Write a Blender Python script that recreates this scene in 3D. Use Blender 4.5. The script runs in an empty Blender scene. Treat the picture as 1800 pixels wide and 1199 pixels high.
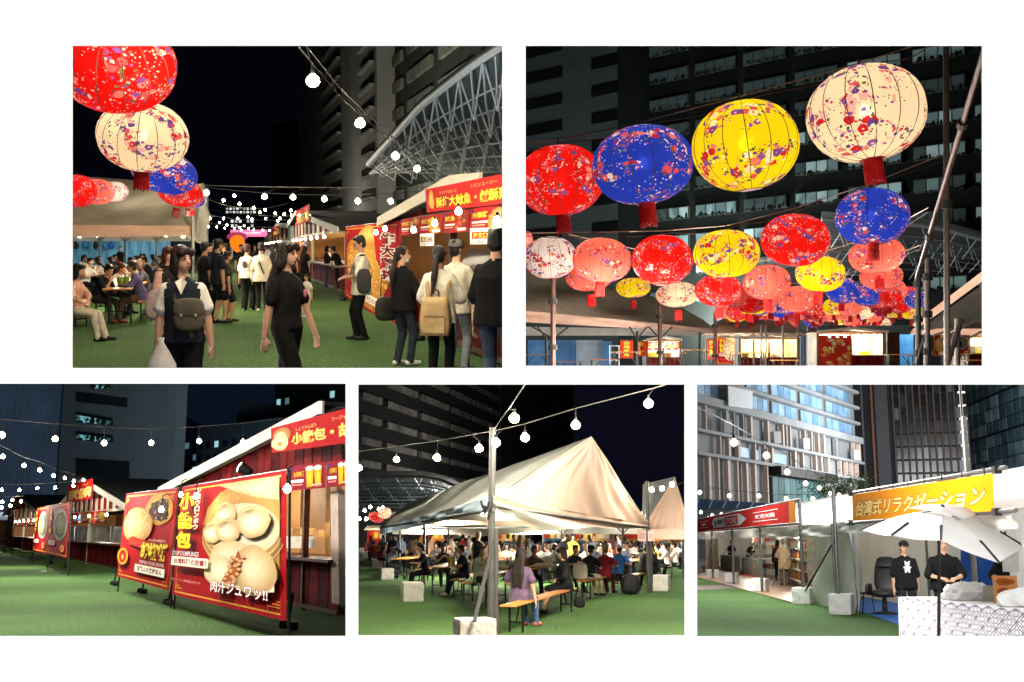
import bpy, bmesh, math, random
import numpy as np
from mathutils import Vector, Matrix
V = Vector
rnd = random.Random(7)
SC = bpy.context.scene
COL = SC.collection

# ------------------------------------------------------------------ camera, sky, exposure
F, CX, CY, IW, IH = 2000.0, 900.0, 599.5, 1800.0, 1199.0
cd = bpy.data.cameras.new('camera'); cam = bpy.data.objects.new('camera', cd); COL.objects.link(cam)
cam.rotation_euler = (math.pi / 2, 0, 0)
cd.sensor_fit = 'HORIZONTAL'; cd.sensor_width = 36.0; cd.lens = 36.0 * F / IW
cd.clip_start = 0.1; cd.clip_end = 4000.0
SC.camera = cam
wd = bpy.data.worlds.new('World'); SC.world = wd; wd.use_nodes = True
bg = wd.node_tree.nodes['Background']
bg.inputs['Color'].default_value = (1.0, 0.985, 0.96, 1); bg.inputs['Strength'].default_value = 1.45   # even overcast sky
SC.view_settings.view_transform = 'Standard'; SC.view_settings.look = 'None'
SC.view_settings.exposure = 0.0; SC.view_settings.gamma = 1.0; SC.view_settings.use_curve_mapping = False
SC.render.engine = 'CYCLES'
cy = SC.cycles
cy.use_denoising = True; cy.max_bounces = 7; cy.diffuse_bounces = 3; cy.glossy_bounces = 3
cy.transmission_bounces = 4; cy.transparent_max_bounces = 12
cy.sample_clamp_indirect = 3.0; cy.sample_clamp_direct = 0.0; cy.use_light_tree = True
cy.caustics_reflective = False; cy.caustics_refractive = False

# ------------------------------------------------------------------ places: each view is a level place of its own seen at its own tilt
class Place:
    def __init__(s, rect, vh, E):
        s.rect, s.vh, s.E = rect, vh, E
        s.th = math.atan((CY - vh) / F)
        s.R = Matrix.Rotation(s.th, 4, 'X'); s.Ri = s.R.inverted()
        s.M = s.R @ Matrix.Translation((0, 0, -E))
        s.eye = V((0, 0, E))
    def ray(s, u, v):
        return (s.Ri.to_3x3() @ V(((u - CX) / F, 1.0, (CY - v) / F)))
    def at(s, u, v, d):
        l = s.ray(u, v); return s.eye + l * (d / l.y)
    def g(s, u, v, z=0.0):
        l = s.ray(u, v); return s.eye + l * ((s.E - z) / -l.z)
    def gx(s, u, d, z=0.0):
        yw = d * math.cos(s.th) + (s.E - z) * math.sin(s.th)
        return V(((u - CX) / F * yw, d, z))
    def h(s, v, d):
        return s.at(CX, v, d).z
    def m(s, px, d):
        return px * d / F

# ------------------------------------------------------------------ materials
MATS = {}
def lin(c):
    return tuple(((x / 255) / 12.92 if x / 255 <= 0.04045 else ((x / 255 + 0.055) / 1.055) ** 2.4) for x in c)
def mat(name, col, rough=0.7, var=0.12, scale=6.0, bump=0.0, bscale=40.0, metal=0.0, emit=0.0, spec=0.3, alpha=1.0, ecol=None, coat=0.0, transl=0.0):
    if name in MATS: return MATS[name]
    m = bpy.data.materials.new(name); m.use_nodes = True; MATS[name] = m
    nt = m.node_tree; N = nt.nodes; L = nt.links
    b = N['Principled BSDF']
    b.inputs['Roughness'].default_value = rough; b.inputs['Metallic'].default_value = metal
    b.inputs['Specular IOR Level'].default_value = spec
    b.inputs['Coat Weight'].default_value = coat
    b.inputs['Alpha'].default_value = alpha
    m.diffuse_color = (*col[:3], 1)
    if var > 0:
        tc = N.new('ShaderNodeTexCoord'); no = N.new('ShaderNodeTexNoise'); no.inputs['Scale'].default_value = scale
        no.inputs['Detail'].default_value = 5
        L.new(tc.outputs['Object'], no.inputs['Vector'])
        mx = N.new('ShaderNodeMix'); mx.data_type = 'RGBA'
        lo = tuple(max(0, c * (1 - var * 1.6)) for c in col[:3]); hi = tuple(min(1, c * (1 + var * 1.2)) for c in col[:3])
        mx.inputs['A'].default_value = (*lo, 1); mx.inputs['B'].default_value = (*hi, 1)
        mr = N.new('ShaderNodeMapRange'); mr.inputs['From Min'].default_value = 0.3; mr.inputs['From Max'].default_value = 0.7
        L.new(no.outputs['Fac'], mr.inputs['Value']); L.new(mr.outputs['Result'], mx.inputs['Factor'])
        L.new(mx.outputs['Result'], b.inputs['Base Color'])
        cout = mx.outputs['Result']
    else:
        b.inputs['Base Color'].default_value = (*col[:3], 1); cout = None
    if bump > 0:
        tc2 = N.new('ShaderNodeTexCoord'); n2 = N.new('ShaderNodeTexNoise'); n2.inputs['Scale'].default_value = bscale; n2.inputs['Detail'].default_value = 3
        L.new(tc2.outputs['Object'], n2.inputs['Vector'])
        bp = N.new('ShaderNodeBump'); bp.inputs['Strength'].default_value = bump; bp.inputs['Distance'].default_value = 0.05
        L.new(n2.outputs['Fac'], bp.inputs['Height']); L.new(bp.outputs['Normal'], b.inputs['Normal'])
    if emit > 0:
        b.inputs['Emission Strength'].default_value = emit
        b.inputs['Emission Color'].default_value = (*(ecol or col)[:3], 1)
    if transl > 0:
        tr = N.new('ShaderNodeBsdfTranslucent'); ad = N.new('ShaderNodeMixShader'); ad.inputs[0].default_value = transl
        if cout: L.new(cout, tr.inputs['Color'])
        else: tr.inputs['Color'].default_value = (*col[:3], 1)
        L.new(b.outputs[0], ad.inputs[1]); L.new(tr.outputs[0], ad.inputs[2]); L.new(ad.outputs[0], N['Material Output'].inputs['Surface'])
    return m
def cmat(rgb, **k):
    """plain cloth / paint material named by its colour"""
    return mat('col_%02x%02x%02x_%s' % (*[int(c) for c in rgb], '_'.join('%s%s' % kv for kv in sorted(k.items()))), lin(rgb), **k)
def pmat(name='print', rough=0.5, emit=0.0, transl=0.0):
    """printed sheet: colours come from the print itself (colour attribute)"""
    key = 'prt_%s_%.2f_%.2f_%.2f' % (name, rough, emit, transl)
    if key in MATS: return MATS[key]
    m = bpy.data.materials.new(key); m.use_nodes = True; MATS[key] = m
    N = m.node_tree.nodes; L = m.node_tree.links; b = N['Principled BSDF']
    a = N.new('ShaderNodeVertexColor'); a.layer_name = 'Col'
    L.new(a.outputs['Color'], b.inputs['Base Color']); b.inputs['Roughness'].default_value = max(.8, rough)
    b.inputs['Specular IOR Level'].default_value = 0.04
    tc = N.new('ShaderNodeTexCoord'); no = N.new('ShaderNodeTexNoise'); no.inputs['Scale'].default_value = 2.2; no.inputs['Detail'].default_value = 4; no.inputs['Distortion'].default_value = 1.2
    bp = N.new('ShaderNodeBump'); bp.inputs['Strength'].default_value = .22; bp.inputs['Distance'].default_value = .12
    L.new(tc.outputs['Object'], no.inputs['Vector']); L.new(no.outputs['Fac'], bp.inputs['Height']); L.new(bp.outputs['Normal'], b.inputs['Normal'])
    if emit: L.new(a.outputs['Color'], b.inputs['Emission Color']); b.inputs['Emission Strength'].default_value = emit
    return m

# ------------------------------------------------------------------ mesh builder
class MB:
    def __init__(s): s.v = []; s.f = []; s.c = None; s.mi = []
    def add(s, verts, faces, col=None, mi=0):
        o = len(s.v)
        s.v += [tuple(p) for p in verts]; s.f += [tuple(i + o for i in f) for f in faces]; s.mi += [mi] * len(faces)
        if col is not None or s.c is not None:
            if s.c is None: s.c = [(1, 1, 1)] * o
            if col is None: col = (1, 1, 1)
            s.c += [tuple(col)] * len(verts) if not isinstance(col[0], (tuple, list)) else [tuple(x) for x in col]
        return s
    def box(s, c, sz, rot=0.0, M=None, col=None, mi=0):
        x, y, z = sz[0] / 2, sz[1] / 2, sz[2] / 2
        pts = [V((a, b, d)) for d in (-z, z) for a, b in ((-x, -y), (x, -y), (x, y), (-x, y))]
        m = M or Matrix.Rotation(rot, 3, 'Z')
        return s.add([m @ p + V(c) for p in pts], [(3, 2, 1, 0), (4, 5, 6, 7), (0, 1, 5, 4), (1, 2, 6, 5), (2, 3, 7, 6), (3, 0, 4, 7)], col, mi)
    def hexa(s, b4, t4, col=None, mi=0):
        return s.add(list(b4) + list(t4), [(3, 2, 1, 0), (4, 5, 6, 7), (0, 1, 5, 4), (1, 2, 6, 5), (2, 3, 7, 6), (3, 0, 4, 7)], col, mi)
    def bar(s, a, b, w, h=None, up=(0, 0, 1), mi=0, col=None):
        a, b = V(a), V(b); h = h or w
        z = (b - a).normalized(); upv = V(up)
        if abs(z.dot(upv)) > 0.98: upv = V((1, 0, 0))
        x = z.cross(upv).normalized(); y = x.cross(z).normalized()
        o = [x * i * w / 2 + y * j * h / 2 for i, j in ((-1, -1), (1, -1), (1, 1), (-1, 1))]
        return s.hexa([a + p for p in o], [b + p for p in o], col, mi)
    def cyl(s, a, b, r0, r1=None, n=10, caps=True, mi=0, col=None):
        a, b = V(a), V(b); r1 = r0 if r1 is None else r1
        z = (b - a).normalized(); q = V((1, 0, 0)) if abs(z.x) < 0.9 else V((0, 1, 0))
        x = z.cross(q).normalized(); y = z.cross(x)
        vs = []
        for c, r in ((a, r0), (b, r1)):
            vs += [c + (x * math.cos(t) + y * math.sin(t)) * r for t in (2 * math.pi * i / n for i in range(n))]
        fs = [(i, (i + 1) % n, n + (i + 1) % n, n + i) for i in range(n)]
        if caps: fs += [tuple(range(n - 1, -1, -1)), tuple(range(n, 2 * n))]
        return s.add(vs, fs, col, mi)
    def tube(s, path, r, n=6, mi=0, col=None):
        path = [V(p) for p in path]; vs = []; fs = []
        for k, p in enumerate(path):
            t = (path[min(k + 1, len(path) - 1)] - path[max(k - 1, 0)]).normalized()
            q = V((0, 0, 1)) if abs(t.z) < 0.9 else V((1, 0, 0))
            x = t.cross(q).normalized(); y = t.cross(x)
            rr = r[k] if isinstance(r, (list, tuple)) else r
            vs += [p + (x * math.cos(a) + y * math.sin(a)) * rr for a in (2 * math.pi * i / n for i in range(n))]
        for k in range(len(path) - 1):
            fs += [(k * n + i, k * n + (i + 1) % n, (k + 1) * n + (i + 1) % n, (k + 1) * n + i) for i in range(n)]
        fs += [tuple(range(n - 1, -1, -1)), tuple(range((len(path) - 1) * n, len(path) * n))]
        return s.add(vs, fs, col, mi)
    def lathe(s, prof, n=16, c=(0, 0, 0), mi=0, col=None, M=None):
        c = V(c); vs = []; m = M or Matrix.Identity(3)
        for r, z in prof:
            vs += [c + m @ V((r * math.cos(2 * math.pi * i / n), r * math.sin(2 * math.pi * i / n), z)) for i in range(n)]
        fs = []
        for k in range(len(prof) - 1):
            fs += [(k * n + i, k * n + (i + 1) % n, (k + 1) * n + (i + 1) % n, (k + 1) * n + i) for i in range(n)]
        fs += [tuple(range(n - 1, -1, -1)), tuple(range((len(prof) - 1) * n, len(prof) * n))]
        return s.add(vs, fs, col, mi)
    def sph(s, c, r, n=8, m=6, mi=0, col=None):
        if not isinstance(r, (tuple, list)): r = (r, r, r)
        c = V(c); vs = [c + V((0, 0, -r[2]))]; fs = []
        for k in range(1, m):
            a = -math.pi / 2 + math.pi * k / m
            vs += [c + V((r[0] * math.cos(a) * math.cos(2 * math.pi * i / n), r[1] * math.cos(a) * math.sin(2 * math.pi * i / n), r[2] * math.sin(a))) for i in range(n)]
        vs.append(c + V((0, 0, r[2]))); top = len(vs) - 1
        fs += [(0, 1 + (i + 1) % n, 1 + i) for i in range(n)]
        for k in range(m - 2):
            o = 1 + k * n; fs += [(o + i, o + (i + 1) % n, o + n + (i + 1) % n, o + n + i) for i in range(n)]
        o = 1 + (m - 2) * n; fs += [(o + i, o + (i + 1) % n, top) for i in range(n)]
        return s.add(vs, fs, col, mi)
    def grid(s, fn, nu, nv, mi=0, colfn=None):
        vs = [fn(i / nu, j / nv) for j in range(nv + 1) for i in range(nu + 1)]
        fs = [(j * (nu + 1) + i, j * (nu + 1) + i + 1, (j + 1) * (nu + 1) + i + 1, (j + 1) * (nu + 1) + i) for j in range(nv) for i in range(nu)]
        col = [colfn(i / nu, j / nv) for j in range(nv + 1) for i in range(nu + 1)] if colfn else None
        return s.add(vs, fs, col, mi)
    def mesh(s, name, mats, smooth=False, off=None):
        me = bpy.data.meshes.new(name)
        vs = s.v if off is None else [tuple(V(p) - off) for p in s.v]
        me.from_pydata(vs, [], s.f)
        for m in (mats if isinstance(mats, (list, tuple)) else [mats]): me.materials.append(m)
        if any(s.mi): me.polygons.foreach_set('material_index', s.mi)
        if smooth: me.polygons.foreach_set('use_smooth', [True] * len(me.polygons))
        if s.c is not None:
            ca = me.color_attributes.new('Col', 'FLOAT_COLOR', 'POINT')
            ca.data.foreach_set('color', [x for c in s.c for x in (*c[:3], 1.0)])
        me.update(); return me

PLACED = []
def tag(o, label=None, cat=None, group=None, kind=None):
    if label: o['label'] = label
    if cat: o['category'] = cat
    if group: o['group'] = group
    if kind: o['kind'] = kind
    return o
def obj(name, me, parent=None, P=None, loc=(0, 0, 0), yaw=0.0, M=None):
    o = bpy.data.objects.new(name, me); COL.objects.link(o)
    m = M if M is not None else Matrix.Translation(V(loc)) @ Matrix.Rotation(yaw, 4, 'Z')
    if parent is not None: o.parent = parent
    elif P is not None: m = P.M @ m; PLACED.append((o, P))
    o.matrix_basis = m
    return o
def thing(name, label, cat, P, loc=(0, 0, 0), yaw=0.0, group=None, M=None):
    return tag(obj(name, None, None, P, loc, yaw, M), label, cat, group)
def part(name, mb, m, parent, smooth=False, off=None, label=None):
    o = obj(name, mb.mesh(name, m, smooth, off) if isinstance(mb, MB) else mb, parent)
    if label: o['label'] = label
    return o
def solo(name, mb, m, P, label, cat, loc=(0, 0, 0), yaw=0.0, group=None, smooth=False, off=None, kind=None):
    return tag(obj(name, mb.mesh(name, m, smooth, off) if isinstance(mb, MB) else mb, None, P, loc, yaw), label, cat, group, kind)
def struct(name, mb, m, P=None, smooth=False):
    return tag(obj(name, mb.mesh(name, m, smooth), None, P), kind='structure')
def copy_tree(o, parent=None, M=None):
    c = o.copy(); COL.objects.link(c); c.parent = parent
    if M is not None: c.matrix_basis = M
    for ch in o.children: copy_tree(ch, c)
    return c

# conversion scene for modifiers and lettering
TMP = bpy.data.scenes.new('conversion')
def conv(ob):
    TMP.collection.objects.link(ob); vl = TMP.view_layers[0]; vl.update()
    me = bpy.data.meshes.new_from_object(ob.evaluated_get(vl.depsgraph))
    TMP.collection.objects.unlink(ob); d = ob.data; bpy.data.objects.remove(ob)
    return me
TXT = {}
def text(body, bold=0.0):
    """flat lettering as (verts, faces), scaled into x 0..w, y 0..1"""
    k = (body, bold)
    if k in TXT: return TXT[k]
    c = bpy.data.curves.new('lettering', 'FONT'); c.body = body; c.offset = bold; c.resolution_u = 2
    me = conv(bpy.data.objects.new('lettering', c)); bpy.data.curves.remove(c)
    a = np.array([v.co[:2] for v in me.vertices]); fs = [tuple(p.vertices) for p in me.polygons]
    bpy.data.meshes.remove(me)
    TXT[k] = (a, fs); return TXT[k]

class Sheet:
    """a printed sheet spanned by four corners (bottom left, bottom right, top right, top left); print is laid on in u,v 0..1"""
    def __init__(s, bl, br, tr, tl, bulge=None):
        s.c = [V(p) for p in (bl, br, tr, tl)]; s.n = ((s.c[1] - s.c[0]).cross(s.c[3] - s.c[0])).normalized()
        s.w = (s.c[1] - s.c[0]).length; s.hh = (s.c[3] - s.c[0]).length
        s.mb = MB(); s.k = 0; s.bulge = bulge; s.step = 0.0012
    def pt(s, u, v, off=0.0):
        a, b, c, d = s.c
        p = a * (1 - u) * (1 - v) + b * u * (1 - v) + c * u * v + d * (1 - u) * v
        return p + s.n * (off + (s.bulge(u, v) if s.bulge else 0))
    def lay(s): s.k += 1; return s.step * s.k
    def base(s, col, nu=16, nv=20, colfn=None, back=True):
        s.mb.grid(lambda u, v: s.pt(u, v), nu, nv, colfn=colfn or (lambda u, v: col))
        if back: s.mb.grid(lambda u, v: s.pt(1 - u, v, -0.004), nu, nv, colfn=lambda u, v: tuple(c * 0.8 for c in col))
    def rect(s, u0, v0, u1, v1, col, n=6):
        o = s.lay(); s.mb.grid(lambda a, b: s.pt(u0 + (u1 - u0) * a, v0 + (v1 - v0) * b, o), n, n, colfn=lambda a, b: col)
    def fan(s, pts, cc, ce, ctr=None):
        o = s.lay(); n = len(pts)
        c = ctr or (sum(p[0] for p in pts) / n, sum(p[1] for p in pts) / n)
        mid = [((p[0] + c[0]) / 2, (p[1] + c[1]) / 2) for p in pts]
        vs = [s.pt(*c, o)] + [s.pt(*p, o) for p in mid] + [s.pt(*p, o) for p in pts]
        fs = [(0, 1 + i, 1 + (i + 1) % n) for i in range(n)] + [(1 + i, 1 + n + i, 1 + n + (i + 1) % n, 1 + (i + 1) % n) for i in range(n)]
        cm = tuple((a + b) / 2 for a, b in zip(cc, ce)); 
        s.mb.add(vs, fs, [cc] + [cm] * n + [ce] * n)
    def ell(s, u, v, ru, rv, cc, ce, n=24, ctr=None, wob=0.0, a0=0, a1=2 * math.pi):
        pts = []
        for i in range(n):
            a = a0 + (a1 - a0) * i / (n - 1 if a1 - a0 < 6.2 else n); w = 1 + wob * math.sin(3 * a + u * 40) + wob * 0.6 * math.sin(7 * a + v * 30)
            uu, vv = u + ru * math.cos(a) * w, v + rv * math.sin(a) * w
            pts.append((min(0.995, max(0.005, uu)), min(0.995, max(0.005, vv))))
        s.fan(pts, cc, ce, ctr)
    def line(s, pts, wd, col):
        """wd in metres"""
        o = s.lay(); vs = []; fs = []
        for k in range(len(pts)):
            a = s.pt(*pts[max(0, k - 1)]); b = s.pt(*pts[min(len(pts) - 1, k + 1)]); t = (b - a).normalized(); x = s.n.cross(t) * wd / 2
            p = s.pt(*pts[k], o); vs += [p - x, p + x]
        fs = [(2 * k, 2 * k + 1, 2 * k + 3, 2 * k + 2) for k in range(len(pts) - 1)]
        s.mb.add(vs, fs, col)
    def words(s, body, u0, v0, u1, v1, col, outline=None, bold=0.03, ob=0.09, slant=0.0):
        for k, (bd, cl) in enumerate([(ob, outline), (bold, col)] if outline else [(bold, col)]):
            a, fs = text(body, bd); ref = text(body, bold)[0]
            if len(ref) == 0: return
            mn, mx = ref.min(0), ref.max(0); t = (a - mn) / (mx - mn)
            o = s.lay()
            s.mb.add([s.pt(u0 + (u1 - u0) * (q[0] + slant * q[1]), v0 + (v1 - v0) * q[1], o) for q in t], fs, cl)
    def column(s, body, u0, v0, u1, v1, col, outline=None, bold=0.03, ob=0.09):
        """vertical lettering, top to bottom"""
        n = len(body); h = (v1 - v0) / n
        for i, ch in enumerate(body):
            b = v1 - (i + 1) * h
            if ch == 'ー': s.rect((u0 + u1) / 2 - (u1 - u0) * .06, b + h * .1, (u0 + u1) / 2 + (u1 - u0) * .06, b + h * .9, col, 1); continue
            s.words(ch, u0, b + h * .06, u1, b + h * .94, col, outline, bold, ob)
    def build(s, name, parent, rough=0.5, off=None, emit=0.0):
        return part(name, s.mb, pmat('sheet', rough, emit), parent, off=off)
# ------------------------------------------------------------------ people
def cap_mesh(a, ra, b, rb, n=12):
    a, b = np.array(a, float), np.array(b, float); z = b - a; L = np.linalg.norm(z)
    z = z / L if L > 1e-6 else np.array((0, 0, 1.0))
    q = np.array((1.0, 0, 0)) if abs(z[0]) < .8 else np.array((0, 1.0, 0))
    x = np.cross(z, q); x /= np.linalg.norm(x); y = np.cross(z, x)
    rings = [(a - z * ra * math.cos(t), ra * math.sin(t)) for t in (.35, .8, 1.25)] + [(a, ra), (b, rb)] + [(b + z * rb * math.cos(t), rb * math.sin(t)) for t in (1.25, .8, .35)]
    vs = []; fs = []
    for c, r in rings:
        for i in range(n): vs.append(c + (x * math.cos(2 * math.pi * i / n) + y * math.sin(2 * math.pi * i / n)) * r)
    m = len(rings)
    for k in range(m - 1): fs += [(k * n + i, k * n + (i + 1) % n, (k + 1) * n + (i + 1) % n, (k + 1) * n + i) for i in range(n)]
    fs += [tuple(range(n - 1, -1, -1)), tuple(range((m - 1) * n, m * n))]
    return vs, fs
class Body:
    def __init__(s): s.v = []; s.f = []; s.pr = []
    def _add(s, vs, fs):
        o = len(s.v); s.v += [tuple(p) for p in vs]; s.f += [tuple(i + o for i in f) for f in fs]
    def cap(s, a, ra, b, rb, m):
        s._add(*cap_mesh(a, ra, b, rb)); s.pr.append(('c', np.array(a, float), ra, np.array(b, float), rb, m))
    def ell(s, c, r, m, R=None):
        R = R if R is not None else Matrix.Identity(3); mb = MB().sph((0, 0, 0), r, 14, 10)
        s._add([R @ V(p) + V(c) for p in mb.v], mb.f); s.pr.append(('e', np.array(c, float), np.array(r, float), np.array(R, float), m))
    def loft(s, rings, R, m, n=18):
        """rings (centre, rx, ry); R rotates the cross-section axes"""
        vs = []; X = R @ V((1, 0, 0)); Y = R @ V((0, 1, 0))
        for c, rx, ry in rings:
            for i in range(n):
                t = 2 * math.pi * i / n; ct, st = math.cos(t), math.sin(t)
                e = 0.85   # slightly squared section
                vs.append(V(c) + X * rx * math.copysign(abs(ct) ** e, ct) + Y * ry * math.copysign(abs(st) ** e, st))
        k = len(rings); fs = []
        for j in range(k - 1): fs += [(j * n + i, j * n + (i + 1) % n, (j + 1) * n + (i + 1) % n, (j + 1) * n + i) for i in range(n)]
        fs += [tuple(range(n - 1, -1, -1)), tuple(range((k - 1) * n, k * n))]
        s._add(vs, fs)
        for (c0, a0, b0), (c1, a1, b1) in zip(rings, rings[1:]):
            s.pr.append(('l', np.array(c0, float), np.array(c1, float), (a0 + a1) / 2, (b0 + b1) / 2, np.array(X), np.array(Y), m))
    def remesh(s, vox, name, nslots, smooth=3):
        me = bpy.data.meshes.new(name); me.from_pydata(s.v, [], s.f)
        ob = bpy.data.objects.new(name, me)
        md = ob.modifiers.new('r', 'REMESH'); md.mode = 'VOXEL'; md.voxel_size = vox; md.use_smooth_shade = True
        sm = ob.modifiers.new('s', 'SMOOTH'); sm.iterations = smooth; sm.factor = .5
        out = conv(ob); bpy.data.meshes.remove(me)
        npoly = len(out.polygons); cen = np.empty(npoly * 3); out.polygons.foreach_get('center', cen); cen = cen.reshape(-1, 3)
        best = np.full(npoly, 1e9); mi = np.zeros(npoly, int)
        for p in s.pr:
            if p[0] == 'c':
                _, a, ra, b, rb, m = p; ab = b - a; L = max(1e-9, ab @ ab); t = np.clip((cen - a) @ ab / L, 0, 1)
                d = np.linalg.norm(cen - a - t[:, None] * ab, axis=1) - (ra + (rb - ra) * t)
            elif p[0] == 'e':
                _, c, r, R, m = p; q = (cen - c) @ R; d = (np.linalg.norm(q / r, axis=1) - 1) * r.min()
            else:
                _, a, b, rx, ry, X, Y, m = p; ab = b - a; L = max(1e-9, ab @ ab); t0 = (cen - a) @ ab / L; t = np.clip(t0, 0, 1); q = cen - a - t[:, None] * ab
                d = np.sqrt((np.sqrt(((q @ X) / rx) ** 2 + ((q @ Y) / ry) ** 2) - 1).clip(-1, 9) ** 2) * min(rx, ry)
                d = np.where((t0 < -.02) | (t0 > 1.02), np.linalg.norm(q, axis=1) * .5, (np.sqrt(((q @ X) / rx) ** 2 + ((q @ Y) / ry) ** 2) - 1) * min(rx, ry))
            w = d < best; best[w] = d[w]; mi[w] = m
        out.polygons.foreach_set('material_index', mi); out.polygons.foreach_set('use_smooth', [True] * npoly)
        for _ in range(nslots): out.materials.append(None)
        out.polygons.foreach_set('material_index', mi)
        return out
def ik(a, t, l1, l2, pole):
    a, t = V(a), V(t); d = t - a; L = d.length
    if L > (l1 + l2) * .999: t = a + d * ((l1 + l2) * .999 / L); d = t - a; L = d.length
    c = (l1 * l1 + L * L - l2 * l2) / (2 * L); h = math.sqrt(max(0, l1 * l1 - c * c)); z = d / L
    p = V(pole); p = p - z * p.dot(z); p = p.normalized() if p.length > 1e-4 else V((0, -1, 0))
    return a + z * c + p * h, t
SK, TP, BT, SH, SL = 0, 1, 2, 3, 4
HANDS = {'down': ((.235, .0, -.16), (.1, 1, -.2)), 'bent': ((.09, -.27, .12), (.8, .5, -.6)), 'table': ((.12, -.40, .12), (.9, .3, -.5)),
         'mouth': ((.05, -.17, .50), (.7, -.3, -1)), 'lap': ((.12, -.22, -.02), (1, .4, .2)), 'hip': ((.2, -.05, .02), (1, .6, 0)), 'eat': ((.06, -.30, .36), (.8, 0, -1)),
         'phone': ((.05, -.30, .25), (.8, .2, -.7)), 'side': ((.30, .02, -.05), (.3, 1, -.2)), 'back': ((.22, .10, -.12), (.2, 1, 0)), 'fwd': ((.24, -.16, -.10), (.3, 1, -.2)), 'bench': ((.30, .05, -.12), (.5, 1, 0)), 'strap': ((.10, -.16, .28), (.8, .3, -.8))}
BODIES = {}
def body_parts(k):
    g = dict(k); s = g['H'] / 1.65; w = g['w']; B = Body(); sit = g['pose'] == 'sit'
    pz = (.45 + .10) if sit else .885 * s
    P0 = V((0, 0, pz)); Rt = Matrix.Rotation(g['twist'], 3, 'Z') @ Matrix.Rotation(g['lean'], 3, 'X')
    T = lambda x, y, z: P0 + Rt @ V((x * w, y, z)) * s
    hem = g['hem']; loose = g['loose']
    rings = [(hem, .160 + loose, .118 + loose), (.0 if hem < -.03 else hem + .03, .158 + loose * .8, .115 + loose * .8), (.10, .143 + loose * .8, .105 + loose * .6), (.22, .150 + loose * .6, .108 + loose * .5), (.33, .168 + loose * .4, .118 + loose * .3), (.41, .168 + loose * .2, .102), (.455, .135, .08), (.49, .075, .06), (.51, .05, .05)]
    B.loft([(T(0, 0, z), a * s * w, b * s) for z, a, b in rings], Rt, TP)
    B.loft([(T(0, .01, z), a * s * w, b * s) for z, a, b in ((-.13, .10, .09), (-.07, .150, .112), (.0, .152, .108), (.07, .138, .10))], Rt, BT)
    hy, hp = g['hy'], g['hp']
    nk = T(0, .0, .50); hc = T(0, -.012, .60) + V((0, -.012, .065)) * s
    Rh = Matrix.Rotation(hy + g['twist'], 3, 'Z') @ Matrix.Rotation(hp, 3, 'X')
    hd = lambda x, y, z: hc + Rh @ V((x, y, z)) * s * .98
    B.cap(nk, .056 * s, hd(0, .015, -.06), .050 * s, SK)
    B.ell(hd(0, .012, .022), (.074 * s, .093 * s, .096 * s), SK, Rh)
    B.ell(hd(0, -.018, -.035), (.058 * s, .070 * s, .078 * s), SK, Rh)
    B.ell(hd(0, -.045, -.085), (.034 * s, .036 * s, .026 * s), SK, Rh)
    B.cap(hd(0, -.088, .0), .010 * s, hd(0, -.103, -.030), .014 * s, SK)
    B.ell(hd(0, -.084, -.062), (.024 * s, .012 * s, .010 * s), SK, Rh)
    for q in (-1, 1): B.ell(hd(q * .076, .012, -.008), (.011 * s, .02 * s, .032 * s), SK, Rh)
    J = {'head': hc, 'Rh': Rh, 'T': T, 'Rt': Rt, 's': s, 'w': w, 'neck': nk}
    for q, side in ((1, 'L'), (-1, 'R')):
        sp = V(T(q * .168, 0, .412)); hname = g['h' + side]
        (hx, hyy, hz), pole = HANDS[hname]
        tgt = T(q * hx / w if hname in ('down', 'side', 'fwd', 'back', 'bench') else q * hx, hyy, hz)
        if hname == 'table' and sit: tgt.z = .78
        if hname == 'lap' and sit: tgt.z = .66
        el, wr = ik(sp, tgt, .27 * s, .24 * s, Rt @ V((q * pole[0], pole[1], pole[2])))
        sl = g['sleeve']; mfa = TP if sl == 'long' else SK
        msl = SL if g['sl2'] else TP
        if sl == 'none': B.cap(sp, .056 * s, el, .040 * s, SK)
        else:
            end = {'short': .62, 'half': .95, 'long': 1.0}[sl]
            mid = sp + (el - sp) * end; lo = .012 + loose * .4
            B.cap(sp - Rt @ V((q * .025, 0, .005)), .058 * s, mid, (.050 + lo) * s, msl)
            B.cap(sp + (el - sp) * .35, .043 * s, el, .038 * s, SK if sl != 'long' else msl)
        if sl == 'long':
            B.cap(el, (.044 + loose * .3) * s, wr, (.034 + loose * .2) * s, msl)
            B.cap(el, .03 * s, wr, .026 * s, SK)
        else: B.cap(el, .040 * s, wr, .027 * s, SK)
        f = (wr - el).normalized()
        if hname in ('down', 'fwd', 'back', 'side'): f = (f + V((0, 0, -1.2))).normalized()
        nrm = (Rt @ V((-q, .15, 0))) if hname in ('down', 'fwd', 'back', 'side') else (Rt @ V((-q * .4, .2, -.9)))
        nrm = (nrm - f * nrm.dot(f)).normalized(); sd = f.cross(nrm) * (-q if hname in ('down', 'fwd', 'back', 'side') else -q)
        if sd.dot(Rt @ V((0, -1, .4))) < 0 and hname in ('down', 'fwd', 'back', 'side'): sd = -sd
        B.ell(wr + f * .045 * s, (.034 * s, .016 * s, .046 * s), SK, Matrix((sd, nrm, f)).transposed())
        cu = .55 if hname in ('down', 'fwd', 'back', 'side', 'lap', 'table') else 1.0
        for i, ln in ((-1.5, .052), (-.5, .064), (.5, .068), (1.5, .060)):
            b0 = wr + f * .078 * s + sd * i * .0195 * s; d1 = (f + nrm * cu * .35 + sd * i * .05).normalized(); b1 = b0 + d1 * ln * .55 * s
            d2 = (f + nrm * cu * 1.1).normalized(); b2 = b1 + d2 * ln * .55 * s
            B.cap(b0, .0092 * s, b1, .0086 * s, SK); B.cap(b1, .0086 * s, b2, .0072 * s, SK)
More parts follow.
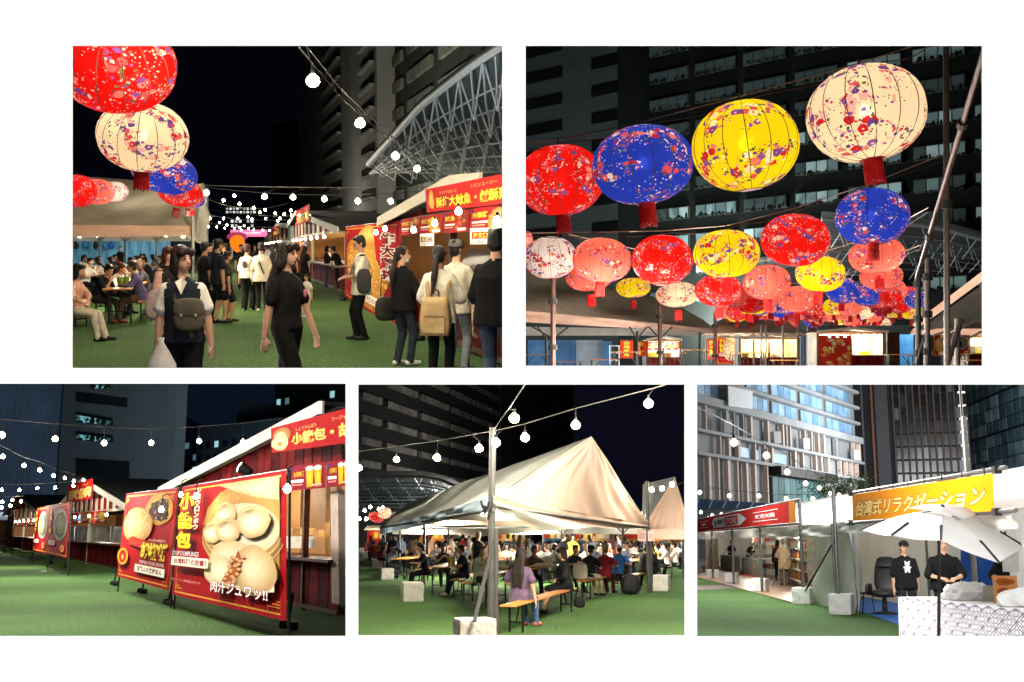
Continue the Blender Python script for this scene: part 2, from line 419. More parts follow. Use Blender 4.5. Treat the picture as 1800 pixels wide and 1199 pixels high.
        t0 = wr + f * .025 * s + sd * .026 * s; t1 = t0 + (f * .7 + sd * .75 + nrm * .3).normalized() * .034 * s; t2 = t1 + (f + nrm * .5).normalized() * .028 * s
        B.cap(t0, .012 * s, t1, .0105 * s, SK); B.cap(t1, .0105 * s, t2, .008 * s, SK)
        J['wr' + side] = wr; J['el' + side] = el; J['sh' + side] = sp; J['hand' + side] = wr + f * .08 * s
    bot = g['bottom']
    for q, side in ((1, 'L'), (-1, 'R')):
        hip = T(q * .085, .0, -.04) if not sit else P0 + V((q * .085 * w, .0, -.02)) * s
        if sit: ft = V((q * (.10 + g['spread']), -.46 + g['ffwd'] - (.05 if q > 0 else 0), .065)) * 1.0
        elif g['pose'] == 'walk': ft = V((q * .075, (-.24 if q == g['lead'] else .27), .065 + (0 if q == g['lead'] else .03))) * s
        else: ft = V((q * (.085 + g['spread']), -.02 + (.05 if q > 0 else -.04), .065)) * s
        kn, an = ik(hip, ft, .40 * s, .405 * s, V((q * .12, -1, .0 if not sit else .8)))
        if bot == 'wide': r = (.098, .085, .085, .080)
        elif bot == 'slim': r = (.088, .058, .058, .040)
        else: r = (.092, .068, .066, .055)
        if bot in ('shorts',):
            B.cap(hip, .098 * s, hip + (kn - hip) * .82, .082 * s, BT); B.cap(hip, .07 * s, kn, .053 * s, SK); B.cap(kn, .053 * s, an, .036 * s, SK)
            B.ell(kn + (an - kn) * .3 + V((0, .018, 0)) * s, (.048 * s, .055 * s, .11 * s), SK)
        elif bot == 'skirt':
            k0 = kn if g['hemline'] * s < kn.z - .06 else hip
            if g['hemline'] * s < kn.z - .06 and not sit: kn = an + (kn - an) * max(.15, (g['hemline'] * s - an.z + .03) / max(.05, kn.z - an.z)); B.cap(kn, .045 * s, an, .034 * s, SK)
            else: B.cap(hip + (kn - hip) * .6, .06 * s, kn, .05 * s, SK); B.cap(kn, .05 * s, an, .034 * s, SK)
            if sit: B.cap(hip, .11 * s, hip + (kn - hip) * .9, .09 * s, BT)
        else:
            B.cap(hip, r[0] * s, kn, r[1] * s, BT); B.cap(kn, r[2] * s, an + V((0, 0, .0)), r[3] * s, BT)
        toe = an + V((q * .03, -.15, -.03)) * s; heel = an + V((0, .045, -.028)) * s
        B.cap(heel, .037 * s, toe, .032 * s, SH); B.ell(an + V((0, -.03, -.012)) * s, (.040 * s, .07 * s, .036 * s), SH)
        J['an' + side] = an; J['kn' + side] = kn; J['hip' + side] = hip
    if bot == 'skirt' and not sit:
        hl = g['hemline']
        B.loft([(V((0, .02, hl)) * s, .24 * s * w, .19 * s), (V((0, .01, (hl + .9) / 2)) * s, .195 * s * w, .155 * s), (V((0, 0, .90)) * s, .155 * s * w, .118 * s), (V((0, 0, .98)) * s, .135 * s * w, .10 * s)], Matrix.Identity(3), BT)
    return B, J, hd
def hair_parts(style, hd, J):
    s = J['s']; Rh = J['Rh']; B = Body(); E_ = lambda c, r: B.ell(hd(*c), tuple(x * s for x in r), 0, Rh)
    if style == 'bald': E_((0, .04, .02), (.072, .075, .075)); return B
    E_((0, .022, .040), (.083, .094, .092)); E_((0, .048, -.012), (.078, .066, .085))
    for q in (-1, 1): E_((q * .06, .015, .03), (.026, .06, .06))
    if style == 'short':
        E_((.02, -.05, .088), (.05, .045, .03)); E_((-.03, -.055, .082), (.04, .04, .028))
        for i in range(9):
            a = i * 2.1; E_((.05 * math.cos(a), .03 + .05 * math.sin(a), .098 + .012 * math.sin(i * 3.3)), (.03, .03, .026))
    if style == 'spiky':
        for i in range(14):
            a = i * 2.399; r = .065 * math.sqrt((i + .5) / 14); p = V((r * math.cos(a), .02 + r * math.sin(a), .10))
            B.cap(hd(*p), .022 * s, hd(p.x * 1.4, p.y - .015, .135 - r * .5), .008 * s, 0)
    if style in ('bob', 'long', 'longtie'):
        for q in (-1, 1):
            E_((q * .076, .012, -.03), (.024, .058, .10)); E_((q * .070, .03, -.085), (.03, .055, .07))
            E_((q * .05, -.066, .062), (.036, .032, .044))
        E_((0, .062, -.05), (.082, .046, .12)); E_((0, .05, -.11), (.085, .05, .06))
        E_((0, -.072, .075), (.05, .026, .034))
    if style in ('long', 'longtie'):
        T = J['T']
        up = hd(0, .07, -.05); lo = T(0, .155, .16); mid = T(0, .13, .36)
        for q in (-1.2, -.4, .4, 1.2):
            B.cap(up + V((q * .045, 0, -.02)) * s, .042 * s, mid + V((q * .06, 0, 0)) * s, .045 * s, 0)
            B.cap(mid + V((q * .06, 0, 0)) * s, .045 * s, lo + V((q * .055, .01 * math.sin(q * 5), .03 * math.cos(q * 3))) * s, .026 * s, 0)
    if style == 'pony':
        B.ell(hd(0, .105, .0), (.03 * s, .03 * s, .03 * s), 0); T = J['T']
        B.cap(hd(0, .11, 0), .032 * s, T(.015, .15, .42), .042 * s, 0); B.cap(T(.015, .15, .42), .042 * s, T(.03, .17, .22), .02 * s, 0)
    if style == 'bun': B.ell(hd(0, .11, .05), (.045 * s, .04 * s, .045 * s), 0)
    return B
DEF = dict(H=1.65, w=1.0, pose='stand', lean=0.0, twist=0.0, hy=0.0, hp=0.0, hL='down', hR='down', sleeve='short', sl2=False, hem=-.07, loose=.012, bottom='pants',
           spread=0.0, ffwd=0.0, lead=1, hemline=.25, hair='short', vox=.0125)
HAIRC = {'black': (24, 20, 19), 'dark': (38, 28, 24), 'brown': (70, 44, 30), 'red': (78, 36, 28), 'blond': (150, 105, 60), 'grey': (120, 115, 110)}
def person(P, label, loc, yaw=0.0, top=(30, 30, 34), bottom_c=(26, 27, 32), shoes=(30, 28, 28), sleeve_c=None, skin=(212, 162, 132), hair_c='black', cut=None, group=None, face=True, cat='person', z=0.0, capcol=None, **sp):
    g = dict(DEF); g.update(sp); g['sl2'] = sleeve_c is not None
    key = tuple(sorted(g.items()))
    if key not in BODIES:
        B, J, hd = body_parts(key); me = B.remesh(g['vox'], 'body', 5)
        hm = hair_parts(g['hair'], hd, J).remesh(max(.0125, g['vox']), 'hair', 1, 2)
        s = J['s']; Rm = J['Rh']; fm = []
        for nm, c, r, col in [(n_, (q * x, y, z), r_, c_) for q in (-1, 1) for n_, x, y, z, r_, c_ in (('eye', .031, -.0845, .004, (.0135, .008, .0062), (30, 22, 20)), ('eyebrow', .032, -.088, .024, (.019, .007, .0042), (34, 26, 22)))] + [('mouth', (0, -.0955, -.063), (.022, .006, .0055), (150, 80, 72))]:
            e = MB().sph((0, 0, 0), tuple(x * s for x in r), 8, 5); c = hd(*c)
            fm.append((nm, MB().add([Rm @ V(p) + c for p in e.v], e.f).mesh(nm, cmat(col, var=0), True)))
        BODIES[key] = (me, hm, fm, J)
    me, hm, fm, J = BODIES[key]
    loc = V(loc); loc.z += z
    root = thing('person', label, cat, P, loc, yaw, group)
    if cut is not None:
        v_cut = cut; n = P.ray(CX, v_cut).cross(V((1, 0, 0))); n = n if n.z > 0 else -n
        Ml = (Matrix.Translation(loc) @ Matrix.Rotation(yaw, 4, 'Z')).inverted(); co = Ml @ P.eye; nn = Ml.to_3x3() @ n
        bm = bmesh.new(); bm.from_mesh(me); bmesh.ops.bisect_plane(bm, geom=bm.verts[:] + bm.edges[:] + bm.faces[:], plane_co=co, plane_no=nn, clear_inner=True)
        me = me.copy(); bm.to_mesh(me); bm.free()
    b = obj('body', me, root)
    cl = lambda c: cmat(c, rough=.85, var=.14, scale=14.0, bump=.34, bscale=7.5, spec=.15)
    ms = [cmat(skin, rough=.55, var=.08, scale=9.0, spec=.35), cl(top), cl(bottom_c), cmat(shoes, rough=.6, var=.1), cl(sleeve_c or top)]
    for sl, m in zip(b.material_slots, ms): sl.link = 'OBJECT'; sl.material = m
    h = obj('hair', hm, root); h.material_slots[0].link = 'OBJECT'
    hc = HAIRC.get(hair_c, hair_c); h.material_slots[0].material = cmat(hc, rough=.45, var=.25, scale=30.0, bump=.5, bscale=60.0, spec=.4)
    if face:
        for nm, e in fm: obj(nm, e, root)
    if capcol:
        s = J['s']; Rh = J['Rh']; mb = MB(); hc0 = J['head']
        sp_ = MB().sph((0, .012, .045), (.092, .108, .085), 16, 10)
        vs = [V(p) for p in sp_.v]; vs = [V((p.x, p.y, max(p.z, .035))) for p in vs]
        mb.add([hc0 + Rh @ p * s for p in vs], sp_.f)
        br = [V((.075 * math.cos(a), -.075 - .09 * math.sin(a), .040 - .02 * math.sin(a))) for a in np.linspace(0, math.pi, 9)]
        mb.add([hc0 + Rh @ p * s for p in br] + [hc0 + Rh @ (p + V((0, 0, .008))) * s for p in br], [tuple(range(9)), tuple(range(17, 8, -1))] + [(i, i + 1, 10 + i, 9 + i) for i in range(8)])
        part('cap', mb, cmat(capcol, rough=.8), root, True)
    root_J[root.name] = J
    return root
root_J = {}
def strap(root, side=1, col=(40, 38, 34), width=.035, low=-.05, grow=.018, cut=None):
    """a strap round the torso from one shoulder to the other hip"""
    J = root_J[root.name]; T = J['T']; mb = MB(); pts = []
    for i in range(25):
        a = 2 * math.pi * i / 24
        x = math.cos(a); z = .21 + .27 * x - (.0 if x > 0 else .02); xx = side * .12 * x
        y = math.sin(a) * (.125 + grow) * (1 - .45 * max(0, x)) 
        pts.append(T(xx, y, z))
    vs = []; n = len(pts)
    for k, p in enumerate(pts):
        c = V(T(0, 0, .21)); o = (p - c); o.z *= .2; o = o.normalized(); t = (pts[(k + 1) % (n - 1)] - pts[(k - 1) % (n - 1)]).normalized(); x = t.cross(o).normalized() * width / 2
        vs += [p - x, p + x, p + x + o * .006, p - x + o * .006]
    fs = []
    for k in range(n - 1): fs += [(4 * k + i, 4 * k + (i + 1) % 4, 4 * k + 4 + (i + 1) % 4, 4 * k + 4 + i) for i in range(4)]
    mb.add(vs, fs)
    return mb, T
# ------------------------------------------------------------------ shared builders
class Plane:
    """an upright plane through two ground points of a place; things on it are given by where they are seen"""
    def __init__(s, P, A, B):
        s.P, s.A, s.B = P, V(A), V(B); d = (s.B - s.A); d.z = 0; s.d = d.normalized(); s.L = d.length
        n = V((s.d.y, -s.d.x, 0)); s.n = n if n.dot(P.eye - s.A) > 0 else -n
    def p(s, u, v, off=0.0):
        l = s.P.ray(u, v); A = s.A + s.n * off
        t = (A - s.P.eye).dot(s.n) / l.dot(s.n); return s.P.eye + l * t
    def q(s, t, h, off=0.0): return s.A + (s.B - s.A) * t + V((0, 0, h)) + s.n * off
    def slab(s, mb, px, th, off=0.0, mi=0):
        f = [s.p(u, v, off) for u, v in px]; b = [p - s.n * th for p in f]
        n = len(f); mb.add(f + b, [tuple(range(n)), tuple(range(2 * n - 1, n - 1, -1))] + [(i, n + i, n + (i + 1) % n, (i + 1) % n) for i in range(n)], mi=mi)
        return mb
def vp_plane(P, uvp, x0, d0, d1):
    """plane whose level lines run to uvp on the horizon, x0 metres beside that line"""
    f = lambda d: V((x0 + d / math.cos(P.th) * (uvp - CX) / F, d, 0))
    return Plane(P, f(d0), f(d1))

# paper lantern ------------------------------------------------------
def lantern_mat(name, base, pale, dark_small):
    if name in MATS: return MATS[name]
    m = bpy.data.materials.new(name); m.use_nodes = True; MATS[name] = m
    nt = m.node_tree; N = nt.nodes; L = nt.links
    for n in list(N):
        if n.type != 'OUTPUT_MATERIAL': N.remove(n)
    out = [n for n in N if n.type == 'OUTPUT_MATERIAL'][0]
    tc = N.new('ShaderNodeTexCoord'); oi = N.new('ShaderNodeObjectInfo')
    mul = N.new('ShaderNodeMath'); mul.operation = 'MULTIPLY'; mul.inputs[1].default_value = 57.0; L.new(oi.outputs['Random'], mul.inputs[0])
    add = N.new('ShaderNodeVectorMath'); add.operation = 'ADD'; L.new(tc.outputs['Object'], add.inputs[0]); L.new(mul.outputs[0], add.inputs[1])
    def noise(sc, det=2):
        n = N.new('ShaderNodeTexNoise'); n.inputs['Scale'].default_value = sc; n.inputs['Detail'].default_value = det; L.new(add.outputs[0], n.inputs['Vector']); return n.outputs['Fac']
    def math_(op, a, b):
        n = N.new('ShaderNodeMath'); n.operation = op
        for i, x in enumerate((a, b)):
            if isinstance(x, (int, float)): n.inputs[i].default_value = x
            else: L.new(x, n.inputs[i])
        return n.outputs[0]
    def vor(sc):
        n = N.new('ShaderNodeTexVoronoi'); n.inputs['Scale'].default_value = sc; L.new(add.outputs[0], n.inputs['Vector'])
        wob = math_('ADD', n.outputs['Distance'], math_('MULTIPLY', math_('SUBTRACT', noise(sc * 3.2, 1), .5), .30))
        sep = N.new('ShaderNodeSeparateColor'); L.new(n.outputs['Color'], sep.inputs[0]); return wob, sep.outputs[0]
    def ramp(fac, cols):
        n = N.new('ShaderNodeValToRGB'); n.color_ramp.interpolation = 'CONSTANT'; e = n.color_ramp.elements
        while len(e) < len(cols): e.new(.5)
        for i, c in enumerate(cols): e[i].position = i / len(cols); e[i].color = (*lin(c), 1)
        L.new(fac, n.inputs[0]); return n.outputs[0]
    def mix(f, a, b):
        n = N.new('ShaderNodeMix'); n.data_type = 'RGBA'; L.new(f, n.inputs['Factor'])
        for k, x in (('A', a), ('B', b)):
            if isinstance(x, tuple): n.inputs[k].default_value = (*x, 1)
            else: L.new(x, n.inputs[k])
        return n.outputs['Result']
    clus = noise(1.7, 1)
    d1, c1 = vor(5.6); f1 = math_('MULTIPLY', math_('LESS_THAN', d1, .50), math_('GREATER_THAN', clus, .525))
    d2, c2 = vor(10.0); f2 = math_('MULTIPLY', math_('LESS_THAN', d2, .36), math_('GREATER_THAN', clus, .485))
    d3, c3 = vor(14.0); f3 = math_('MULTIPLY', math_('LESS_THAN', d3, .22), math_('GREATER_THAN', clus, .43))
    big = [(205, 40, 50), (240, 130, 120), (110, 70, 150), pale, (225, 90, 90), (135, 85, 165)]
    small = [(70, 95, 55), (120, 75, 150), (215, 60, 60), pale, (90, 110, 60), (240, 170, 150)]
    tiny = [(60, 50, 60), (70, 85, 50), (150, 45, 55), (95, 60, 120)] if dark_small else [pale, (250, 190, 180), (170, 130, 190), (250, 225, 205)]
    col = mix(f3, lin(base), ramp(c3, tiny)); col = mix(f2, col, ramp(c2, small))
    ctr = math_('LESS_THAN', d1, .16); petal = mix(ctr, ramp(c1, big), ramp(c3, [(250, 210, 190), (180, 40, 60), (250, 220, 160)]))
    pv = N.new('ShaderNodeMapRange'); pv.inputs['To Min'].default_value = .62; pv.inputs['To Max'].default_value = 1.15; L.new(noise(34.0, 1), pv.inputs['Value'])
    sc_ = N.new('ShaderNodeVectorMath'); sc_.operation = 'SCALE'; L.new(petal, sc_.inputs[0]); L.new(pv.outputs[0], sc_.inputs['Scale'])
    col = mix(f1, col, sc_.outputs[0])
    tr = N.new('ShaderNodeBsdfTranslucent'); L.new(col, tr.inputs[0]); df = N.new('ShaderNodeBsdfDiffuse'); L.new(col, df.inputs[0])
    tp = N.new('ShaderNodeBsdfTransparent'); L.new(col, tp.inputs[0])
    a = N.new('ShaderNodeMixShader'); a.inputs[0].default_value = .22; L.new(tr.outputs[0], a.inputs[1]); L.new(df.outputs[0], a.inputs[2])
    b = N.new('ShaderNodeMixShader'); b.inputs[0].default_value = .012; L.new(a.outputs[0], b.inputs[1]); L.new(tp.outputs[0], b.inputs[2])
    L.new(b.outputs[0], out.inputs['Surface']); return m
LCOL = {'red': ((222, 24, 18), (250, 200, 185), False), 'blue': ((38, 62, 178), (250, 235, 215), False), 'yellow': ((246, 214, 20), (250, 240, 200), True),
        'white': ((250, 226, 190), (250, 190, 180), True), 'coral': ((244, 116, 100), (255, 215, 190), True), 'palewhite': ((244, 232, 228), (245, 190, 190), True)}
LMESH = {}
def lantern(P, label, c, R, col, tassel=True, ratio=.78, tilt=0.0, roll=0.0, group='paper lanterns', glow=80.0, tl=.42):
    """c: centre; R: half width; ratio: height to width"""
    NG = 14
    if 'body' not in LMESH:
        prof = [(-math.pi / 2 + .13 + (math.pi - .26) * k / 18) for k in range(19)]; mb = MB(); n = NG * 6; vs = []
        for a in prof:
            for i in range(n):
                t = 2 * math.pi * i / n; g = 1 - .034 * (1 - abs(math.sin(NG * t / 2))) * math.cos(a) - .010
                r = math.cos(a) ** .88 * g; vs.append((r * math.cos(t), r * math.sin(t), math.sin(a)))
        fs = []
        for k in range(18): fs += [(k * n + i, k * n + (i + 1) % n, (k + 1) * n + (i + 1) % n, (k + 1) * n + i) for i in range(n)]
        mb.add(vs, fs); LMESH['body'] = mb
        rib = MB(); rib.tube([(math.cos(a) ** .88 * .962, 0, math.sin(a)) for a in prof], .0085, 4); LMESH['rib'] = rib.mesh('rib', cmat((70, 45, 30), var=0))
        LMESH['bulb'] = None
        rim = MB(); rim.lathe([(.20, -1.0), (.215, -.985), (.20, -.965), (.17, -.985)], 20); LMESH['rim'] = rim.mesh('rim', cmat((150, 20, 18), var=.1))
        ts = MB(); rr = random.Random(3)
        for i in range(30):
            a = 2 * math.pi * i / 30; x, y = .15 * math.cos(a), .15 * math.sin(a); l = -1.0 - .40 + rr.uniform(-.04, .04)
            ts.bar((x, y, -.97), (x * 1.05, y * 1.05, l), .026, .012)
        ts.cyl((0, 0, -.90), (0, 0, -1.03), .165, .165, 16)
        LMESH['tassel'] = ts.mesh('tassel', cmat((196, 14, 16), var=.15, scale=20.0, rough=.6))
        hk = MB(); hk.cyl((0, 0, .96), (0, 0, 1.16), .018, .018, 6); hk.sph((0, 0, 1.17), .035, 6, 4); LMESH['hook'] = hk.mesh('hook', cmat((20, 18, 18), var=0))
    k = ('body', col)
    if k not in LMESH: LMESH[k] = LMESH['body'].mesh('shade', lantern_mat('lantern_' + col, *LCOL[col]), True)
    if col == 'palewhite': glow *= .55
    gk = ('bulb', glow)
    if gk not in LMESH: LMESH[gk] = MB().sph((0, 0, .05), (.12, .12, .12 / ratio), 8, 6).mesh('bulb', mat('lantern_bulb_%g' % glow, (1, .93, .8), emit=glow, ecol=(1, .90, .74), var=0), True)
    M = Matrix.Translation(V(c)) @ Matrix.Rotation(roll, 4, 'Y') @ Matrix.Rotation(tilt, 4, 'X') @ Matrix.Rotation(rnd.uniform(0, 6), 4, 'Z') @ Matrix.Diagonal((R, R, R * ratio, 1))
    root = thing('paper_lantern', label, 'lantern', P, M=M, group=group)
    sh = obj('shade', LMESH[k], root); obj('bulb', LMESH[gk], root); obj('rim', LMESH['rim'], root); obj('hook', LMESH['hook'], root)
    if R * F / max(1, c.y) > 22:
        for i in range(NG): obj('rib', LMESH['rib'], sh, M=Matrix.Rotation(2 * math.pi * i / NG, 4, 'Z'))
    if tassel: obj('tassel', LMESH['tassel'], root, M=Matrix.Diagonal((1, 1, 1 / ratio * .9, 1)) @ Matrix.Translation((0, 0, .08)) if ratio < .9 else None)
    return root

# festoon lights -----------------------------------------------------
def sag(a, b, s, n=24): return [V(a).lerp(V(b), i / n) - V((0, 0, s * 4 * (i / n) * (1 - i / n))) for i in range(n + 1)]
BULBM = {}
def bulb_mesh(kind, e, col):
    if kind not in BULBM:
        mb = MB(); mb.lathe([(.012, 0), (.022, -.012), (.045, -.04), (.052, -.07), (.044, -.10), (.022, -.118), (.004, -.122)], 12)
        so = MB(); so.lathe([(.017, .055), (.02, .05), (.02, -.004), (.012, -.006)], 8)
        gl = MB(); gl.lathe([(.014, .004), (.03, -.012), (.062, -.042), (.071, -.073), (.060, -.108), (.03, -.130), (.004, -.136)], 14); gm = bpy.data.materials.new('frosted_globe_' + kind); gm.use_nodes = True; N = gm.node_tree.nodes; p_ = N['Principled BSDF']; p_.inputs['Base Color'].default_value = (.9, .85, .7, 1); p_.inputs['Alpha'].default_value = .30; p_.inputs['Emission Color'].default_value = (*col, 1); p_.inputs['Emission Strength'].default_value = .9 if e > 20 else 0  # added emissive shell: a warm glow fringe round the bulb
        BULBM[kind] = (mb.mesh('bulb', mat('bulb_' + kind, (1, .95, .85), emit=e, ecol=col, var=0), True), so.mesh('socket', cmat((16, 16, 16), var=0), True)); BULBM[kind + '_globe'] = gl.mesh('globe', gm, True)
    return BULBM[kind]
def festoon(P, label, path, bulbs, kind='warm', e=120.0, col=(1, .86, .58), drop=.10, r=.008, size=1.0, wire=(70, 68, 64), second=None, group='festoon lights', sockets=True):
    """path: points of the wire; bulbs: points where bulbs hang (centre of the bulb)"""
    loc = V(path[0]); root = thing('string_lights', label, 'string lights', P, loc, group=group)
    mb = MB(); mb.tube(path, r, 5); part('wire', mb, cmat(wire, var=0, rough=.5), root, off=loc)
    if second: part('cable', MB().tube(second, r * .9, 5), cmat((30, 30, 32), var=0), root, off=loc)
    bm, sm = bulb_mesh(kind, e, col)
    for p in bulbs:
        p = V(p)
        # nearest point of the wire for the hanger
        q = min((V(a).lerp(V(b), k / 6) for a, b in zip(path, path[1:]) for k in range(7)), key=lambda w: (w.xy - p.xy).length + abs(w.z - p.z) * .2)
        M = Matrix.Translation(p - loc + V((0, 0, .06 * size))) @ Matrix.Scale(size, 4)
        b = obj('bulb', bm, root, M=M)
        if sockets:
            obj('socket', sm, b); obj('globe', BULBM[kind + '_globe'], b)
            if (q - p).length < 1.5 and q.z > p.z: part('hanger', MB().tube([q, p + V((0, 0, .1 * size))], r * .6, 4), cmat((40, 40, 40), var=0), root, off=loc)
    return root

# beer garden furniture ------------------------------------------------
def wood_mat(name, rgb, rough=.45, plank=0):
    return mat(name, lin(rgb), rough=rough, var=.18, scale=5.0, bump=.05, bscale=30.0, spec=.4)
FURN = {}
def long_seat(P, kind, label, A, B, group=None):
    """table or bench from A to B (ground points of its two ends)"""
    A, B = V(A), V(B); d = B - A; L = d.length; yaw = math.atan2(d.y, d.x)
    W, H = ((.55, .76) if kind == 'table' else (.27, .47))
    root = thing('beer_table' if kind == 'table' else 'beer_bench', label, kind, P, (A + B) / 2, yaw, group or ('beer tables' if kind == 'table' else 'beer benches'))
    k = (kind, round(L, 2))
    if k not in FURN:
        npl = 3 if kind == 'table' else 1
        pl = MB(); w = W / npl
        b = .006; z0, z1 = H - .028, H
        prof = [(-L / 2, -w / 2 + .002), (L / 2, -w / 2 + .002), (L / 2, w / 2 - .002), (-L / 2, w / 2 - .002)]
        pl.hexa([(x, y, z0) for x, y in prof], [(x * (1 - b / L), y * (1 - b / w), z1) for x, y in prof])
        lg = MB(); t = .035
        for y in (-W * .40, W * .40): lg.bar((0, y, 0), (0, y, H - .03), t, t)
        lg.bar((0, -W * .40, H * .35), (0, W * .40, H * .35), t * .8); lg.bar((0, -W * .40, H - .05), (0, W * .40, H - .05), t)
        lg.bar((0, 0, H * .38), (.28, 0, H - .05), t * .7)
        FURN[k] = (pl.mesh('plank', wood_mat('beer_wood', (198, 132, 62))), lg.mesh('leg_frame', cmat((24, 26, 27), rough=.4, var=.1)), npl, w)
    pm, lm, npl, w = FURN[k]
    for i in range(npl): obj('plank', pm, root, loc=(0, (i - (npl - 1) / 2) * w, 0))
    for q in (-1, 1): obj('leg_frame', lm, root, M=Matrix.Translation((q * L * .40, 0, 0)) @ Matrix.Rotation(0 if q < 0 else math.pi, 4, 'Z'))
    return root
def weight(P, label, c, sz=.45, yaw=0.0, col=(226, 222, 214), group='wrapped tent weights'):
    """sack-covered ballast block"""
    rr = random.Random(int(c[0] * 97 + c[1] * 31)); h = sz * .92; j = .0025 * sz / .45
    bm = bmesh.new(); bmesh.ops.create_cube(bm, size=2); bmesh.ops.subdivide_edges(bm, edges=bm.edges[:], cuts=9, use_grid_fill=True)
    for v in bm.verts:
        x, y, z = v.co; k = (abs(x) ** 24 + abs(y) ** 24 + abs(z) ** 24) ** (1 / 24); x, y, z = x / k, y / k, z / k
        w = .012 * math.sin(5 * z + 3 * x + c[0]) + .010 * math.sin(7 * x * y + 4 * z)
        v.co = V((x * sz / 2 * (1 + w) + rr.uniform(-j, j), y * sz / 2 * (1 + w) + rr.uniform(-j, j), (z + 1) * h / 2 + (rr.uniform(-j, j) if z > -.9 else 0)))
    me = bpy.data.meshes.new('block'); bm.to_mesh(me); bm.free(); me.materials.append(cmat(col, rough=.8, bump=.25, bscale=8.0, var=.06))
    return solo('wrapped_weight', me, None, P, label, 'tent weight', c, yaw, group)
def pole_mb(mb, a, b, r=.024): return mb.cyl(a, b, r, r, 10)

# buildings ------------------------------------------------------------
def facade_windows(root, pl, cells, th, frame, pane, off=None, lit=None, litm=None):
    """cells: (t0,t1,h0,h1) on plane pl: each window its own part with a pane inside"""
    for i, (t0, t1, h0, h1) in enumerate(cells):
        mb = MB(); e = min((t1 - t0) * pl.L, h1 - h0) * .07
        tt = e / pl.L
        for a, b, c, d in ((t0, t1, h0, h0 + e), (t0, t1, h1 - e, h1), (t0, t0 + tt, h0 + e, h1 - e), (t1 - tt, t1, h0 + e, h1 - e)):
            f = [pl.q(a, c, .05), pl.q(b, c, .05), pl.q(b, d, .05), pl.q(a, d, .05)]; mb.hexa([p - pl.n * th for p in f], f)
        w = part('window', mb, frame, root, off=off)
        m2 = MB(); f = [pl.q(t0, h0, .02), pl.q(t1, h0, .02), pl.q(t1, h1, .02), pl.q(t0, h1, .02)]; m2.hexa([p - pl.n * th for p in f], f)
        part('pane', m2, litm[i % len(litm)] if (lit and lit(i)) else pane, w, off=off)
# ------------------------------------------------------------------ setting: white wall with five openings, a night sky behind four of them
P1 = Place((126.5, 80, 883, 647), 435.0, 1.6)
P2 = Place((924, 80, 1727, 643), 652.0, 0.12)
P3 = Place((-12, 674.5, 607.5, 1118.5), 929.0, 1.55)
P4 = Place((629.5, 676, 1203.5, 1117.5), 945.0, 1.52)
P5 = Place((1225.5, 676, 1812, 1119), 953.0, 1.55)
YW = 7.0
def wpt(u, v, y): return V(((u - CX) / F * y, y, (CY - v) / F * y))
rects = [p.rect for p in (P1, P2, P3, P4, P5)]
us = sorted({-500.0, 2100.0, *[r[0] for r in rects], *[r[2] for r in rects]}); vs_ = sorted({-420.0, 1600.0, *[r[1] for r in rects], *[r[3] for r in rects]})
inside = lambda u, v: any(r[0] < u < r[2] and r[1] < v < r[3] for r in rects)
wm = MB(); nu = len(us)
fr = [wpt(u, v, YW) for v in vs_ for u in us]; bk = [p + V((0, .012, 0)) for p in fr]; n0 = len(fr)
fs = []; solid = {}
for j in range(len(vs_) - 1):
    for i in range(nu - 1): solid[i, j] = not inside((us[i] + us[i + 1]) / 2, (vs_[j] + vs_[j + 1]) / 2)
for (i, j), ok in solid.items():
    if not ok: continue
    a, b, c, d = j * nu + i, j * nu + i + 1, (j + 1) * nu + i + 1, (j + 1) * nu + i
    fs += [(d, c, b, a), (n0 + a, n0 + b, n0 + c, n0 + d)]
    for (e, f), nb in (((a, b), (i, j - 1)), ((b, c), (i + 1, j)), ((c, d), (i, j + 1)), ((d, a), (i - 1, j))):
        if not solid.get(nb, False): fs.append((e, f, n0 + f, n0 + e))
wm.add(fr + bk, fs)
struct('wall', wm, mat('white_wall_paint', (.86, .86, .86), rough=.9, var=.01, scale=3.0, spec=.1))
def night_sky(P, m, col, far=950.0, name='sky', e=1.0, open_bottom=False):
    l, t, r, b = P.rect; l -= m[0]; t -= m[1]; r += m[2]; b += m[3]; mb = MB()
    q = [wpt(u, v, y) for y in (YW + .02, far) for u, v in ((l, b), (r, b), (r, t), (l, t))]
    fs = [(4, 5, 6, 7), (0, 4, 7, 3), (1, 2, 6, 5), (2, 3, 7, 6)]
    if not open_bottom: fs.append((0, 1, 5, 4))
    mb.add(q, fs)
    mm = mat('night_sky_%d' % P.rect[0], (.004, .004, .005), rough=1, var=0, emit=e, ecol=lin(col), spec=0)
    return tag(obj(name, mb.mesh(name, mm)), kind='structure')
night_sky(P1, (12, 70, 16, 11), (3, 4, 9)); night_sky(P2, (16, 70, 40, 13), (3, 4, 4)); night_sky(P3, (25, 9, 8, 12), (8, 17, 30)); night_sky(P4, (8, 9, 9, 12), (10, 11, 22))
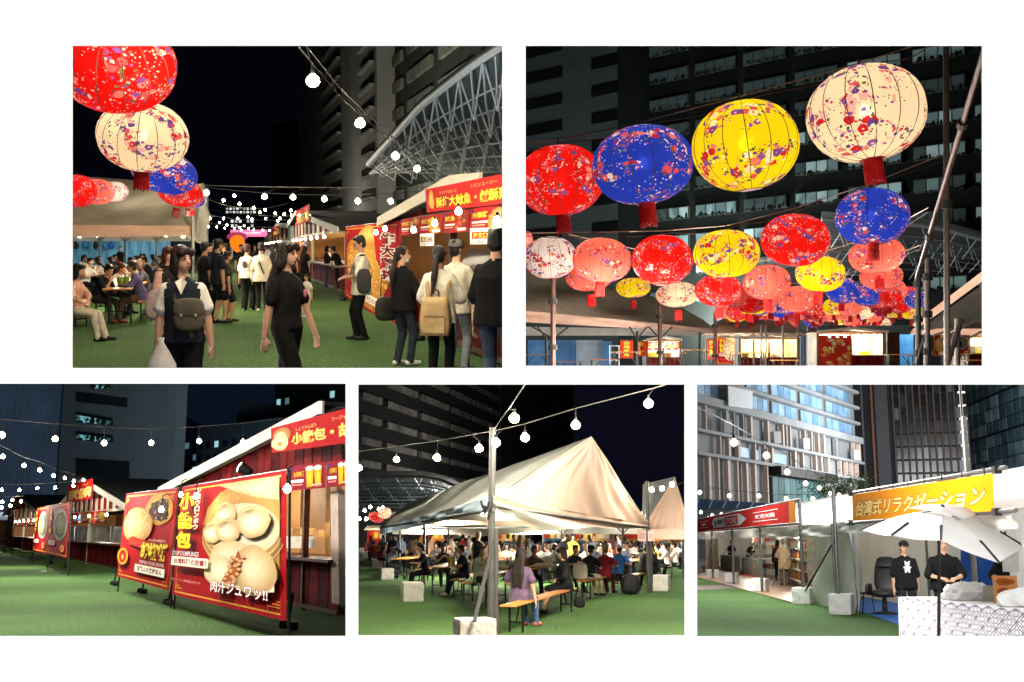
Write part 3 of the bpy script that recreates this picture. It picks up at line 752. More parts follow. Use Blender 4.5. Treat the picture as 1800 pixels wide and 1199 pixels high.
def turf(name, P, vnear, far, m=9, base=(.052, .126, .042)):
    l, t, r, b = P.rect; mb = MB(); k = 24
    def fn(a, c):
        dn = P.g(CX, vnear).y; d = 1 / ((1 - c) / dn + c / far); return P.gx(l - m + (r - l + 2 * m) * a, d)
    mb.grid(fn, k, k)
    nm = 'turf_%s' % str(base)
    if nm not in MATS:
        mm = mat(nm, base, rough=.95, var=0, spec=.08); N = mm.node_tree.nodes; L = mm.node_tree.links; bs = N['Principled BSDF']
        tc = N.new('ShaderNodeTexCoord'); n1 = N.new('ShaderNodeTexNoise'); n1.inputs['Scale'].default_value = 28; n1.inputs['Detail'].default_value = 6; n1.inputs['Roughness'].default_value = .75
        n2 = N.new('ShaderNodeTexNoise'); n2.inputs['Scale'].default_value = .35; n2.inputs['Detail'].default_value = 3
        mp = N.new('ShaderNodeMapping'); mp.inputs['Scale'].default_value = (1.0, .35, 1)
        L.new(tc.outputs['Object'], mp.inputs['Vector']); L.new(mp.outputs['Vector'], n1.inputs['Vector']); L.new(tc.outputs['Object'], n2.inputs['Vector'])
        r1 = N.new('ShaderNodeValToRGB'); e = r1.color_ramp.elements; e[0].position = .36; e[1].position = .64
        e[0].color = (*[c * .35 for c in base], 1); e[1].color = (base[0] * 2.3, base[1] * 1.9, base[2] * 1.7, 1)
        mx = N.new('ShaderNodeMix'); mx.data_type = 'RGBA'; mx.blend_type = 'MULTIPLY'; mx.inputs['Factor'].default_value = .5
        r2 = N.new('ShaderNodeValToRGB'); r2.color_ramp.elements[0].position = .3; r2.color_ramp.elements[0].color = (.45, .5, .42, 1); r2.color_ramp.elements[1].position = .7; r2.color_ramp.elements[1].color = (1.1, 1.05, 1, 1)
        L.new(n1.outputs['Fac'], r1.inputs[0]); L.new(n2.outputs['Fac'], r2.inputs[0]); L.new(r1.outputs[0], mx.inputs['A']); L.new(r2.outputs[0], mx.inputs['B']); L.new(mx.outputs['Result'], bs.inputs['Base Color'])
        bp = N.new('ShaderNodeBump'); bp.inputs['Strength'].default_value = .7; bp.inputs['Distance'].default_value = .03; L.new(n1.outputs['Fac'], bp.inputs['Height']); L.new(bp.outputs['Normal'], bs.inputs['Normal'])
    return struct(name, mb, MATS[nm], P)
turf('ground', P1, 657.5, 900); turf('ground', P3, 1128, 900, 7); turf('ground', P4, 1127, 900, 7); 
def lamp(P, loc, energy, col=(1, .9, .75), r=.08, kind='POINT', name='lamp_light', rot=None, spot=None):
    ld = bpy.data.lights.new(name, kind); ld.energy = energy; ld.color = col
    if kind != 'SUN': ld.shadow_soft_size = r
    if spot: ld.spot_size = spot; ld.spot_blend = .6
    o = bpy.data.objects.new(name, ld); COL.objects.link(o); o.matrix_basis = P.M @ Matrix.Translation(V(loc)) @ (rot or Matrix.Identity(4)); return o
def aim(a, b): return (V(b) - V(a)).to_track_quat('-Z', 'Y').to_matrix().to_4x4()
# ------------------------------------------------------------------ market stalls and printed sheets
RED, GOLD, CREAM, WHITE, DKRED = lin((200, 28, 30)), lin((246, 196, 60)), lin((250, 236, 200)), lin((250, 248, 244)), lin((120, 12, 18))
def seg(pl, t0, t1, h0, h1, th, off=0.0):
    f = [pl.q(t0, h0, off), pl.q(t1, h0, off), pl.q(t1, h1, off), pl.q(t0, h1, off)]; return MB().hexa([p - pl.n * th for p in f], f)
def food_sheet(sh, k, title, r):
    """small menu print: food picture, gold title, price lines"""
    sh.base(lin((176, 24, 30)), 4, 4)
    cols = [((250, 200, 60), (200, 120, 20)), ((240, 170, 90), (180, 90, 30)), ((230, 90, 50), (60, 30, 24)), ((235, 200, 130), (190, 130, 60)), ((240, 220, 120), (220, 170, 20)), ((120, 170, 220), (40, 60, 150))][k % 6]
    for i in range(7): sh.ell(.70 + r.uniform(-.14, .16), .48 + r.uniform(-.28, .3), r.uniform(.10, .17), r.uniform(.14, .24), lin(cols[0]), lin(cols[1]), 12, wob=.12)
    sh.words(title, .10, .55, .52, .80, GOLD, DKRED, .02, .08); sh.rect(.08, .34, .5, .42, WHITE, 1); sh.rect(.08, .22, .44, .28, lin((240, 160, 150)), 1); sh.rect(.62, .08, .94, .2, WHITE, 1); sh.ell(.10, .88, .05, .07, lin((40, 50, 120)), lin((40, 50, 120)), 10)
MENU = ['炸鶏', '胡椒餅', '魷魚', '小籠包', '啤酒', '鹹酥鶏', '魯肉飯', '焼餃子', '豆花', '芒果氷']
def stall(P, label, pl, He, Ha, ta=.5, depth=3.0, ch=.95, sign=None, nmenu=4, menu_t=(.02, .98), menu_h=None, nb=16, boards=True, lampW=60, lampc=(1, .82, .55), wallc=(170, 118, 66), posts=(0.01, .5, .99), counter=True, sign_t=None, sign_h=None, stripe=False, sideR=True, glass=False, bright=0.0, seed=1, bulbs=4, bulb_kind='warm', trim_w=.16, gable=True, goods=7):
    off = pl.A; r = random.Random(seed); inn = -pl.n; L = pl.L
    root = thing('market_stall', label, 'stall', P, pl.A, group='market stalls')
    redw = mat('stall_red', lin((120, 20, 22)), spec=.06, rough=.8, var=.2, scale=4.0, bump=.1, bscale=20.0); redd = mat('stall_red_dark', lin((86, 14, 18)), spec=.06, rough=.8, var=.2, scale=4.0)
    wht = mat('stall_white_trim', lin((206, 196, 178)), rough=.6, var=.06, scale=5.0); brn = mat('stall_brown', lin((92, 52, 30)), rough=.6, var=.2, scale=4.0); inner = mat('stall_inner_%02x%02x%02x' % wallc, lin(wallc), rough=.6, var=.12, scale=2.0)
    lo = min(ta, 1 - ta) if 0 < ta < 1 else 1
    slope = (Ha - He) / (ta if ta >= .5 else 1 - ta); hr = lambda t: Ha - abs(t - ta) * slope
    # shell
    m = seg(pl, 0, 1, 0, min(hr(0), hr(1)) + .02, .08, -depth); 
    part('back_wall', m, inner, root, off=off)
    for t in ((0, 1) if sideR else (0,)):
        a, b = pl.q(t, 0), pl.q(t, 0) + inn * depth; m = MB(); m.hexa([a, b, b + pl.d * .06, a + pl.d * .06], [p + V((0, 0, hr(t) - .03)) for p in (a, b, b + pl.d * .06, a + pl.d * .06)]); part('side_wall', m, inner, root, off=off)
    for t in posts: part('post', MB().box(pl.q(t, He / 2, -.02), (.11, .11, He), math.atan2(pl.d.y, pl.d.x)), wht if stripe else brn, root, off=off)
    ov = .35
    for (ta0, ta1) in ((-.03, ta), (ta, 1.03)):
        if abs(ta1 - ta0) < .04: continue
        ta1 = min(ta1, 1.0 if not sideR else 1.03)
        f = [pl.q(ta0, hr(ta0), ov), pl.q(ta1, hr(ta1), ov)]; g = [p + inn * (depth + ov + .3) for p in f]; up = V((0, 0, .07)); m = MB(); m.hexa([f[0], f[1], g[1], g[0]], [p + up for p in (f[0], f[1], g[1], g[0])]); part('roof', m, mat('stall_roof', lin((40, 40, 44)), rough=.9, var=.1), root, off=off)
        m = MB(); tw = trim_w; m.hexa([pl.q(ta0, hr(ta0) - tw, ov + .05), pl.q(ta1, hr(ta1) - tw, ov + .05), pl.q(ta1, hr(ta1) - tw, ov + .003), pl.q(ta0, hr(ta0) - tw, ov + .003)], [pl.q(ta0, hr(ta0) + .075, ov + .05), pl.q(ta1, hr(ta1) + .075, ov + .05), pl.q(ta1, hr(ta1) + .075, ov + .003), pl.q(ta0, hr(ta0) + .075, ov + .003)]); part('bargeboard', m, wht, root, off=off)
    if gable:
        n = nb
        for i in range(n):
            t0, t1 = i / n + .002, (i + 1) / n - .002; ha, hb = hr(t0) - .04, hr(t1) - .04
            if min(ha, hb) < He + .03: continue
            m = MB(); f = [pl.q(t0, He, 0), pl.q(t1, He, 0), pl.q(t1, hb, 0), pl.q(t0, ha, 0)]; m.hexa([p + inn * .03 for p in f], f); part('gable_board', m, (wht if i % 2 else redw) if stripe else (redw if i % 3 else redd), root, off=off)
    part('beam', seg(pl, 0, 1, He - .1, He - .004, .1, .06), wht if stripe else brn, root, off=off)
    if counter:
        m = seg(pl, 0, 1, ch - .05, ch, .5, .22); part('counter_top', m, brn, root, off=off)
        if boards:
            for i in range(nb):
                part('counter_board', seg(pl, i / nb + .0015, (i + 1) / nb - .0015, .12, ch - .052, .03, .0), redw if i % 2 else redd, root, off=off)
        part('base_rail', seg(pl, 0, 1, .04, .12, .08, .03), brn, root, off=off)
    if sign:
        st = sign_t or (.2, .8); shh = sign_h or (He + .02, He + .55)
        sh = Sheet(pl.q(st[0], shh[0], ov + .1), pl.q(st[1], shh[0], ov + .1), pl.q(st[1], shh[1], ov + .1), pl.q(st[0], shh[1], ov + .1))
        sh.base(RED, 8, 4); sh.words(sign, .10, .12, .96, .62, GOLD, lin((255, 240, 180)), .03, .09); sh.words('たいわんやたい', .2, .70, .5, .86, lin((250, 150, 90)), bold=.02); sh.words('グルメ', .62, .72, .85, .88, lin((250, 150, 90)), bold=.02)
        sh.build('sign_board', root, off=off)
    if nmenu:
        mh = menu_h or (He - .62, He - .12)
        for i in range(nmenu):
            a = menu_t[0] + (menu_t[1] - menu_t[0]) * i / nmenu; b = menu_t[0] + (menu_t[1] - menu_t[0]) * (i + .97) / nmenu
            sh = Sheet(pl.q(a, mh[0], .12), pl.q(b, mh[0], .12), pl.q(b, mh[1], .12), pl.q(a, mh[1], .12)); food_sheet(sh, r.randrange(6), r.choice(MENU), r); sh.build('menu_sheet', root, off=off)
    if glass:
        gm = cmat((190, 200, 205), rough=.1, var=.05)
        for i in range(4):
            a = .05 + i * .235; part('window_panel', seg(pl, a, a + .225, ch + .05, He - .68, .02, -.06), mat('stall_glass', (.55, .6, .62), rough=.15, var=.3, scale=1.2, spec=.8), root, off=off)
    # goods on the inner shelf
    for i in range(goods):
        t = r.uniform(.08, .9); w = r.uniform(.2, .5); h = r.uniform(.12, .4); part('goods_box', MB().box(pl.q(t, ch + h / 2 + .002 * i, -depth * r.uniform(.3, .8)), (w, .3, h), math.atan2(pl.d.y, pl.d.x)), cmat(r.choice([(200, 170, 120), (230, 225, 215), (150, 105, 60), (120, 120, 122), (200, 190, 60)])), root, off=off)
    part('inner_shelf', seg(pl, .02, .98, ch - .08, ch - .03, .9, -depth * .25), brn, root, off=off)
    bm, sm = bulb_mesh(bulb_kind, 150.0, (1, .86, .56))
    for i in range(bulbs):
        t = .1 + .8 * (i + .5) / bulbs; p = pl.q(t, He - .18, .32); b = obj('bulb', bm, root, M=Matrix.Translation(p - off)); obj('socket', sm, b)
    for i in range(2): lamp(P, pl.q(.3 + .4 * i, He - .25, -depth * .5), lampW, lampc, .12, name='stall_lamp')
    return root
def print_banner(sh, kind):
    sh.base(lin((160, 20, 28)), 14, 18)
    gl = lin((236, 160, 60)); w = .012 * sh.w / 2
    e = .035
    sh.line([(e, e), (1 - e, e), (1 - e, 1 - e), (e, 1 - e), (e, e)], .026, gl)
    for (u, v, a, b) in ((e, e, 1, 1), (1 - e, e, -1, 1), (e, 1 - e, 1, -1), (1 - e, 1 - e, -1, -1)):
        for k in range(3): sh.line([(u + a * (.02 + .03 * k), v + b * .0), (u + a * (.02 + .03 * k), v + b * (.08 - .02 * k)), (u, v + b * (.08 - .02 * k))], .014, gl)
    def bun(u, v, ru, rv, c0=(252, 240, 214), c1=(204, 170, 116)):
        sh.ell(u + ru * .04, v - rv * .08, ru * 1.06, rv * 1.04, lin((150, 116, 70)), lin((196, 164, 118)), 30, wob=.03); sh.ell(u, v, ru, rv, lin(c0), lin(c1), 30, ctr=(u - ru * .15, v - rv * .1), wob=.03)
    def pleats(u, v, ru, rv):
        for i in range(9):
            a = math.pi * (.1 + .8 * i / 8); sh.line([(u, v + rv * .75), (u + ru * .45 * math.cos(a), v + rv * (.75 - .45 * math.sin(a))), (u + ru * .8 * math.cos(a), v + rv * (.5 - .65 * math.sin(a)))], .012, lin((196, 164, 112)))
    if kind == 'xlb':
        sh.fan([(.30, .62), (.34, .78), (.46, .90), (.62, .955), (.965, .955), (.965, .26), (.60, .22), (.40, .36), (.31, .48)], lin((206, 170, 112)), lin((176, 128, 66)))
        sh.ell(.655, .645, .31, .25, lin((150, 104, 52)), lin((196, 146, 80)), 44); sh.ell(.67, .60, .295, .20, lin((240, 226, 204)), lin((214, 186, 146)), 44)
        for k in range(5): sh.line([(.655 + (.315 + .008 * k) * math.cos(a), .645 - .02 * k + .255 * math.sin(a)) for a in np.linspace(1.0 * math.pi, 1.92 * math.pi, 26)], .022, lin(((226, 200, 156), (168, 132, 84), (214, 184, 134), (150, 112, 66), (206, 174, 124))[k]))
        sh.fan([(.44, .965), (.965, .965), (.965, .80), (.80, .83), (.62, .89)], lin((232, 212, 174)), lin((206, 174, 122)))
        for k in range(6): sh.line([(.56 + .07 * k, .962), (.70 + .045 * k, .865 - .008 * k)], .008, lin((172, 138, 92)))
        for (u, v, ru, rv) in ((.53, .735, .095, .085), (.42, .585, .085, .085), (.575, .60, .105, .09), (.79, .665, .125, .11)):
            bun(u, v, ru, rv); pleats(u, v, ru, rv)
        sh.fan([(.36, .30), (.50, .20), (.80, .15), (.965, .18), (.965, .36), (.80, .40), (.55, .40)], lin((246, 240, 226)), lin((226, 212, 184)))
        bun(.64, .36, .20, .16, (250, 238, 210), (212, 184, 132)); bun(.82, .32, .145, .17, (248, 230, 194), (196, 158, 102)); bun(.55, .28, .15, .12, (252, 240, 214), (220, 194, 144))
        sh.fan([(.70, .45), (.725, .38), (.72, .27), (.64, .18), (.56, .19), (.62, .29), (.67, .38)], lin((206, 112, 60)), lin((150, 74, 40)))
        for i in range(18): sh.ell(.635 + .045 * math.sin(i * 2.3) + .004 * i, .20 + .012 * i, .022, .013, lin((244, 200, 150)), lin((196, 116, 66)), 8)
        sh.ell(.57, .18, .08, .022, lin((246, 170, 60)), lin((236, 200, 140)), 16)
        sh.column('小籠包', .065, .43, .255, .94, lin((252, 206, 40)), lin((140, 40, 10)), .05, .085)
        sh.column('ショウロンポウ', .27, .60, .325, .96, lin((250, 230, 200)), lin((180, 50, 20)), .03, .08)
        sh.words('SOUP DUMPLINGS', .05, .375, .36, .415, lin((240, 220, 220)), bold=.01)
        sh.rect(.05, .285, .46, .365, lin((250, 236, 214)), 4); sh.words('台湾料理の定番！', .08, .30, .44, .35, lin((160, 20, 30)), bold=.03)
        sh.words('肉汁ジュワッ!!', .50, .115, .95, .205, WHITE, lin((150, 20, 20)), .02, .06)
        sh.words('*写真はイメージです。実際の商品とは異なります', .06, .15, .40, .17, lin((236, 170, 160)), bold=0)
    elif kind == 'pepper':
        sh.ell(.72, .80, .25, .17, lin((240, 196, 104)), lin((196, 132, 56)), 30, wob=.03); sh.ell(.74, .79, .17, .11, lin((110, 70, 56)), lin((66, 40, 34)), 24, wob=.1)
        for i in range(18): sh.ell(.74 + .13 * math.sin(i * 1.9), .79 + .09 * math.cos(i * 2.7), .03, .02, lin(((200, 160, 130), (90, 60, 50), (150, 160, 100))[i % 3]), lin((80, 50, 40)), 8)
        sh.ell(.36, .63, .30, .20, lin((238, 204, 132)), lin((186, 130, 66)), 36, wob=.02)
        r = random.Random(5)
        for i in range(150):
            a, q = r.uniform(0, 6.28), math.sqrt(r.random()); sh.k -= 1 if i else 0
            sh.ell(.36 + .27 * q * math.cos(a), .63 + .18 * q * math.sin(a), .011, .009, lin((252, 236, 190)), lin((214, 170, 100)), 6)
        for i in range(7): sh.ell(.30 + .05 * i, .45 - .006 * i, .09, .05, lin((214, 90, 40)), lin((184, 30, 32)), 12)
        sh.words('胡椒餅', .50, .27, .97, .45, lin((252, 210, 60)), lin((120, 60, 10)), .05, .10)
        sh.words('フージャオビン', .62, .46, .92, .49, lin((250, 230, 200)), bold=.02)
        sh.words('PEPPER PORK BUNS', .50, .215, .93, .25, lin((236, 200, 200)), bold=.01); sh.rect(.42, .115, .95, .20, lin((250, 236, 220)), 4); sh.words('豆乳入り焼肉まん', .47, .13, .91, .185, lin((110, 20, 24)), bold=.03)
        sh.ell(.14, .26, .12, .10, lin((240, 180, 50)), lin((220, 150, 40)), 24); sh.ell(.14, .26, .08, .075, lin((200, 30, 40)), lin((170, 20, 30)), 20); sh.ell(.14, .25, .03, .035, lin((250, 200, 80)), lin((240, 120, 40)), 12)
    elif kind == 'chicken':
        sh.ell(.46, .50, .40, .44, lin((232, 184, 90)), lin((190, 120, 40)), 44, wob=.06)
        r = random.Random(9)
        for i in range(170):
            a, q = r.uniform(0, 6.28), math.sqrt(r.random()); sh.k -= 1 if i else 0
            sh.ell(.46 + .36 * q * math.cos(a), .50 + .40 * q * math.sin(a), .028, .016, lin((248, 214, 130)), lin(r.choice([(206, 140, 56), (226, 170, 84), (180, 110, 40)])), 7)
        sh.ell(.55, .88, .22, .10, lin((246, 210, 120)), lin((210, 150, 60)), 20, wob=.1)
        sh.fan([(.62, .96), (.97, .96), (.97, .48), (.78, .45), (.66, .62)], lin((196, 24, 34)), lin((190, 20, 30)))
        sh.column('炸大鶏排', .74, .42, .93, .90, lin((120, 14, 24)), lin((250, 244, 236)), .04, .12)
        sh.rect(.30, .10, .80, .20, lin((250, 240, 226)), 4); sh.words('ここだけの味', .36, .115, .76, .18, lin((150, 20, 24)), bold=.02); sh.words('TAIWAN FRIED CHICKEN', .30, .055, .8, .085, lin((250, 190, 120)), bold=.01)
    else:
        sh.ell(.62, .60, .33, .30, lin((190, 196, 190)), lin((150, 150, 140)), 30); sh.ell(.62, .60, .27, .24, lin((150, 140, 110)), lin((90, 80, 60)), 30, wob=.05)
        for i in range(14): sh.ell(.62 + .18 * math.sin(i * 2.1), .60 + .16 * math.cos(i * 3.1), .05, .04, lin(((220, 200, 150), (120, 130, 80), (170, 110, 70))[i % 3]), lin((110, 90, 60)), 9)
        sh.column('台湾麺線' if kind == 'noodle' else '魯肉飯丼', .08, .42, .22, .92, lin((252, 206, 60)), lin((130, 30, 10)), .04, .10)
        sh.rect(.10, .20, .44, .28, lin((250, 236, 220)), 3); sh.words('台湾の味', .14, .215, .40, .265, lin((150, 20, 24)), bold=.02); sh.ell(.8, .16, .10, .07, lin((230, 60, 60)), lin((250, 180, 100)), 14)
def banner_stand(P, label, c4, kind, feet, sag_=0.0, lean=0.0, tube_r=.018):
    """c4: bottom left, bottom right, top right, top left points; feet: ground points of the base weights"""
    loc = V((c4[0].x, c4[0].y, 0)); root = thing('banner_stand', label, 'banner', P, loc, group='printed food banners')
    sh = Sheet(*c4); sh.d_ = (sh.c[1] - sh.c[0]).normalized(); print_banner(sh, kind); sh.build('print', root, .7, off=loc)
    bl, br, tr, tl = [V(p) for p in c4]; n = sh.n
    fr = cmat((40, 40, 42), rough=.4, metal=.4)
    part('top_rail', MB().cyl(tl - n * .03, tr - n * .03, tube_r, tube_r, 8), fr, root, off=loc)
    for a, b in ((bl, tl), (br, tr)): part('upright', MB().cyl(V((a.x, a.y, .02)) - n * .05, b - n * .05, tube_r, tube_r, 8), fr, root, off=loc)
    for p in feet:
        p = V(p); m = MB(); s = .085
        for q in (-1, 1): m = MB(); m.lathe([(.005, 0), (s, .01), (s * 1.05, .04), (s, .10), (s * .8, .12), (.02, .125)], 12, c=p - loc + sh.d_ * (.10 * q) * 2.2); part('base_weight', m, cmat((22, 24, 26), rough=.5), root, True)
        part('leg', MB().cyl(p + V((0, 0, .1)), V((p.x, p.y, .55)) - n * .06, .02, .02, 6), fr, root, off=loc)
    return root

def rounded(w, d, h, top=.9, n=5, e=3.2, sagz=0.0):
    """soft box, base at z=0"""
    bm = bmesh.new(); bmesh.ops.create_cube(bm, size=2); bmesh.ops.subdivide_edges(bm, edges=bm.edges[:], cuts=n, use_grid_fill=True); mb = MB()
    for v in bm.verts:
        x, y, z = v.co; k = (abs(x) ** e + abs(y) ** e + abs(z) ** e) ** (1 / e); x, y, z = x / k, y / k, z / k
        q = 1 - (1 - top) * (z + 1) / 2; v.co = V((x * w / 2 * q, y * d / 2 * q, (z + 1) * h / 2 - sagz * (1 - x * x) * (z > 0)))
    bm.verts.index_update(); mb.add([v.co.copy() for v in bm.verts], [[v.index for v in f.verts] for f in bm.faces]); bm.free(); return mb
# ================================================================== view 1: night market street (upper left)
P = P1
WARM = dict(kind='warm', e=150.0, col=(1, .86, .56))
# --- tower with balconies
def tower(P, label, uvp, x0, uL, uR, vtop, hb, floors, mwall, bays, side=None, slab_out=.6, base_h=0.0, far_d=None, lit=None):
    """balconied face whose level lines run to uvp; floors: heights; bays: list of (u0,u1) of the recessed balconies as seen on that face"""
    dL = x0 * F / (uL - uvp); dR = x0 * F / (uR - uvp)
    pl = vp_plane(P, uvp, x0, dL, dR); root = thing('tower_block', label, 'building', P, pl.A)
    top = hb; off = pl.A
    mb = MB(); th = 14.0
    a, b = pl.q(0, 0), pl.q(1, 0); mb.hexa([a, b, b - pl.n * th, a - pl.n * th], [p + V((0, 0, top)) for p in (a, b, b - pl.n * th, a - pl.n * th)])
    part('wall', mb, mwall, root, off=off)
    tu = lambda u: ((x0 * F / (u - uvp)) - dL) / (dR - dL)
    return pl, root, off, tu
mw = mat('tower_wall', lin((150, 148, 142)), rough=.9, var=.10, scale=.15)
mdk = mat('tower_dark', lin((62, 66, 60)), rough=.9, var=.15, scale=.2)
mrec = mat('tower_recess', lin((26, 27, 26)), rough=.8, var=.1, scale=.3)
pl, tw, off, tu = tower(P, 'grey tower block with stepped balcony recesses behind the canopy', 339, 30, 531, 668, 80, 62, None, mw, None)
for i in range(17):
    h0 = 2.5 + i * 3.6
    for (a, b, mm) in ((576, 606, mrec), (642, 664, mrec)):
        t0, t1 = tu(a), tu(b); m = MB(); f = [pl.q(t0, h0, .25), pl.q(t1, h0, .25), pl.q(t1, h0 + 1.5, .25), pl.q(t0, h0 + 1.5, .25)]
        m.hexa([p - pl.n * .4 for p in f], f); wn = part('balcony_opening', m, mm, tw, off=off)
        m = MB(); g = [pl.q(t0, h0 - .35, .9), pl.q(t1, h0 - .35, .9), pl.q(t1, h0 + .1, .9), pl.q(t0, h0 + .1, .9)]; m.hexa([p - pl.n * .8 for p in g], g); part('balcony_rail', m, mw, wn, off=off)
# darker wing to the right of it, with planted balcony bands
dR = 30 * F / (668 - 339)
plw = vp_plane(P, 339, 33, 33 * F / (668 - 339), 33 * F / (897 - 339)); wing = thing('tower_wing', 'dark wing of the tower with long planted balcony bands', 'building', P, plw.A)
m = MB(); a, b = plw.q(0, 0), plw.q(1, 0); m.hexa([a, b, b - plw.n * 9, a - plw.n * 9], [p + V((0, 0, 60)) for p in (a, b, b - plw.n * 9, a - plw.n * 9)]); part('wall', m, mat('wing_wall', lin((52, 58, 50)), rough=.95, var=.15, scale=.2), wing, off=plw.A)
for i in range(11):
    h0 = 9 + i * 4.2
    for t0, t1 in ((.10, .30), (.36, .56), (.62, .82), (.86, .99)):
        m = MB(); f = [plw.q(t0, h0, .5), plw.q(t1, h0, .5), plw.q(t1, h0 + 1.5, .5), plw.q(t0, h0 + 1.5, .5)]; m.hexa([p - plw.n * .7 for p in f], f)
        bd = part('balcony_band', m, mat('band_wall', lin((120, 120, 112)), rough=.9, var=.3, scale=.4), wing, off=plw.A)
# distant low block by the street's end and dark blocks
m = MB(); a = P.gx(480, 420); b = P.gx(536, 400); m.hexa([a, b, b + V((0, 20, 0)), a + V((0, 20, 0))], [p + V((0, 0, 46)) for p in (a, b, b + V((0, 20, 0)), a + V((0, 20, 0)))])
solo('distant_block', m, mat('distant_block', lin((30, 36, 48)), rough=.9, var=.2, scale=.1), P, 'dark distant block standing left of the grey tower', 'building', a, off=a)
def lit_block(u0, u1, v0, v1, d, label, cols, rows, chance=.7):
    pl = Plane(P, P.gx(u0, d), P.gx(u1, d)); root = thing('lit_building', label, 'building', P, pl.A)
    h1 = P.h(v0 - 6, d); m = MB(); a, b = pl.q(0, 0), pl.q(1, 0); m.hexa([a, b, b + V((0, 12, 0)), a + V((0, 12, 0))], [p + V((0, 0, h1)) for p in (a, b, b + V((0, 12, 0)), a + V((0, 12, 0)))])
    part('wall', m, mat('lit_block_wall', lin((36, 38, 42)), rough=.9, var=.1), root, off=pl.A)
    hb, ht = P.h(v1, d), P.h(v0, d); cells = [((i + .1) / cols, (i + .85) / cols, hb + (ht - hb) * (j + .15) / rows, hb + (ht - hb) * (j + .85) / rows) for j in range(rows) for i in range(cols) if rnd.random() < chance]
    fmm = cmat((60, 60, 62), var=0); facade_windows(root, pl, cells, .3, fmm, None, off=pl.A, lit=lambda i: True, litm=[mat('office_light_a', (.8, .85, .8), emit=1.1, ecol=(.9, .95, .85), var=0), mat('office_light_b', (.5, .55, .5), emit=.45, ecol=(.85, .95, .9), var=0)])
lit_block(398, 452, 364, 376, 330, 'far building with one bright row of office windows', 9, 2)
lit_block(406, 448, 385, 401, 300, 'far building with tall white lit window strips over the gate', 6, 2)
# --- space-frame canopy on the right
root = thing('space_frame_canopy', 'curved white steel space-frame canopy jutting over the stalls', 'canopy', P, P.gx(800, 80))
cz = P.gx(800, 80); edge = [(648, 289), (700, 231), (740, 186), (790, 146), (840, 108), (893, 74)]
def cpt(s, t):
    """s 0..1 along the rim from tip to the right, t 0..1 towards the back"""
    k = s * (len(edge) - 1); i = min(len(edge) - 2, int(k)); f = k - i
    u = edge[i][0] * (1 - f) + edge[i + 1][0] * f; v = edge[i][1] * (1 - f) + edge[i + 1][1] * f
    d = 95 - 25 * s; p = P.at(u, v, d); q = P.at(min(893, 648 + 245 * s ** .8 * 1.0 + 60 * t), 290 + 45 * s * .7, 120)
    return p.lerp(q, t)
m = MB(); m.grid(lambda a, b: cpt(a, b) + V((0, 0, .4)), 14, 8); m.grid(lambda a, b: cpt(1 - a, b) + V((0, 0, .55)), 14, 8)
part('roof_skin', m, mat('canopy_skin', lin((112, 124, 132)), rough=.6, var=.1, scale=.3), root, off=cz)
steel = mat('canopy_steel', lin((200, 204, 208)), rough=.45, var=.05)
part('rim', MB().tube([cpt(i / 24, 0) for i in range(25)], .28, 8), steel, root, off=cz)
for j in range(1, 8): part('purlin', MB().tube([cpt(i / 12, j / 8) - V((0, 0, .8)) for i in range(13)], .085, 5), steel, root, off=cz)
for i in range(1, 12):
    part('rafter', MB().tube([cpt(i / 12, j / 6) - V((0, 0, .3 + .9 * math.sin(j))) for j in range(7)], .085, 5), steel, root, off=cz)
for i in range(0, 11):
    for j in range(0, 6):
        if (i + j) % 2 == 0: part('strut', MB().cyl(cpt(i / 12, j / 6), cpt((i + 1) / 12, (j + 1) / 6) - V((0, 0, 1.9)), .075, .075, 5), steel, root, off=cz); part('strut', MB().cyl(cpt((i + 1) / 12, (j + 1) / 6) - V((0, 0, 1.9)), cpt((i + 2) / 12, j / 6), .075, .075, 5), steel, root, off=cz)
# fill lights added behind the stalls to lift tower and canopy; no fixtures
lamp(P, P.gx(600, 140, 3.5), 22000, (1, .95, .84), 2.0, name='forecourt_light')
lamp(P, P.gx(500, 200, 3.5), 5000, (1, .95, .84), 2.0, name='forecourt_light')
lamp(P, P.gx(770, 70, 2.6), 2800, (.9, .95, 1), 1.0, name='forecourt_light')
# --- dining tent on the left
tent_cream = mat('tent_cream', lin((196, 184, 160)), rough=.75, var=.07, scale=1.5, bump=.25, bscale=2.5, transl=.25)
tent_pink = mat('tent_pink', lin((214, 172, 148)), rough=.75, var=.06, scale=1.5, bump=.25, bscale=3.0, transl=.2)
tent_white = mat('tent_white', lin((226, 220, 206)), rough=.7, var=.05, scale=1.5, bump=.25, bscale=3.0, transl=.2)
steel_g = mat('galvanised', lin((150, 148, 142)), rough=.4, metal=.6, var=.1, scale=20.0)
o0 = P.gx(230, 36); tent = thing('dining_tent', 'long dining tent with cream roof and pinkish valance beside the lanterns', 'tent', P, o0)
def wavy(a, b, c, d, amp, fr=9.0, ph=0.0):
    a, b, c, d = V(a), V(b), V(c), V(d); n = (b - a).cross(d - a).normalized()
    def fn(u, v): return a * (1 - u) * (1 - v) + b * u * (1 - v) + c * u * v + d * (1 - u) * v + n * amp * (math.sin(u * fr + v * 4 + ph) + .6 * math.sin(u * fr * 2.3 - v * 7 + 1 + ph)) * (4 * v * (1 - v)) ** .5
    return fn
m = MB(); m.grid(wavy(P.at(114, 396, 36), P.at(342, 398, 36), P.at(347, 324, 43), P.at(114, 308, 43), .10, 7), 30, 16); part('roof', m, tent_cream, tent, True, off=o0)
m = MB(); m.grid(wavy(P.at(114, 417, 36), P.at(342, 415, 36), P.at(342, 397, 36), P.at(114, 395, 36), .03, 12), 30, 4); part('valance', m, tent_pink, tent, True, off=o0)
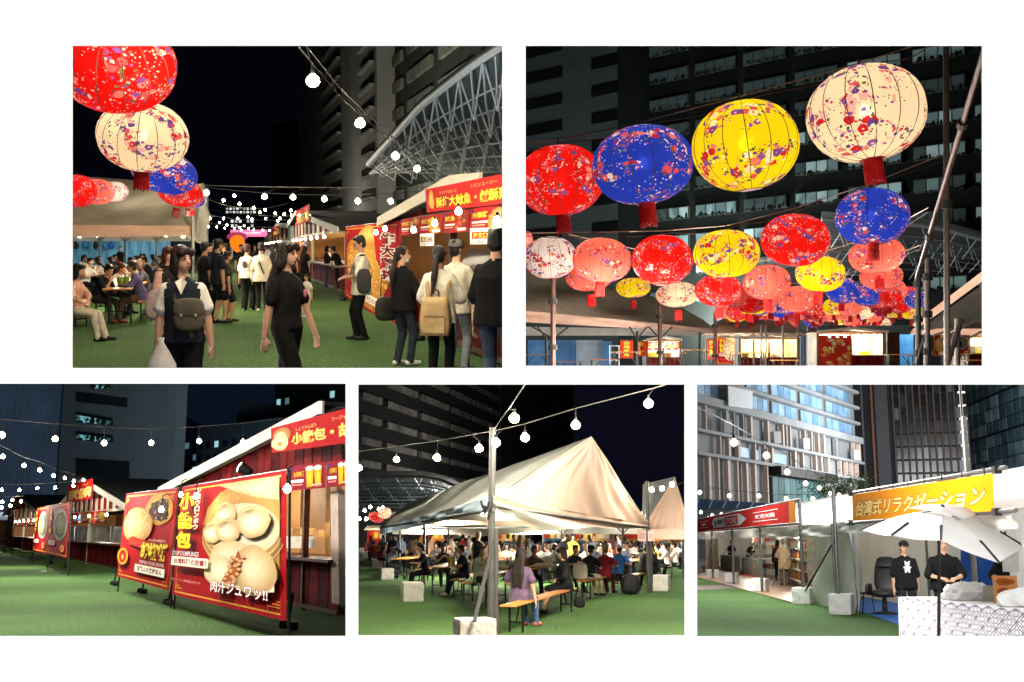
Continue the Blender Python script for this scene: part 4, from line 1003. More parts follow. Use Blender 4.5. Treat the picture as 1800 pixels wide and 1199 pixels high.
m = MB(); m.grid(wavy(P.at(114, 424, 58), P.at(345, 424, 58), P.at(345, 408, 58), P.at(114, 406, 58), .04, 14), 30, 4); part('rear_valance', m, tent_white, tent, True, off=o0)
m = MB(); m.grid(wavy(P.at(347, 324, 43.2), P.at(114, 308, 43.2), P.at(114, 404, 60), P.at(347, 404, 60), .05, 7), 20, 8); part('rear_roof', m, tent_cream, tent, True, off=o0)
m = MB(); m.grid(wavy(P.at(343, 425, 36.2), P.at(361, 432, 39), P.at(358, 322, 40), P.at(344, 324, 36.5), .16, 16), 14, 14); part('side_curtain', m, tent_white, tent, True, off=o0)
for u, d in ((339, 35.8), (220, 58), (275, 57), (175, 57), (128, 57), (364, 46)): part('pole', pole_mb(MB(), P.gx(u, d), P.at(u, 345 if d < 40 else 408 if d > 50 else 330, d), .05 if d < 40 else .045), steel_g, tent, off=o0)
for u0, u1 in ((220, 205), (220, 238), (275, 262), (275, 290), (175, 163), (175, 190), (336, 318)):
    d = 57; part('brace', MB().cyl(P.at(u0, 424, d), P.at(u1, 411, d), .025, .025, 6), steel_g, tent, off=o0)
bt = [P.at(u, 412 + 2 * math.sin(u), 46) for u in (140, 170, 200, 232, 262, 292, 322)]
festoon(P, 'row of bulbs strung under the dining tent roof', sag(P.at(120, 405, 46), P.at(338, 405, 46), .15), bt, second=None, size=1.3, **WARM)
# blue sheet wall with hanging goods behind the diners
o1 = P.gx(215, 78); bw = thing('tarpaulin_wall', 'bright blue tarpaulin wall behind the diners under the tent', 'tarpaulin', P, o1)
blue = mat('tarp_blue', lin((120, 190, 225)), rough=.5, var=.12, scale=.8, bump=.3, bscale=1.2)
for k, (u0, u1) in enumerate(((114, 176), (176.3, 225), (225.3, 262), (262.3, 300))):
    m = MB(); m.grid(wavy(P.gx(u0, 78), P.gx(u1, 78), P.at(u1, 418, 78), P.at(u0, 418, 78), .08, 14, k), 18, 6); part('panel', m, blue, bw, True, off=o1)
m = MB(); m.box(P.at(320, 440, 80), (1.6, .3, 2.4)); solo('dark_partition', m, cmat((40, 46, 54)), P, 'dark partition beside the blue tarpaulin wall', 'partition', P.at(320, 440, 80), off=P.at(320, 440, 80))
for i, (u, v, w, h, c) in enumerate([(133, 432, 10, 12, (35, 36, 40)), (150, 430, 12, 14, (60, 130, 170)), (168, 432, 8, 14, (30, 32, 36)), (186, 434, 9, 12, (70, 150, 190)), (196, 432, 10, 13, (40, 110, 190))]):
    p = P.at(u, v, 76.5); m = MB(); m.sph((0, 0, 0), (P.m(w, 76) / 2, .25, P.m(h, 76) / 2), 10, 7); m.box((0, 0, P.m(h, 76) * .5), (.2, .1, .3)); solo('hanging_bag', m, cmat(c), P, ['black bag hung leftmost on the blue tarpaulin', 'pale blue round bag hung on the blue tarpaulin', 'dark bag hung between two blue ones on the tarpaulin', 'small light blue bag hung on the tarpaulin', 'bright blue bag hung rightmost on the tarpaulin'][i], 'bag', p, group='bags hung on the tarpaulin')
for i in range(3): lamp(P, P.gx((150, 230, 300)[i], 66, 2.3), 750, (.85, .95, 1.0), .15, name='tent_tube_light')  # unseen lights added to brighten the blue tarpaulin
lamp(P, P.at(190, 424, 29), 260, (1, .9, .74), .2, name='tent_light'); lamp(P, P.at(260, 424, 40), 260, (1, .9, .74), .2, name='tent_light')  # fixtureless fill added to brighten the diners
lamp(P, P.at(300, 366, 28), 800, (1, .82, .62), .3, name='lantern_glow_light')  # unseen warm light added to lift the tent roof
# --- lanterns
def LN(P, u, v, w, col, label, d, **k): return lantern(P, label, P.at(u, v, d), P.m(w, d) / 2, col, **k)
LN(P, 205, 116, 206, 'red', 'big red flowered lantern cut by the top left corner of the street view', 9.3, tassel=False, ratio=.74, tilt=.45, roll=.15)
LN(P, 251, 240, 158, 'white', 'cream flowered lantern hanging below the big red one', 11.5, ratio=.74, tilt=.3, roll=.16, tl=.3)
LN(P, 289, 303, 116, 'blue', 'blue flowered lantern behind the cream one', 15.5, tassel=False, ratio=.62, roll=.25)
LN(P, 316, 337, 78, 'red', 'red flowered lantern behind the blue one by the tent corner', 21, ratio=.66, roll=.2)
LN(P, 329, 345, 58, 'coral', 'small coral lantern last in the row at the tent corner', 27, ratio=.66)
LN(P, 338, 352, 44, 'blue', 'small blue lantern peeping out below the coral one at the tent corner', 31, ratio=.6)
LN(P, 136, 336, 66, 'red', 'red lantern at the left border in front of the tent roof', 24, tassel=False, ratio=.86)
LN(P, 172, 337, 58, 'coral', 'coral lantern between a red and a white one before the tent roof', 27, tassel=False, ratio=.76)
LN(P, 202, 337, 46, 'palewhite', 'white lantern at the end of the short row before the tent roof', 31, tassel=False, ratio=.78)
# --- festoon lights
def at(u, v, d): return P.at(u, v, d)
path = [at(523, 62, 11), at(600, 158, 14), at(650, 205, 17), at(715, 262, 22), at(770, 302, 27), at(812, 331, 31)]
festoon(P, 'string of big bright bulbs slanting down from the top to the near stall', path, [at(550, 140, 11.5), at(633, 215, 15.3), at(695, 273, 19.5), at(733, 296, 23)], size=1.0, second=[p - V((0, 0, .1)) for p in path], **WARM)
path = sag(at(360, 326, 33), at(795, 327, 30), .05)
festoon(P, 'upper string of bulbs stretched level across the street', path, [at(u, v, 31) for u, v in ((363, 338), (465, 345), (515, 346), (570, 349), (629, 353), (687, 353), (762, 329), (777, 329))], size=1.15, second=sag(at(360, 329, 33), at(790, 331, 30), .2), **WARM)
rows = [(38, [(393, 352), (412, 344), (421, 358), (446, 366)], 'third string of bulbs over the left of the street'), (52, [(457, 373), (466, 369), (484, 375), (500, 376), (511, 370), (513, 379), (526, 378), (545, 380)], 'string of small bulbs crossing before the second stall'),
        (70, [(370, 384), (393, 384), (386, 391), (399, 395), (418, 384), (436, 381), (443, 385), (467, 384), (488, 388), (492, 384), (508, 390)], 'string of tiny bulbs over the middle of the street'), (100, [(367, 398), (381, 399), (395, 401), (421, 400), (412, 402), (424, 404), (437, 402), (446, 404), (462, 405), (474, 405)], 'farthest string of tiny bulbs before the pink gate')]
for d, bl, lab in rows:
    bl = sorted(bl); festoon(P, lab, sag(at(352, bl[0][1] - 8, d), at(min(600, bl[-1][0] + 60), bl[-1][1] - 9, d), .3), [at(u, v, d) for u, v in bl], size=.55 + d / 150, sockets=False, r=.012, **WARM)
for k, (d, uu) in enumerate(((12.5, (240, 420, 600, 780)), (17, (200, 380, 560, 740)), (23, (300, 470, 640)))):
    festoon(P, ['string of bulbs just above the view, nearest the camera', 'second string of bulbs just above the view', 'third string of bulbs just above the view'][k], [at(u, 40, d) for u in (uu[0] - 60, *uu, uu[-1] + 60)], [at(u, 50, d) for u in uu], kind='strong', e=1500.0, col=(1, .87, .62), size=1.25)
for u, v, d, w in ((300, 62, 8.6, 110), (560, 62, 8.6, 110), (780, 62, 9.5, 100), (430, 300, 60, 1800), (480, 330, 95, 2600), (400, 200, 32, 700), (600, 200, 26, 500)): lamp(P, at(u, v, d), w, (1, .86, .64), .1, name='festoon_light')  # added point lights without bulbs, brightening street and walkers
# --- pink gate, orange balloon lamp and kiosks at the street's end
o2 = P.gx(437, 190); gate = thing('welcome_gate', 'pink welcome gate across the far end of the street', 'gate', P, o2)
m = MB(); m.hexa([at(405, 416, 190), at(470, 416, 190), at(470, 416, 192), at(405, 416, 192)], [at(405, 404, 190), at(470, 404, 190), at(470, 404, 192), at(405, 404, 192)]); part('header', m, mat('gate_pink', lin((235, 120, 165)), emit=1.0, ecol=lin((240, 120, 170)), var=.1), gate, off=o2)
sh = Sheet(at(407, 415, 189.8), at(468, 415, 189.8), at(468, 405, 189.8), at(407, 405, 189.8)); sh.step = .03; sh.base(lin((240, 130, 175)), 6, 3); sh.words('HELLO! 台湾夜市', .25, .35, .85, .75, lin((250, 240, 245)), bold=.04); sh.ell(.16, .5, .05, .3, lin((250, 250, 250)), lin((240, 240, 250))); sh.build('sign_face', gate, off=o2, emit=1.0)
for u in (407, 468): part('post', MB().box(P.gx(u, 191) + V((0, 0, 1.6)), (.35, .35, 3.4)), cmat((200, 200, 205)), gate, off=o2)
p = at(417, 427, 120); m = MB(); m.lathe([(.02, -1.0), (.35, -.85), (.72, -.3), (.8, .1), (.66, .5), (.3, .78), (.05, .85)], 16); bl_ = thing('balloon_lamp', 'glowing orange balloon lamp standing at the far end', 'lamp', P, P.gx(417, 120)); part('shade', m, mat('orange_glow', lin((255, 140, 30)), emit=1.0, ecol=lin((255, 130, 20)), var=0), bl_, True, off=P.gx(417, 120) - p)
part('stand', MB().cyl((0, 0, 0), (0, 0, p.z - .9), .06, .06), cmat((70, 70, 70)), bl_)
m = MB(); m.sph((0, 0, 0), (1.15, .8, .5), 12, 8); solo('pink_balloon', m, mat('pink_glow', lin((240, 90, 140)), emit=.35, ecol=lin((250, 90, 150)), var=0), P, 'pink balloon top seen above the orange balloon lamp', 'balloon', at(417, 416, 124), smooth=True)
# --- stalls on the right of the street
pl1 = vp_plane(P, 418, 3.55, 3.55 * F / (700 - 418), 3.55 * F / (897 - 418))
s1 = stall(P, 'near red stall selling fried squid and chicken, with a row of menu sheets', pl1, 2.2, 2.58, ta=.80, depth=3.0, nmenu=0, nb=18, sideR=False, lampW=110, posts=(.01, .62), bulbs=0, trim_w=.12, goods=0)
off1 = pl1.A
def px_sheet(pl, c, off=.0): return Sheet(*[pl.p(u, v, off) for u, v in c])
sh = px_sheet(pl1, [(751, 374), (896, 356), (896, 303), (748, 333)], .45); sh.base(RED, 8, 4); sh.words('酥炸大魷魚・鹹酥鶏', .16, .14, 1.0, .58, lin((255, 214, 70)), lin((150, 40, 10)), .03, .08); sh.words('サクサクおおいか', .22, .66, .46, .80, lin((250, 160, 110)), bold=.02); sh.words('シエンスージー', .62, .72, .9, .86, lin((250, 160, 110)), bold=.02)
sh.ell(.09, .5, .045, .4, lin((250, 200, 110)), lin((220, 140, 50)), 18, wob=.1); sh.rect(.0, .03, .04, .97, lin((190, 50, 70)), 1); sh.build('sign_board', s1, off=off1)
for i, ((a, b), k, t) in enumerate(zip(((705, 737), (738, 778), (780, 824), (826, 896)), (1, 0, 2, 3), ('炸鶏', '香鶏排', '魷魚', '鹹酥鶏'))):
    top = lambda u: 386 - (u - 705) * .155; bot = lambda u: 414 - (u - 705) * .055
    sh = px_sheet(pl1, [(a, bot(a)), (b, bot(b)), (b, top(b)), (a, top(a))], .42); food_sheet(sh, k, t, random.Random(i)); sh.build('menu_sheet', s1, off=off1)
for a, c, b, d, w1, c1, w2 in ((738, 411, 763, 433, '受取口', (40, 60, 150), 'ここです'), (826, 401, 864, 430, '注文口', (225, 50, 40), 'こちら')):
    sh = px_sheet(pl1, [(a, d), (b, d - 1), (b, c - 1), (a, c)], .50)
    sh.base(lin((244, 240, 236)), 2, 2); sh.rect(.1, .34, .9, .76, lin(c1), 1); sh.words(w1, .16, .38, .84, .72, lin((255, 220, 80)), bold=.03); sh.words(w2, .3, .08, .7, .24, lin((40, 50, 110)), bold=.03); sh.build('notice', s1, off=off1)
# griddle with hood on the counter
gp = pl1.q(.62, .95, -.4); m = MB(); yw = math.atan2(pl1.d.y, pl1.d.x)
gr = thing('griddle', 'stainless griddle with slanted hood on the near stall counter', 'griddle', P, gp, yw); part('body', MB().box((0, 0, .12), (2.2, .6, .24)), mat('steel_dark', lin((84, 80, 76)), rough=.4, metal=.8), gr)
m = MB(); m.hexa([(-1.1, -.1, .25), (1.3, -.1, .25), (1.3, .3, .25), (-1.1, .3, .25)], [(-1.0, .1, .62), (.9, .1, .62), (.9, .3, .62), (-1.0, .3, .62)]); part('hood', m, mat('steel_dark', (0, 0, 0)), gr)
bm_, sm_ = bulb_mesh('warm', 150.0, (1, .86, .56))
hang = thing('clip_lamps', 'bare clip lamps shining on the menu sheets of the near stall', 'lamps', P, pl1.p(760, 385, .8))
for u, v in ((806, 364), (727, 398), (764, 386), (874, 380), (677, 397), (661, 404)):
    p = pl1.p(u, v, .75); b = obj('bulb', bm_, hang, M=Matrix.Translation(p - pl1.p(760, 385, .8)) @ Matrix.Scale(.8, 4)); obj('socket', sm_, b)
# banner with fried chicken
plb = vp_plane(P, 418, 3.30, 3.30 * F / (604 - 418), 3.30 * F / (712 - 418))
c4 = [plb.p(606, 520), plb.p(712, 588), plb.p(703, 388), plb.p(607, 399)]
banner_stand(P, 'wide red banner with a giant fried chicken cutlet at the near stall', c4, 'chicken', [P.g(602, 528), P.g(735, 597)])
pl2 = vp_plane(P, 418, 3.7, 3.7 * F / (520 - 418), 3.7 * F / (612 - 418))
stall(P, 'second stall of the street with striped gable and cooks at a lit counter', pl2, 2.25, 3.55, ta=.28, depth=3.2, sign='大腸麺線', sign_t=(.33, .66), sign_h=(2.75, 3.5), stripe=True, nmenu=3, menu_t=(.02, .45), nb=22, lampW=900, bulbs=7, seed=4, wallc=(190, 130, 66))
pl3 = vp_plane(P, 418, 3.9, 3.9 * F / (470 - 418), 3.9 * F / (514 - 418))
stall(P, 'third stall of the street under a row of very bright bulbs', pl3, 2.3, 3.6, ta=.75, depth=3, sign='焼小籠包', sign_t=(.6, .9), sign_h=(2.6, 3.3), stripe=True, nmenu=4, nb=16, lampW=1500, bulbs=9, seed=6, wallc=(210, 200, 180))
# --- seated diners on the left
ST = dict(pose='sit')
def PP(label, u, d, yaw, **k):
    k.setdefault('face', d < 27); return person(P, label, P.gx(u, d), yaw, **k)
TBL = 'tables under the dining tent'
long_seat(P, 'table', 'nearest beer table under the dining tent, with two green drinks on it', P.gx(206, 23.2), P.gx(246, 29.5), TBL)
long_seat(P, 'bench', 'wooden bench in front of the diners at the left border', P.gx(137, 22.3), P.gx(181, 28.5), 'benches under the dining tent')
long_seat(P, 'bench', 'bench under the man in the purple shirt', P.gx(255, 24.0), P.gx(275, 30), 'benches under the dining tent')
for i, (u, d) in enumerate(((170, 36), (225, 40), (150, 48), (205, 52), (262, 50))):
    long_seat(P, 'table', ['beer table behind the white-shirted diners', 'beer table right of it in the second row', 'beer table at the left of the back row', 'beer table in the middle of the back row', 'beer table at the right of the back row'][i], P.gx(u, d), P.gx(u + 12, d + 4.5), TBL)
PP('person in purple shirt and brown trousers seated at the nearest table', 250, 24.4, -1.25, top=(96, 88, 130), bottom_c=(110, 84, 66), shoes=(120, 60, 36), sleeve='long', lean=.28, hL='table', hR='eat', hair='short', loose=.035, hem=-.12, ffwd=-.02, **ST)
PP('person in black T-shirt bent over food at the nearest table', 172, 24.2, 1.2, top=(32, 36, 48), bottom_c=(80, 76, 76), shoes=(150, 70, 40), lean=.55, hL='eat', hR='mouth', hp=.35, hair='short', **ST)
PP('person in white T-shirt leaning over the nearest table, second on its left', 196, 27.5, 1.25, top=(236, 226, 208), bottom_c=(50, 52, 60), lean=.6, hL='table', hR='table', hp=.3, hair='short', hair_c='brown', **ST)
PP('person with blond hair eating opposite, beyond the purple shirt', 262, 28.5, -1.1, top=(46, 46, 52), bottom_c=(44, 44, 50), lean=.35, hL='table', hR='eat', hair='bob', hair_c='brown', **ST)
PP('person in salmon shirt cut by the left border', 131, 19.5, 1.5, top=(230, 170, 148), bottom_c=(210, 196, 176), lean=.15, hL='lap', hR='lap', hair='long', sleeve='half', **ST)
DW = (232, 224, 210)
far = [(150, 34, 1.3, DW, 'short'), (166, 39, 1.2, (220, 214, 200), 'short'), (186, 37, -1.4, DW, 'long'), (208, 38, -1.2, (36, 38, 44), 'bob'), (222, 36, 1.2, DW, 'short'), (236, 42, 1.3, (40, 40, 46), 'bob'), (252, 43, -1.2, (205, 200, 196), 'short'), (268, 38, -1.4, (44, 44, 52), 'short'), (140, 46, 1.3, (210, 206, 200), 'bob'), (160, 50, -1.2, DW, 'short'), (196, 50, 1.2, (60, 60, 70), 'short'), (214, 54, -1.2, (180, 60, 60), 'bob'), (243, 55, 1.2, DW, 'short'), (262, 57, -1.2, DW, 'short'), (278, 52, -1.4, (120, 116, 120), 'long'), (292, 46, -1.2, (34, 34, 38), 'short')]
lbl = ['diner in white seated leftmost behind the nearest table', 'diner in off-white behind the black T-shirt', 'long-haired diner in white behind the leaning one', 'bob-haired diner in black in the second row', 'diner in white between the second-row tables', 'bob-haired diner in black beyond the purple shirt', 'diner in light grey behind the purple shirt', 'diner in dark clothes just left of the standing women', 'bob-haired diner at the far left of the back row', 'diner in white at the left table of the back row', 'diner in grey at the middle of the back row', 'diner in red at the middle table of the back row', 'diner in white at the right of the middle back table', 'diner in white at the right table of the back row', 'long-haired diner in grey near the dark partition', 'dark-clad diner behind the woman in the pink shirt']
for (u, d, y, c, h), l in zip(far, lbl): PP(l, u, d, y, top=c, hair=h, lean=.35, hL='table', hR='eat' if int(u) % 3 else 'table', vox=.02, group='diners under the tent', sleeve='short', **ST)
PP('standing person in black apron before the blue tarpaulin', 213, 62, 0, top=(30, 32, 36), vox=.02)
def cup(P, label, p, c, lid=(240, 240, 235), h=.15, r=.045, group='drinks'):
    t = thing('drink_cup', label, 'drink', P, p, group=group); part('cup', MB().lathe([(r * .75, 0), (r, h), (r * .98, h), (r * .72, .005)], 12), cmat(c, rough=.2), t, True); part('lid', MB().lathe([(r * 1.05, h), (r * 1.05, h + .012), (r * .6, h + .03)], 12), cmat(lid, rough=.3), t, True); part('straw', MB().cyl((0, 0, h), (.015, 0, h + .09), .006, .006, 6), cmat((240, 240, 240), var=0), t)
cup(P, 'left one of two green iced drinks on the nearest table', P.gx(212, 24.2, .762), (120, 150, 50), r=.07, h=.2); cup(P, 'right one of two green iced drinks on the nearest table', P.gx(222, 24.8, .762), (130, 160, 60), r=.07, h=.2)
# --- people walking and queueing
CUT = 657.0
r = PP('woman with dark bob in navy vest and white tee looking right', 328, 9.6, .15, H=1.60, top=(34, 38, 48), sleeve_c=(236, 228, 214), bottom_c=(20, 20, 22), hair='bob', hair_c='dark', hy=.75, hL='down', hR='down', pose='walk', hem=-.06, loose=.018, vox=.010, cut=CUT)
J = root_J[r.name]; m, T = strap(r, -1, grow=.035); part('bag_strap', m, cmat((92, 86, 66), rough=.8), r)
part('undershirt', MB().add([T(0, -.135, .36), T(.05, -.128, .47), T(0, -.09, .50), T(-.05, -.128, .47)], [(0, 1, 2, 3)]), cmat((236, 228, 214)), r)
def bag(P, label, p, yaw, w, h, d, col, flap=True, name='shoulder_bag', handle=None, strap_to=None):
    t = thing(name, label, 'bag', P, p, yaw); mm = cmat(col, rough=.75, bump=.3, bscale=9.0)
    part('body', rounded(w, d, h, .88), mm, t, True)
    if flap:
        f = rounded(w * .98, d * 1.1, h * .62, .9); f.v = [(x, y - .006, z + h * .42) for x, y, z in f.v]; part('flap', f, mm, t, True)
        for q in (-.22, .22): part('buckle', MB().box((q * w, -d * .58, h * .52), (.018, .012, .022)), cmat((190, 180, 150), metal=.8, rough=.3), t)
    if handle: part('handle', MB().tube([(-w * .25, 0, h), (-w * .2, 0, h + handle), (w * .2, 0, h + handle), (w * .25, 0, h)], .012, 6), cmat((50, 36, 26)), t)
    return t
bp = P.at(333, 583, 9.43); bag(P, 'taupe flap bag hanging before the woman in the navy vest', bp, .15, .27, .27, .07, (92, 84, 68))
cp = P.at(284, 625, 9.45); m = MB(); rr = random.Random(2)
m.lathe([(.10, -.22), (.13, -.16), (.12, -.04), (.07, .06), (.022, .14), (.03, .18)], 14, M=Matrix(((1, .0, 0), (0, .6, 0), (0, 0, 1)))); solo('plastic_bag', m, mat('plastic_white', lin((232, 226, 220)), rough=.35, var=.12, scale=8, transl=.1), P, 'white plastic carrier bag held by the woman in the navy vest', 'bag', cp - V((0, 0, .03)), smooth=True)
r = PP('young woman in black tee with very long hair walking to the right', 507, 10.4, 1.15, H=1.64, top=(26, 24, 25), bottom_c=(22, 21, 22), hair='long', hair_c='dark', pose='walk', lead=-1, hL='fwd', hR='back', bottom='wide', hem=-.02, vox=.010, cut=CUT)
m = MB(); m.sph((0, 0, 0), (.045, .012, .04), 14, 8); J = root_J[r.name]; o = part('pink_patch', m, cmat((240, 130, 160)), r, True, label='round pink patch'); o.location = J['T'](.14, -.105, .30); o.rotation_euler = (0, 0, .9)
r = PP('red-haired woman in pink shirt and black vest behind the navy vest', 300, 15.6, .9, H=1.6, top=(36, 32, 34), sleeve_c=(226, 172, 160), bottom_c=(120, 44, 44), shoes=(230, 220, 215), hair='bob', hair_c='red', hL='bent', hR='down', sleeve='half', bottom='wide')
bag(P, 'floral tote bag on the arm of the red-haired woman', P.gx(283, 15.2, .62), .3, .42, .42, .14, (150, 128, 128), False, 'tote_bag', .25)
PP('man in navy tee and shorts standing with his back turned', 385, 24, 2.3, H=1.76, w=1.12, top=(38, 40, 54), bottom_c=(30, 32, 42), bottom='shorts', shoes=(26, 26, 28), hair='short', hem=-.12, loose=.03)
PP('child in navy shorts close to the man in the navy tee', 401, 24.6, 2.0, H=1.5, top=(70, 66, 52), bottom_c=(28, 32, 50), bottom='shorts', shoes=(30, 30, 32), hair='short')
PP('person in dark green vest left of the couple in white', 398, 33, -1.3, H=1.7, top=(52, 56, 44), sleeve='none', bottom_c=(34, 34, 38), hL='bent')
r = PP('person with brown hair in printed cream shirt and wide black trousers, back turned', 436, 29, 2.9, H=1.66, top=(226, 212, 190), bottom_c=(28, 28, 30), bottom='wide', hair='short', hair_c='brown', loose=.04, sleeve='half', hR='bent', shoes=(200, 196, 190))
T = root_J[r.name]['T']; m = MB(); m.sph((0, 0, 0), (.07, .012, .09), 10, 7); o = part('back_print', m, cmat((70, 62, 56), var=.4, scale=60.0), r, True); o.location = T(0, .142, .28)
r = PP('person in long cream shirt with a black strap across the back', 461, 28.6, 3.3, H=1.7, top=(230, 216, 194), bottom_c=(30, 31, 34), hair='short', loose=.045, hem=-.16, sleeve='long', shoes=(210, 206, 200)); m, T = strap(r, 1, grow=.04); part('strap', m, cmat((24, 24, 26)), r)
r = PP('man in white and black tee reading a booklet before the banner', 636, 19.7, -1.25, H=1.78, top=(230, 222, 206), bottom_c=(22, 22, 24), shoes=(36, 34, 34), hair='short', hL='bent', hR='bent', hp=.2, loose=.05, hem=-.16, sleeve='half', hair_c='dark'); m, T = strap(r, 1, grow=.05); part('strap', m, cmat((40, 40, 42)), r)
bag(P, 'grey crossbody bag of the man in the white and black tee', P.gx(640, 19.35, .82), .2, .26, .42, .10, (58, 58, 60), False, 'crossbody_bag')
m = MB(); m.box((0, 0, 0), (.22, .30, .02)); solo('booklet', m, cmat((150, 120, 100)), P, 'booklet held by the man in the white and black tee', 'booklet', P.at(613, 468, 19.6))
m = MB(); m.hexa([(-.14, 0, 0), (.14, 0, 0), (.14, .01, 0), (-.14, .01, 0)], [(-.15, 0, .2), (.15, 0, .2), (.15, .01, .2), (-.15, .01, .2)])
r = PP('woman with low ponytail and face mask in black hoodie, dark jeans', 708, 15.4, 2.35, H=1.6, top=(24, 23, 24), bottom_c=(44, 48, 60), shoes=(226, 222, 216), hair='pony', hy=-.9, sleeve='long', loose=.045, hem=-.12, hL='bent', hR='bent', cut=CUT)
J = root_J[r.name]; m = MB(); m.sph((0, 0, 0), (.05, .03, .035), 10, 7); o = part('face_mask', m, cmat((200, 214, 222)), r, True); o.matrix_basis = Matrix.Translation(J['head'] + J['Rh'] @ V((0, -.062, -.075))) @ J['Rh'].to_4x4()
bag(P, 'dark tote bag on the arm of the woman in the black hoodie', P.gx(680, 15.8, .58), .5, .36, .34, .16, (44, 42, 40), False, 'tote_bag', .3)
PP('person with grey cap in pale jacket and jeans behind the backpack', 803, 14.6, 2.7, H=1.68, top=(214, 204, 184), bottom_c=(140, 146, 150), shoes=(60, 60, 62), hair='short', capcol=(98, 96, 94), hy=-.4, loose=.05, hem=-.14, sleeve='half', hL='bent', hR='bent', cut=CUT, hp=-.1)
r = PP('woman with tied dark hair in cream hoodie wearing a beige backpack', 773, 13.2, 2.9, H=1.6, top=(238, 230, 214), bottom_c=(20, 20, 22), hair='pony', sleeve='long', loose=.055, hem=-.14, hL='bent', hR='bent', cut=CUT, vox=.011)
bpk = thing('backpack', 'beige backpack with brown handle on the woman in the cream hoodie', 'backpack', P, P.gx(766, 12.98, .60), -.2); bm2 = cmat((196, 164, 116), rough=.7, bump=.2, bscale=14.0)
bm = bmesh.new(); bmesh.ops.create_cube(bm, size=1); bmesh.ops.subdivide_edges(bm, edges=bm.edges[:], cuts=4, use_grid_fill=True)
for v in bm.verts:
    x, y, z = v.co; q = 1 - .30 * max(0, z + .1) ** 1.2; v.co = V((x * .34 * q * (1 - .25 * abs(z) ** 3), y * .15 * (1 - .3 * max(0, z)), (z + .5) * .44))
me = bpy.data.meshes.new('body'); bm.to_mesh(me); bm.free(); me.materials.append(bm2); me.polygons.foreach_set('use_smooth', [True] * len(me.polygons)); obj('body', me, bpk)
part('pocket', MB().hexa([(-.13, -.10, .03), (.13, -.10, .03), (.13, -.06, .03), (-.13, -.06, .03)], [(-.12, -.095, .20), (.12, -.095, .20), (.12, -.06, .20), (-.12, -.06, .20)]), bm2, bpk); part('flap', MB().hexa([(-.13, -.085, .215), (.13, -.085, .215), (.13, .0, .215), (-.13, .0, .215)], [(-.10, -.075, .225), (.10, -.075, .225), (.10, .0, .225), (-.10, .0, .225)]), cmat((120, 74, 44)), bpk)
part('handle', MB().tube([(-.045, -.02, .42), (-.04, -.02, .50), (0, -.02, .53), (.04, -.02, .50), (.045, -.02, .42)], .012, 8), cmat((96, 60, 38)), bpk)
for q in (-1, 1): part('shoulder_strap', MB().tube([(q * .10, .05, .40), (q * .13, .10, .58), (q * .12, .24, .66)], .022, 6), bm2, bpk)
r = PP('man in black tee cut by the right border of the street view', 872, 11.4, 2.7, H=1.76, w=1.1, top=(22, 22, 24), bottom_c=(70, 84, 104), hair='short', loose=.05, hem=-.12, sleeve='half', cut=CUT, vox=.011)
PP('woman in black top and long black skirt at the second stall', 537, 44, 2.6, top=(30, 28, 28), bottom_c=(34, 34, 36), bottom='skirt', hemline=.12, hair='long', hL='bent', vox=.017)
PP('person in black jacket and patterned jeans filming at the second stall', 575, 46, 1.9, top=(30, 30, 34), bottom_c=(80, 92, 120), bottom='wide', hair='bob', sleeve='long', hL='phone', hR='phone', vox=.017)
PP('small child in white tee behind the long-haired woman', 540, 26, -.4, H=.98, w=1.1, top=(232, 222, 208), bottom_c=(220, 190, 170), shoes=(230, 226, 220), hair='short', face=True)
for i, (u, d, h_, y, tp, hr_, lab) in enumerate([(487, 40, 1.76, 3.0, (60, 58, 58), 'short', 'short-haired man beyond the long-haired woman'), (503, 46, 1.82, 2.4, (150, 140, 128), 'short', 'tall man in grey at the third stall'), (519, 42, 1.66, 2.2, (90, 84, 80), 'bob', 'person in grey left of the woman in the skirt'), (425, 44, 1.7, .3, (36, 36, 40), 'short', 'person in black under the orange balloon lamp'), (372, 42, 1.72, .6, (30, 30, 36), 'bob', 'person in black beside the tent curtain'), (362, 24.6, 1.7, 2.4, (36, 34, 36), 'short', 'person in black half hidden behind the navy vest'), (449, 60, 1.7, 0.2, (44, 44, 50), 'short', 'far person in black between the cream shirts'), (472, 75, 1.7, 3, (200, 190, 180), 'short', 'far person in pale shirt right of the cream shirts')]):
    PP(lab, u, d, y, H=h_, top=tp, hair=hr_, vox=.018, group='people further down the street')
PP('cook in black bowing over the second stall counter', 597, 41.5, -2.2, H=1.6, top=(28, 28, 32), hair='short', lean=.5, hL='bent', hR='bent', vox=.017, z=.1)
# ================================================================== view 3: row of stalls with food banners (lower left)
P = P3
COOL = dict(kind='cool', e=170.0, col=(1, .95, .82))
def at(u, v, d): return P.at(u, v, d)
UV3 = -118.0
def pl3v(x0, uL, uR): return vp_plane(P, UV3, x0, x0 * F / (uL - UV3), x0 * F / (uR - UV3))
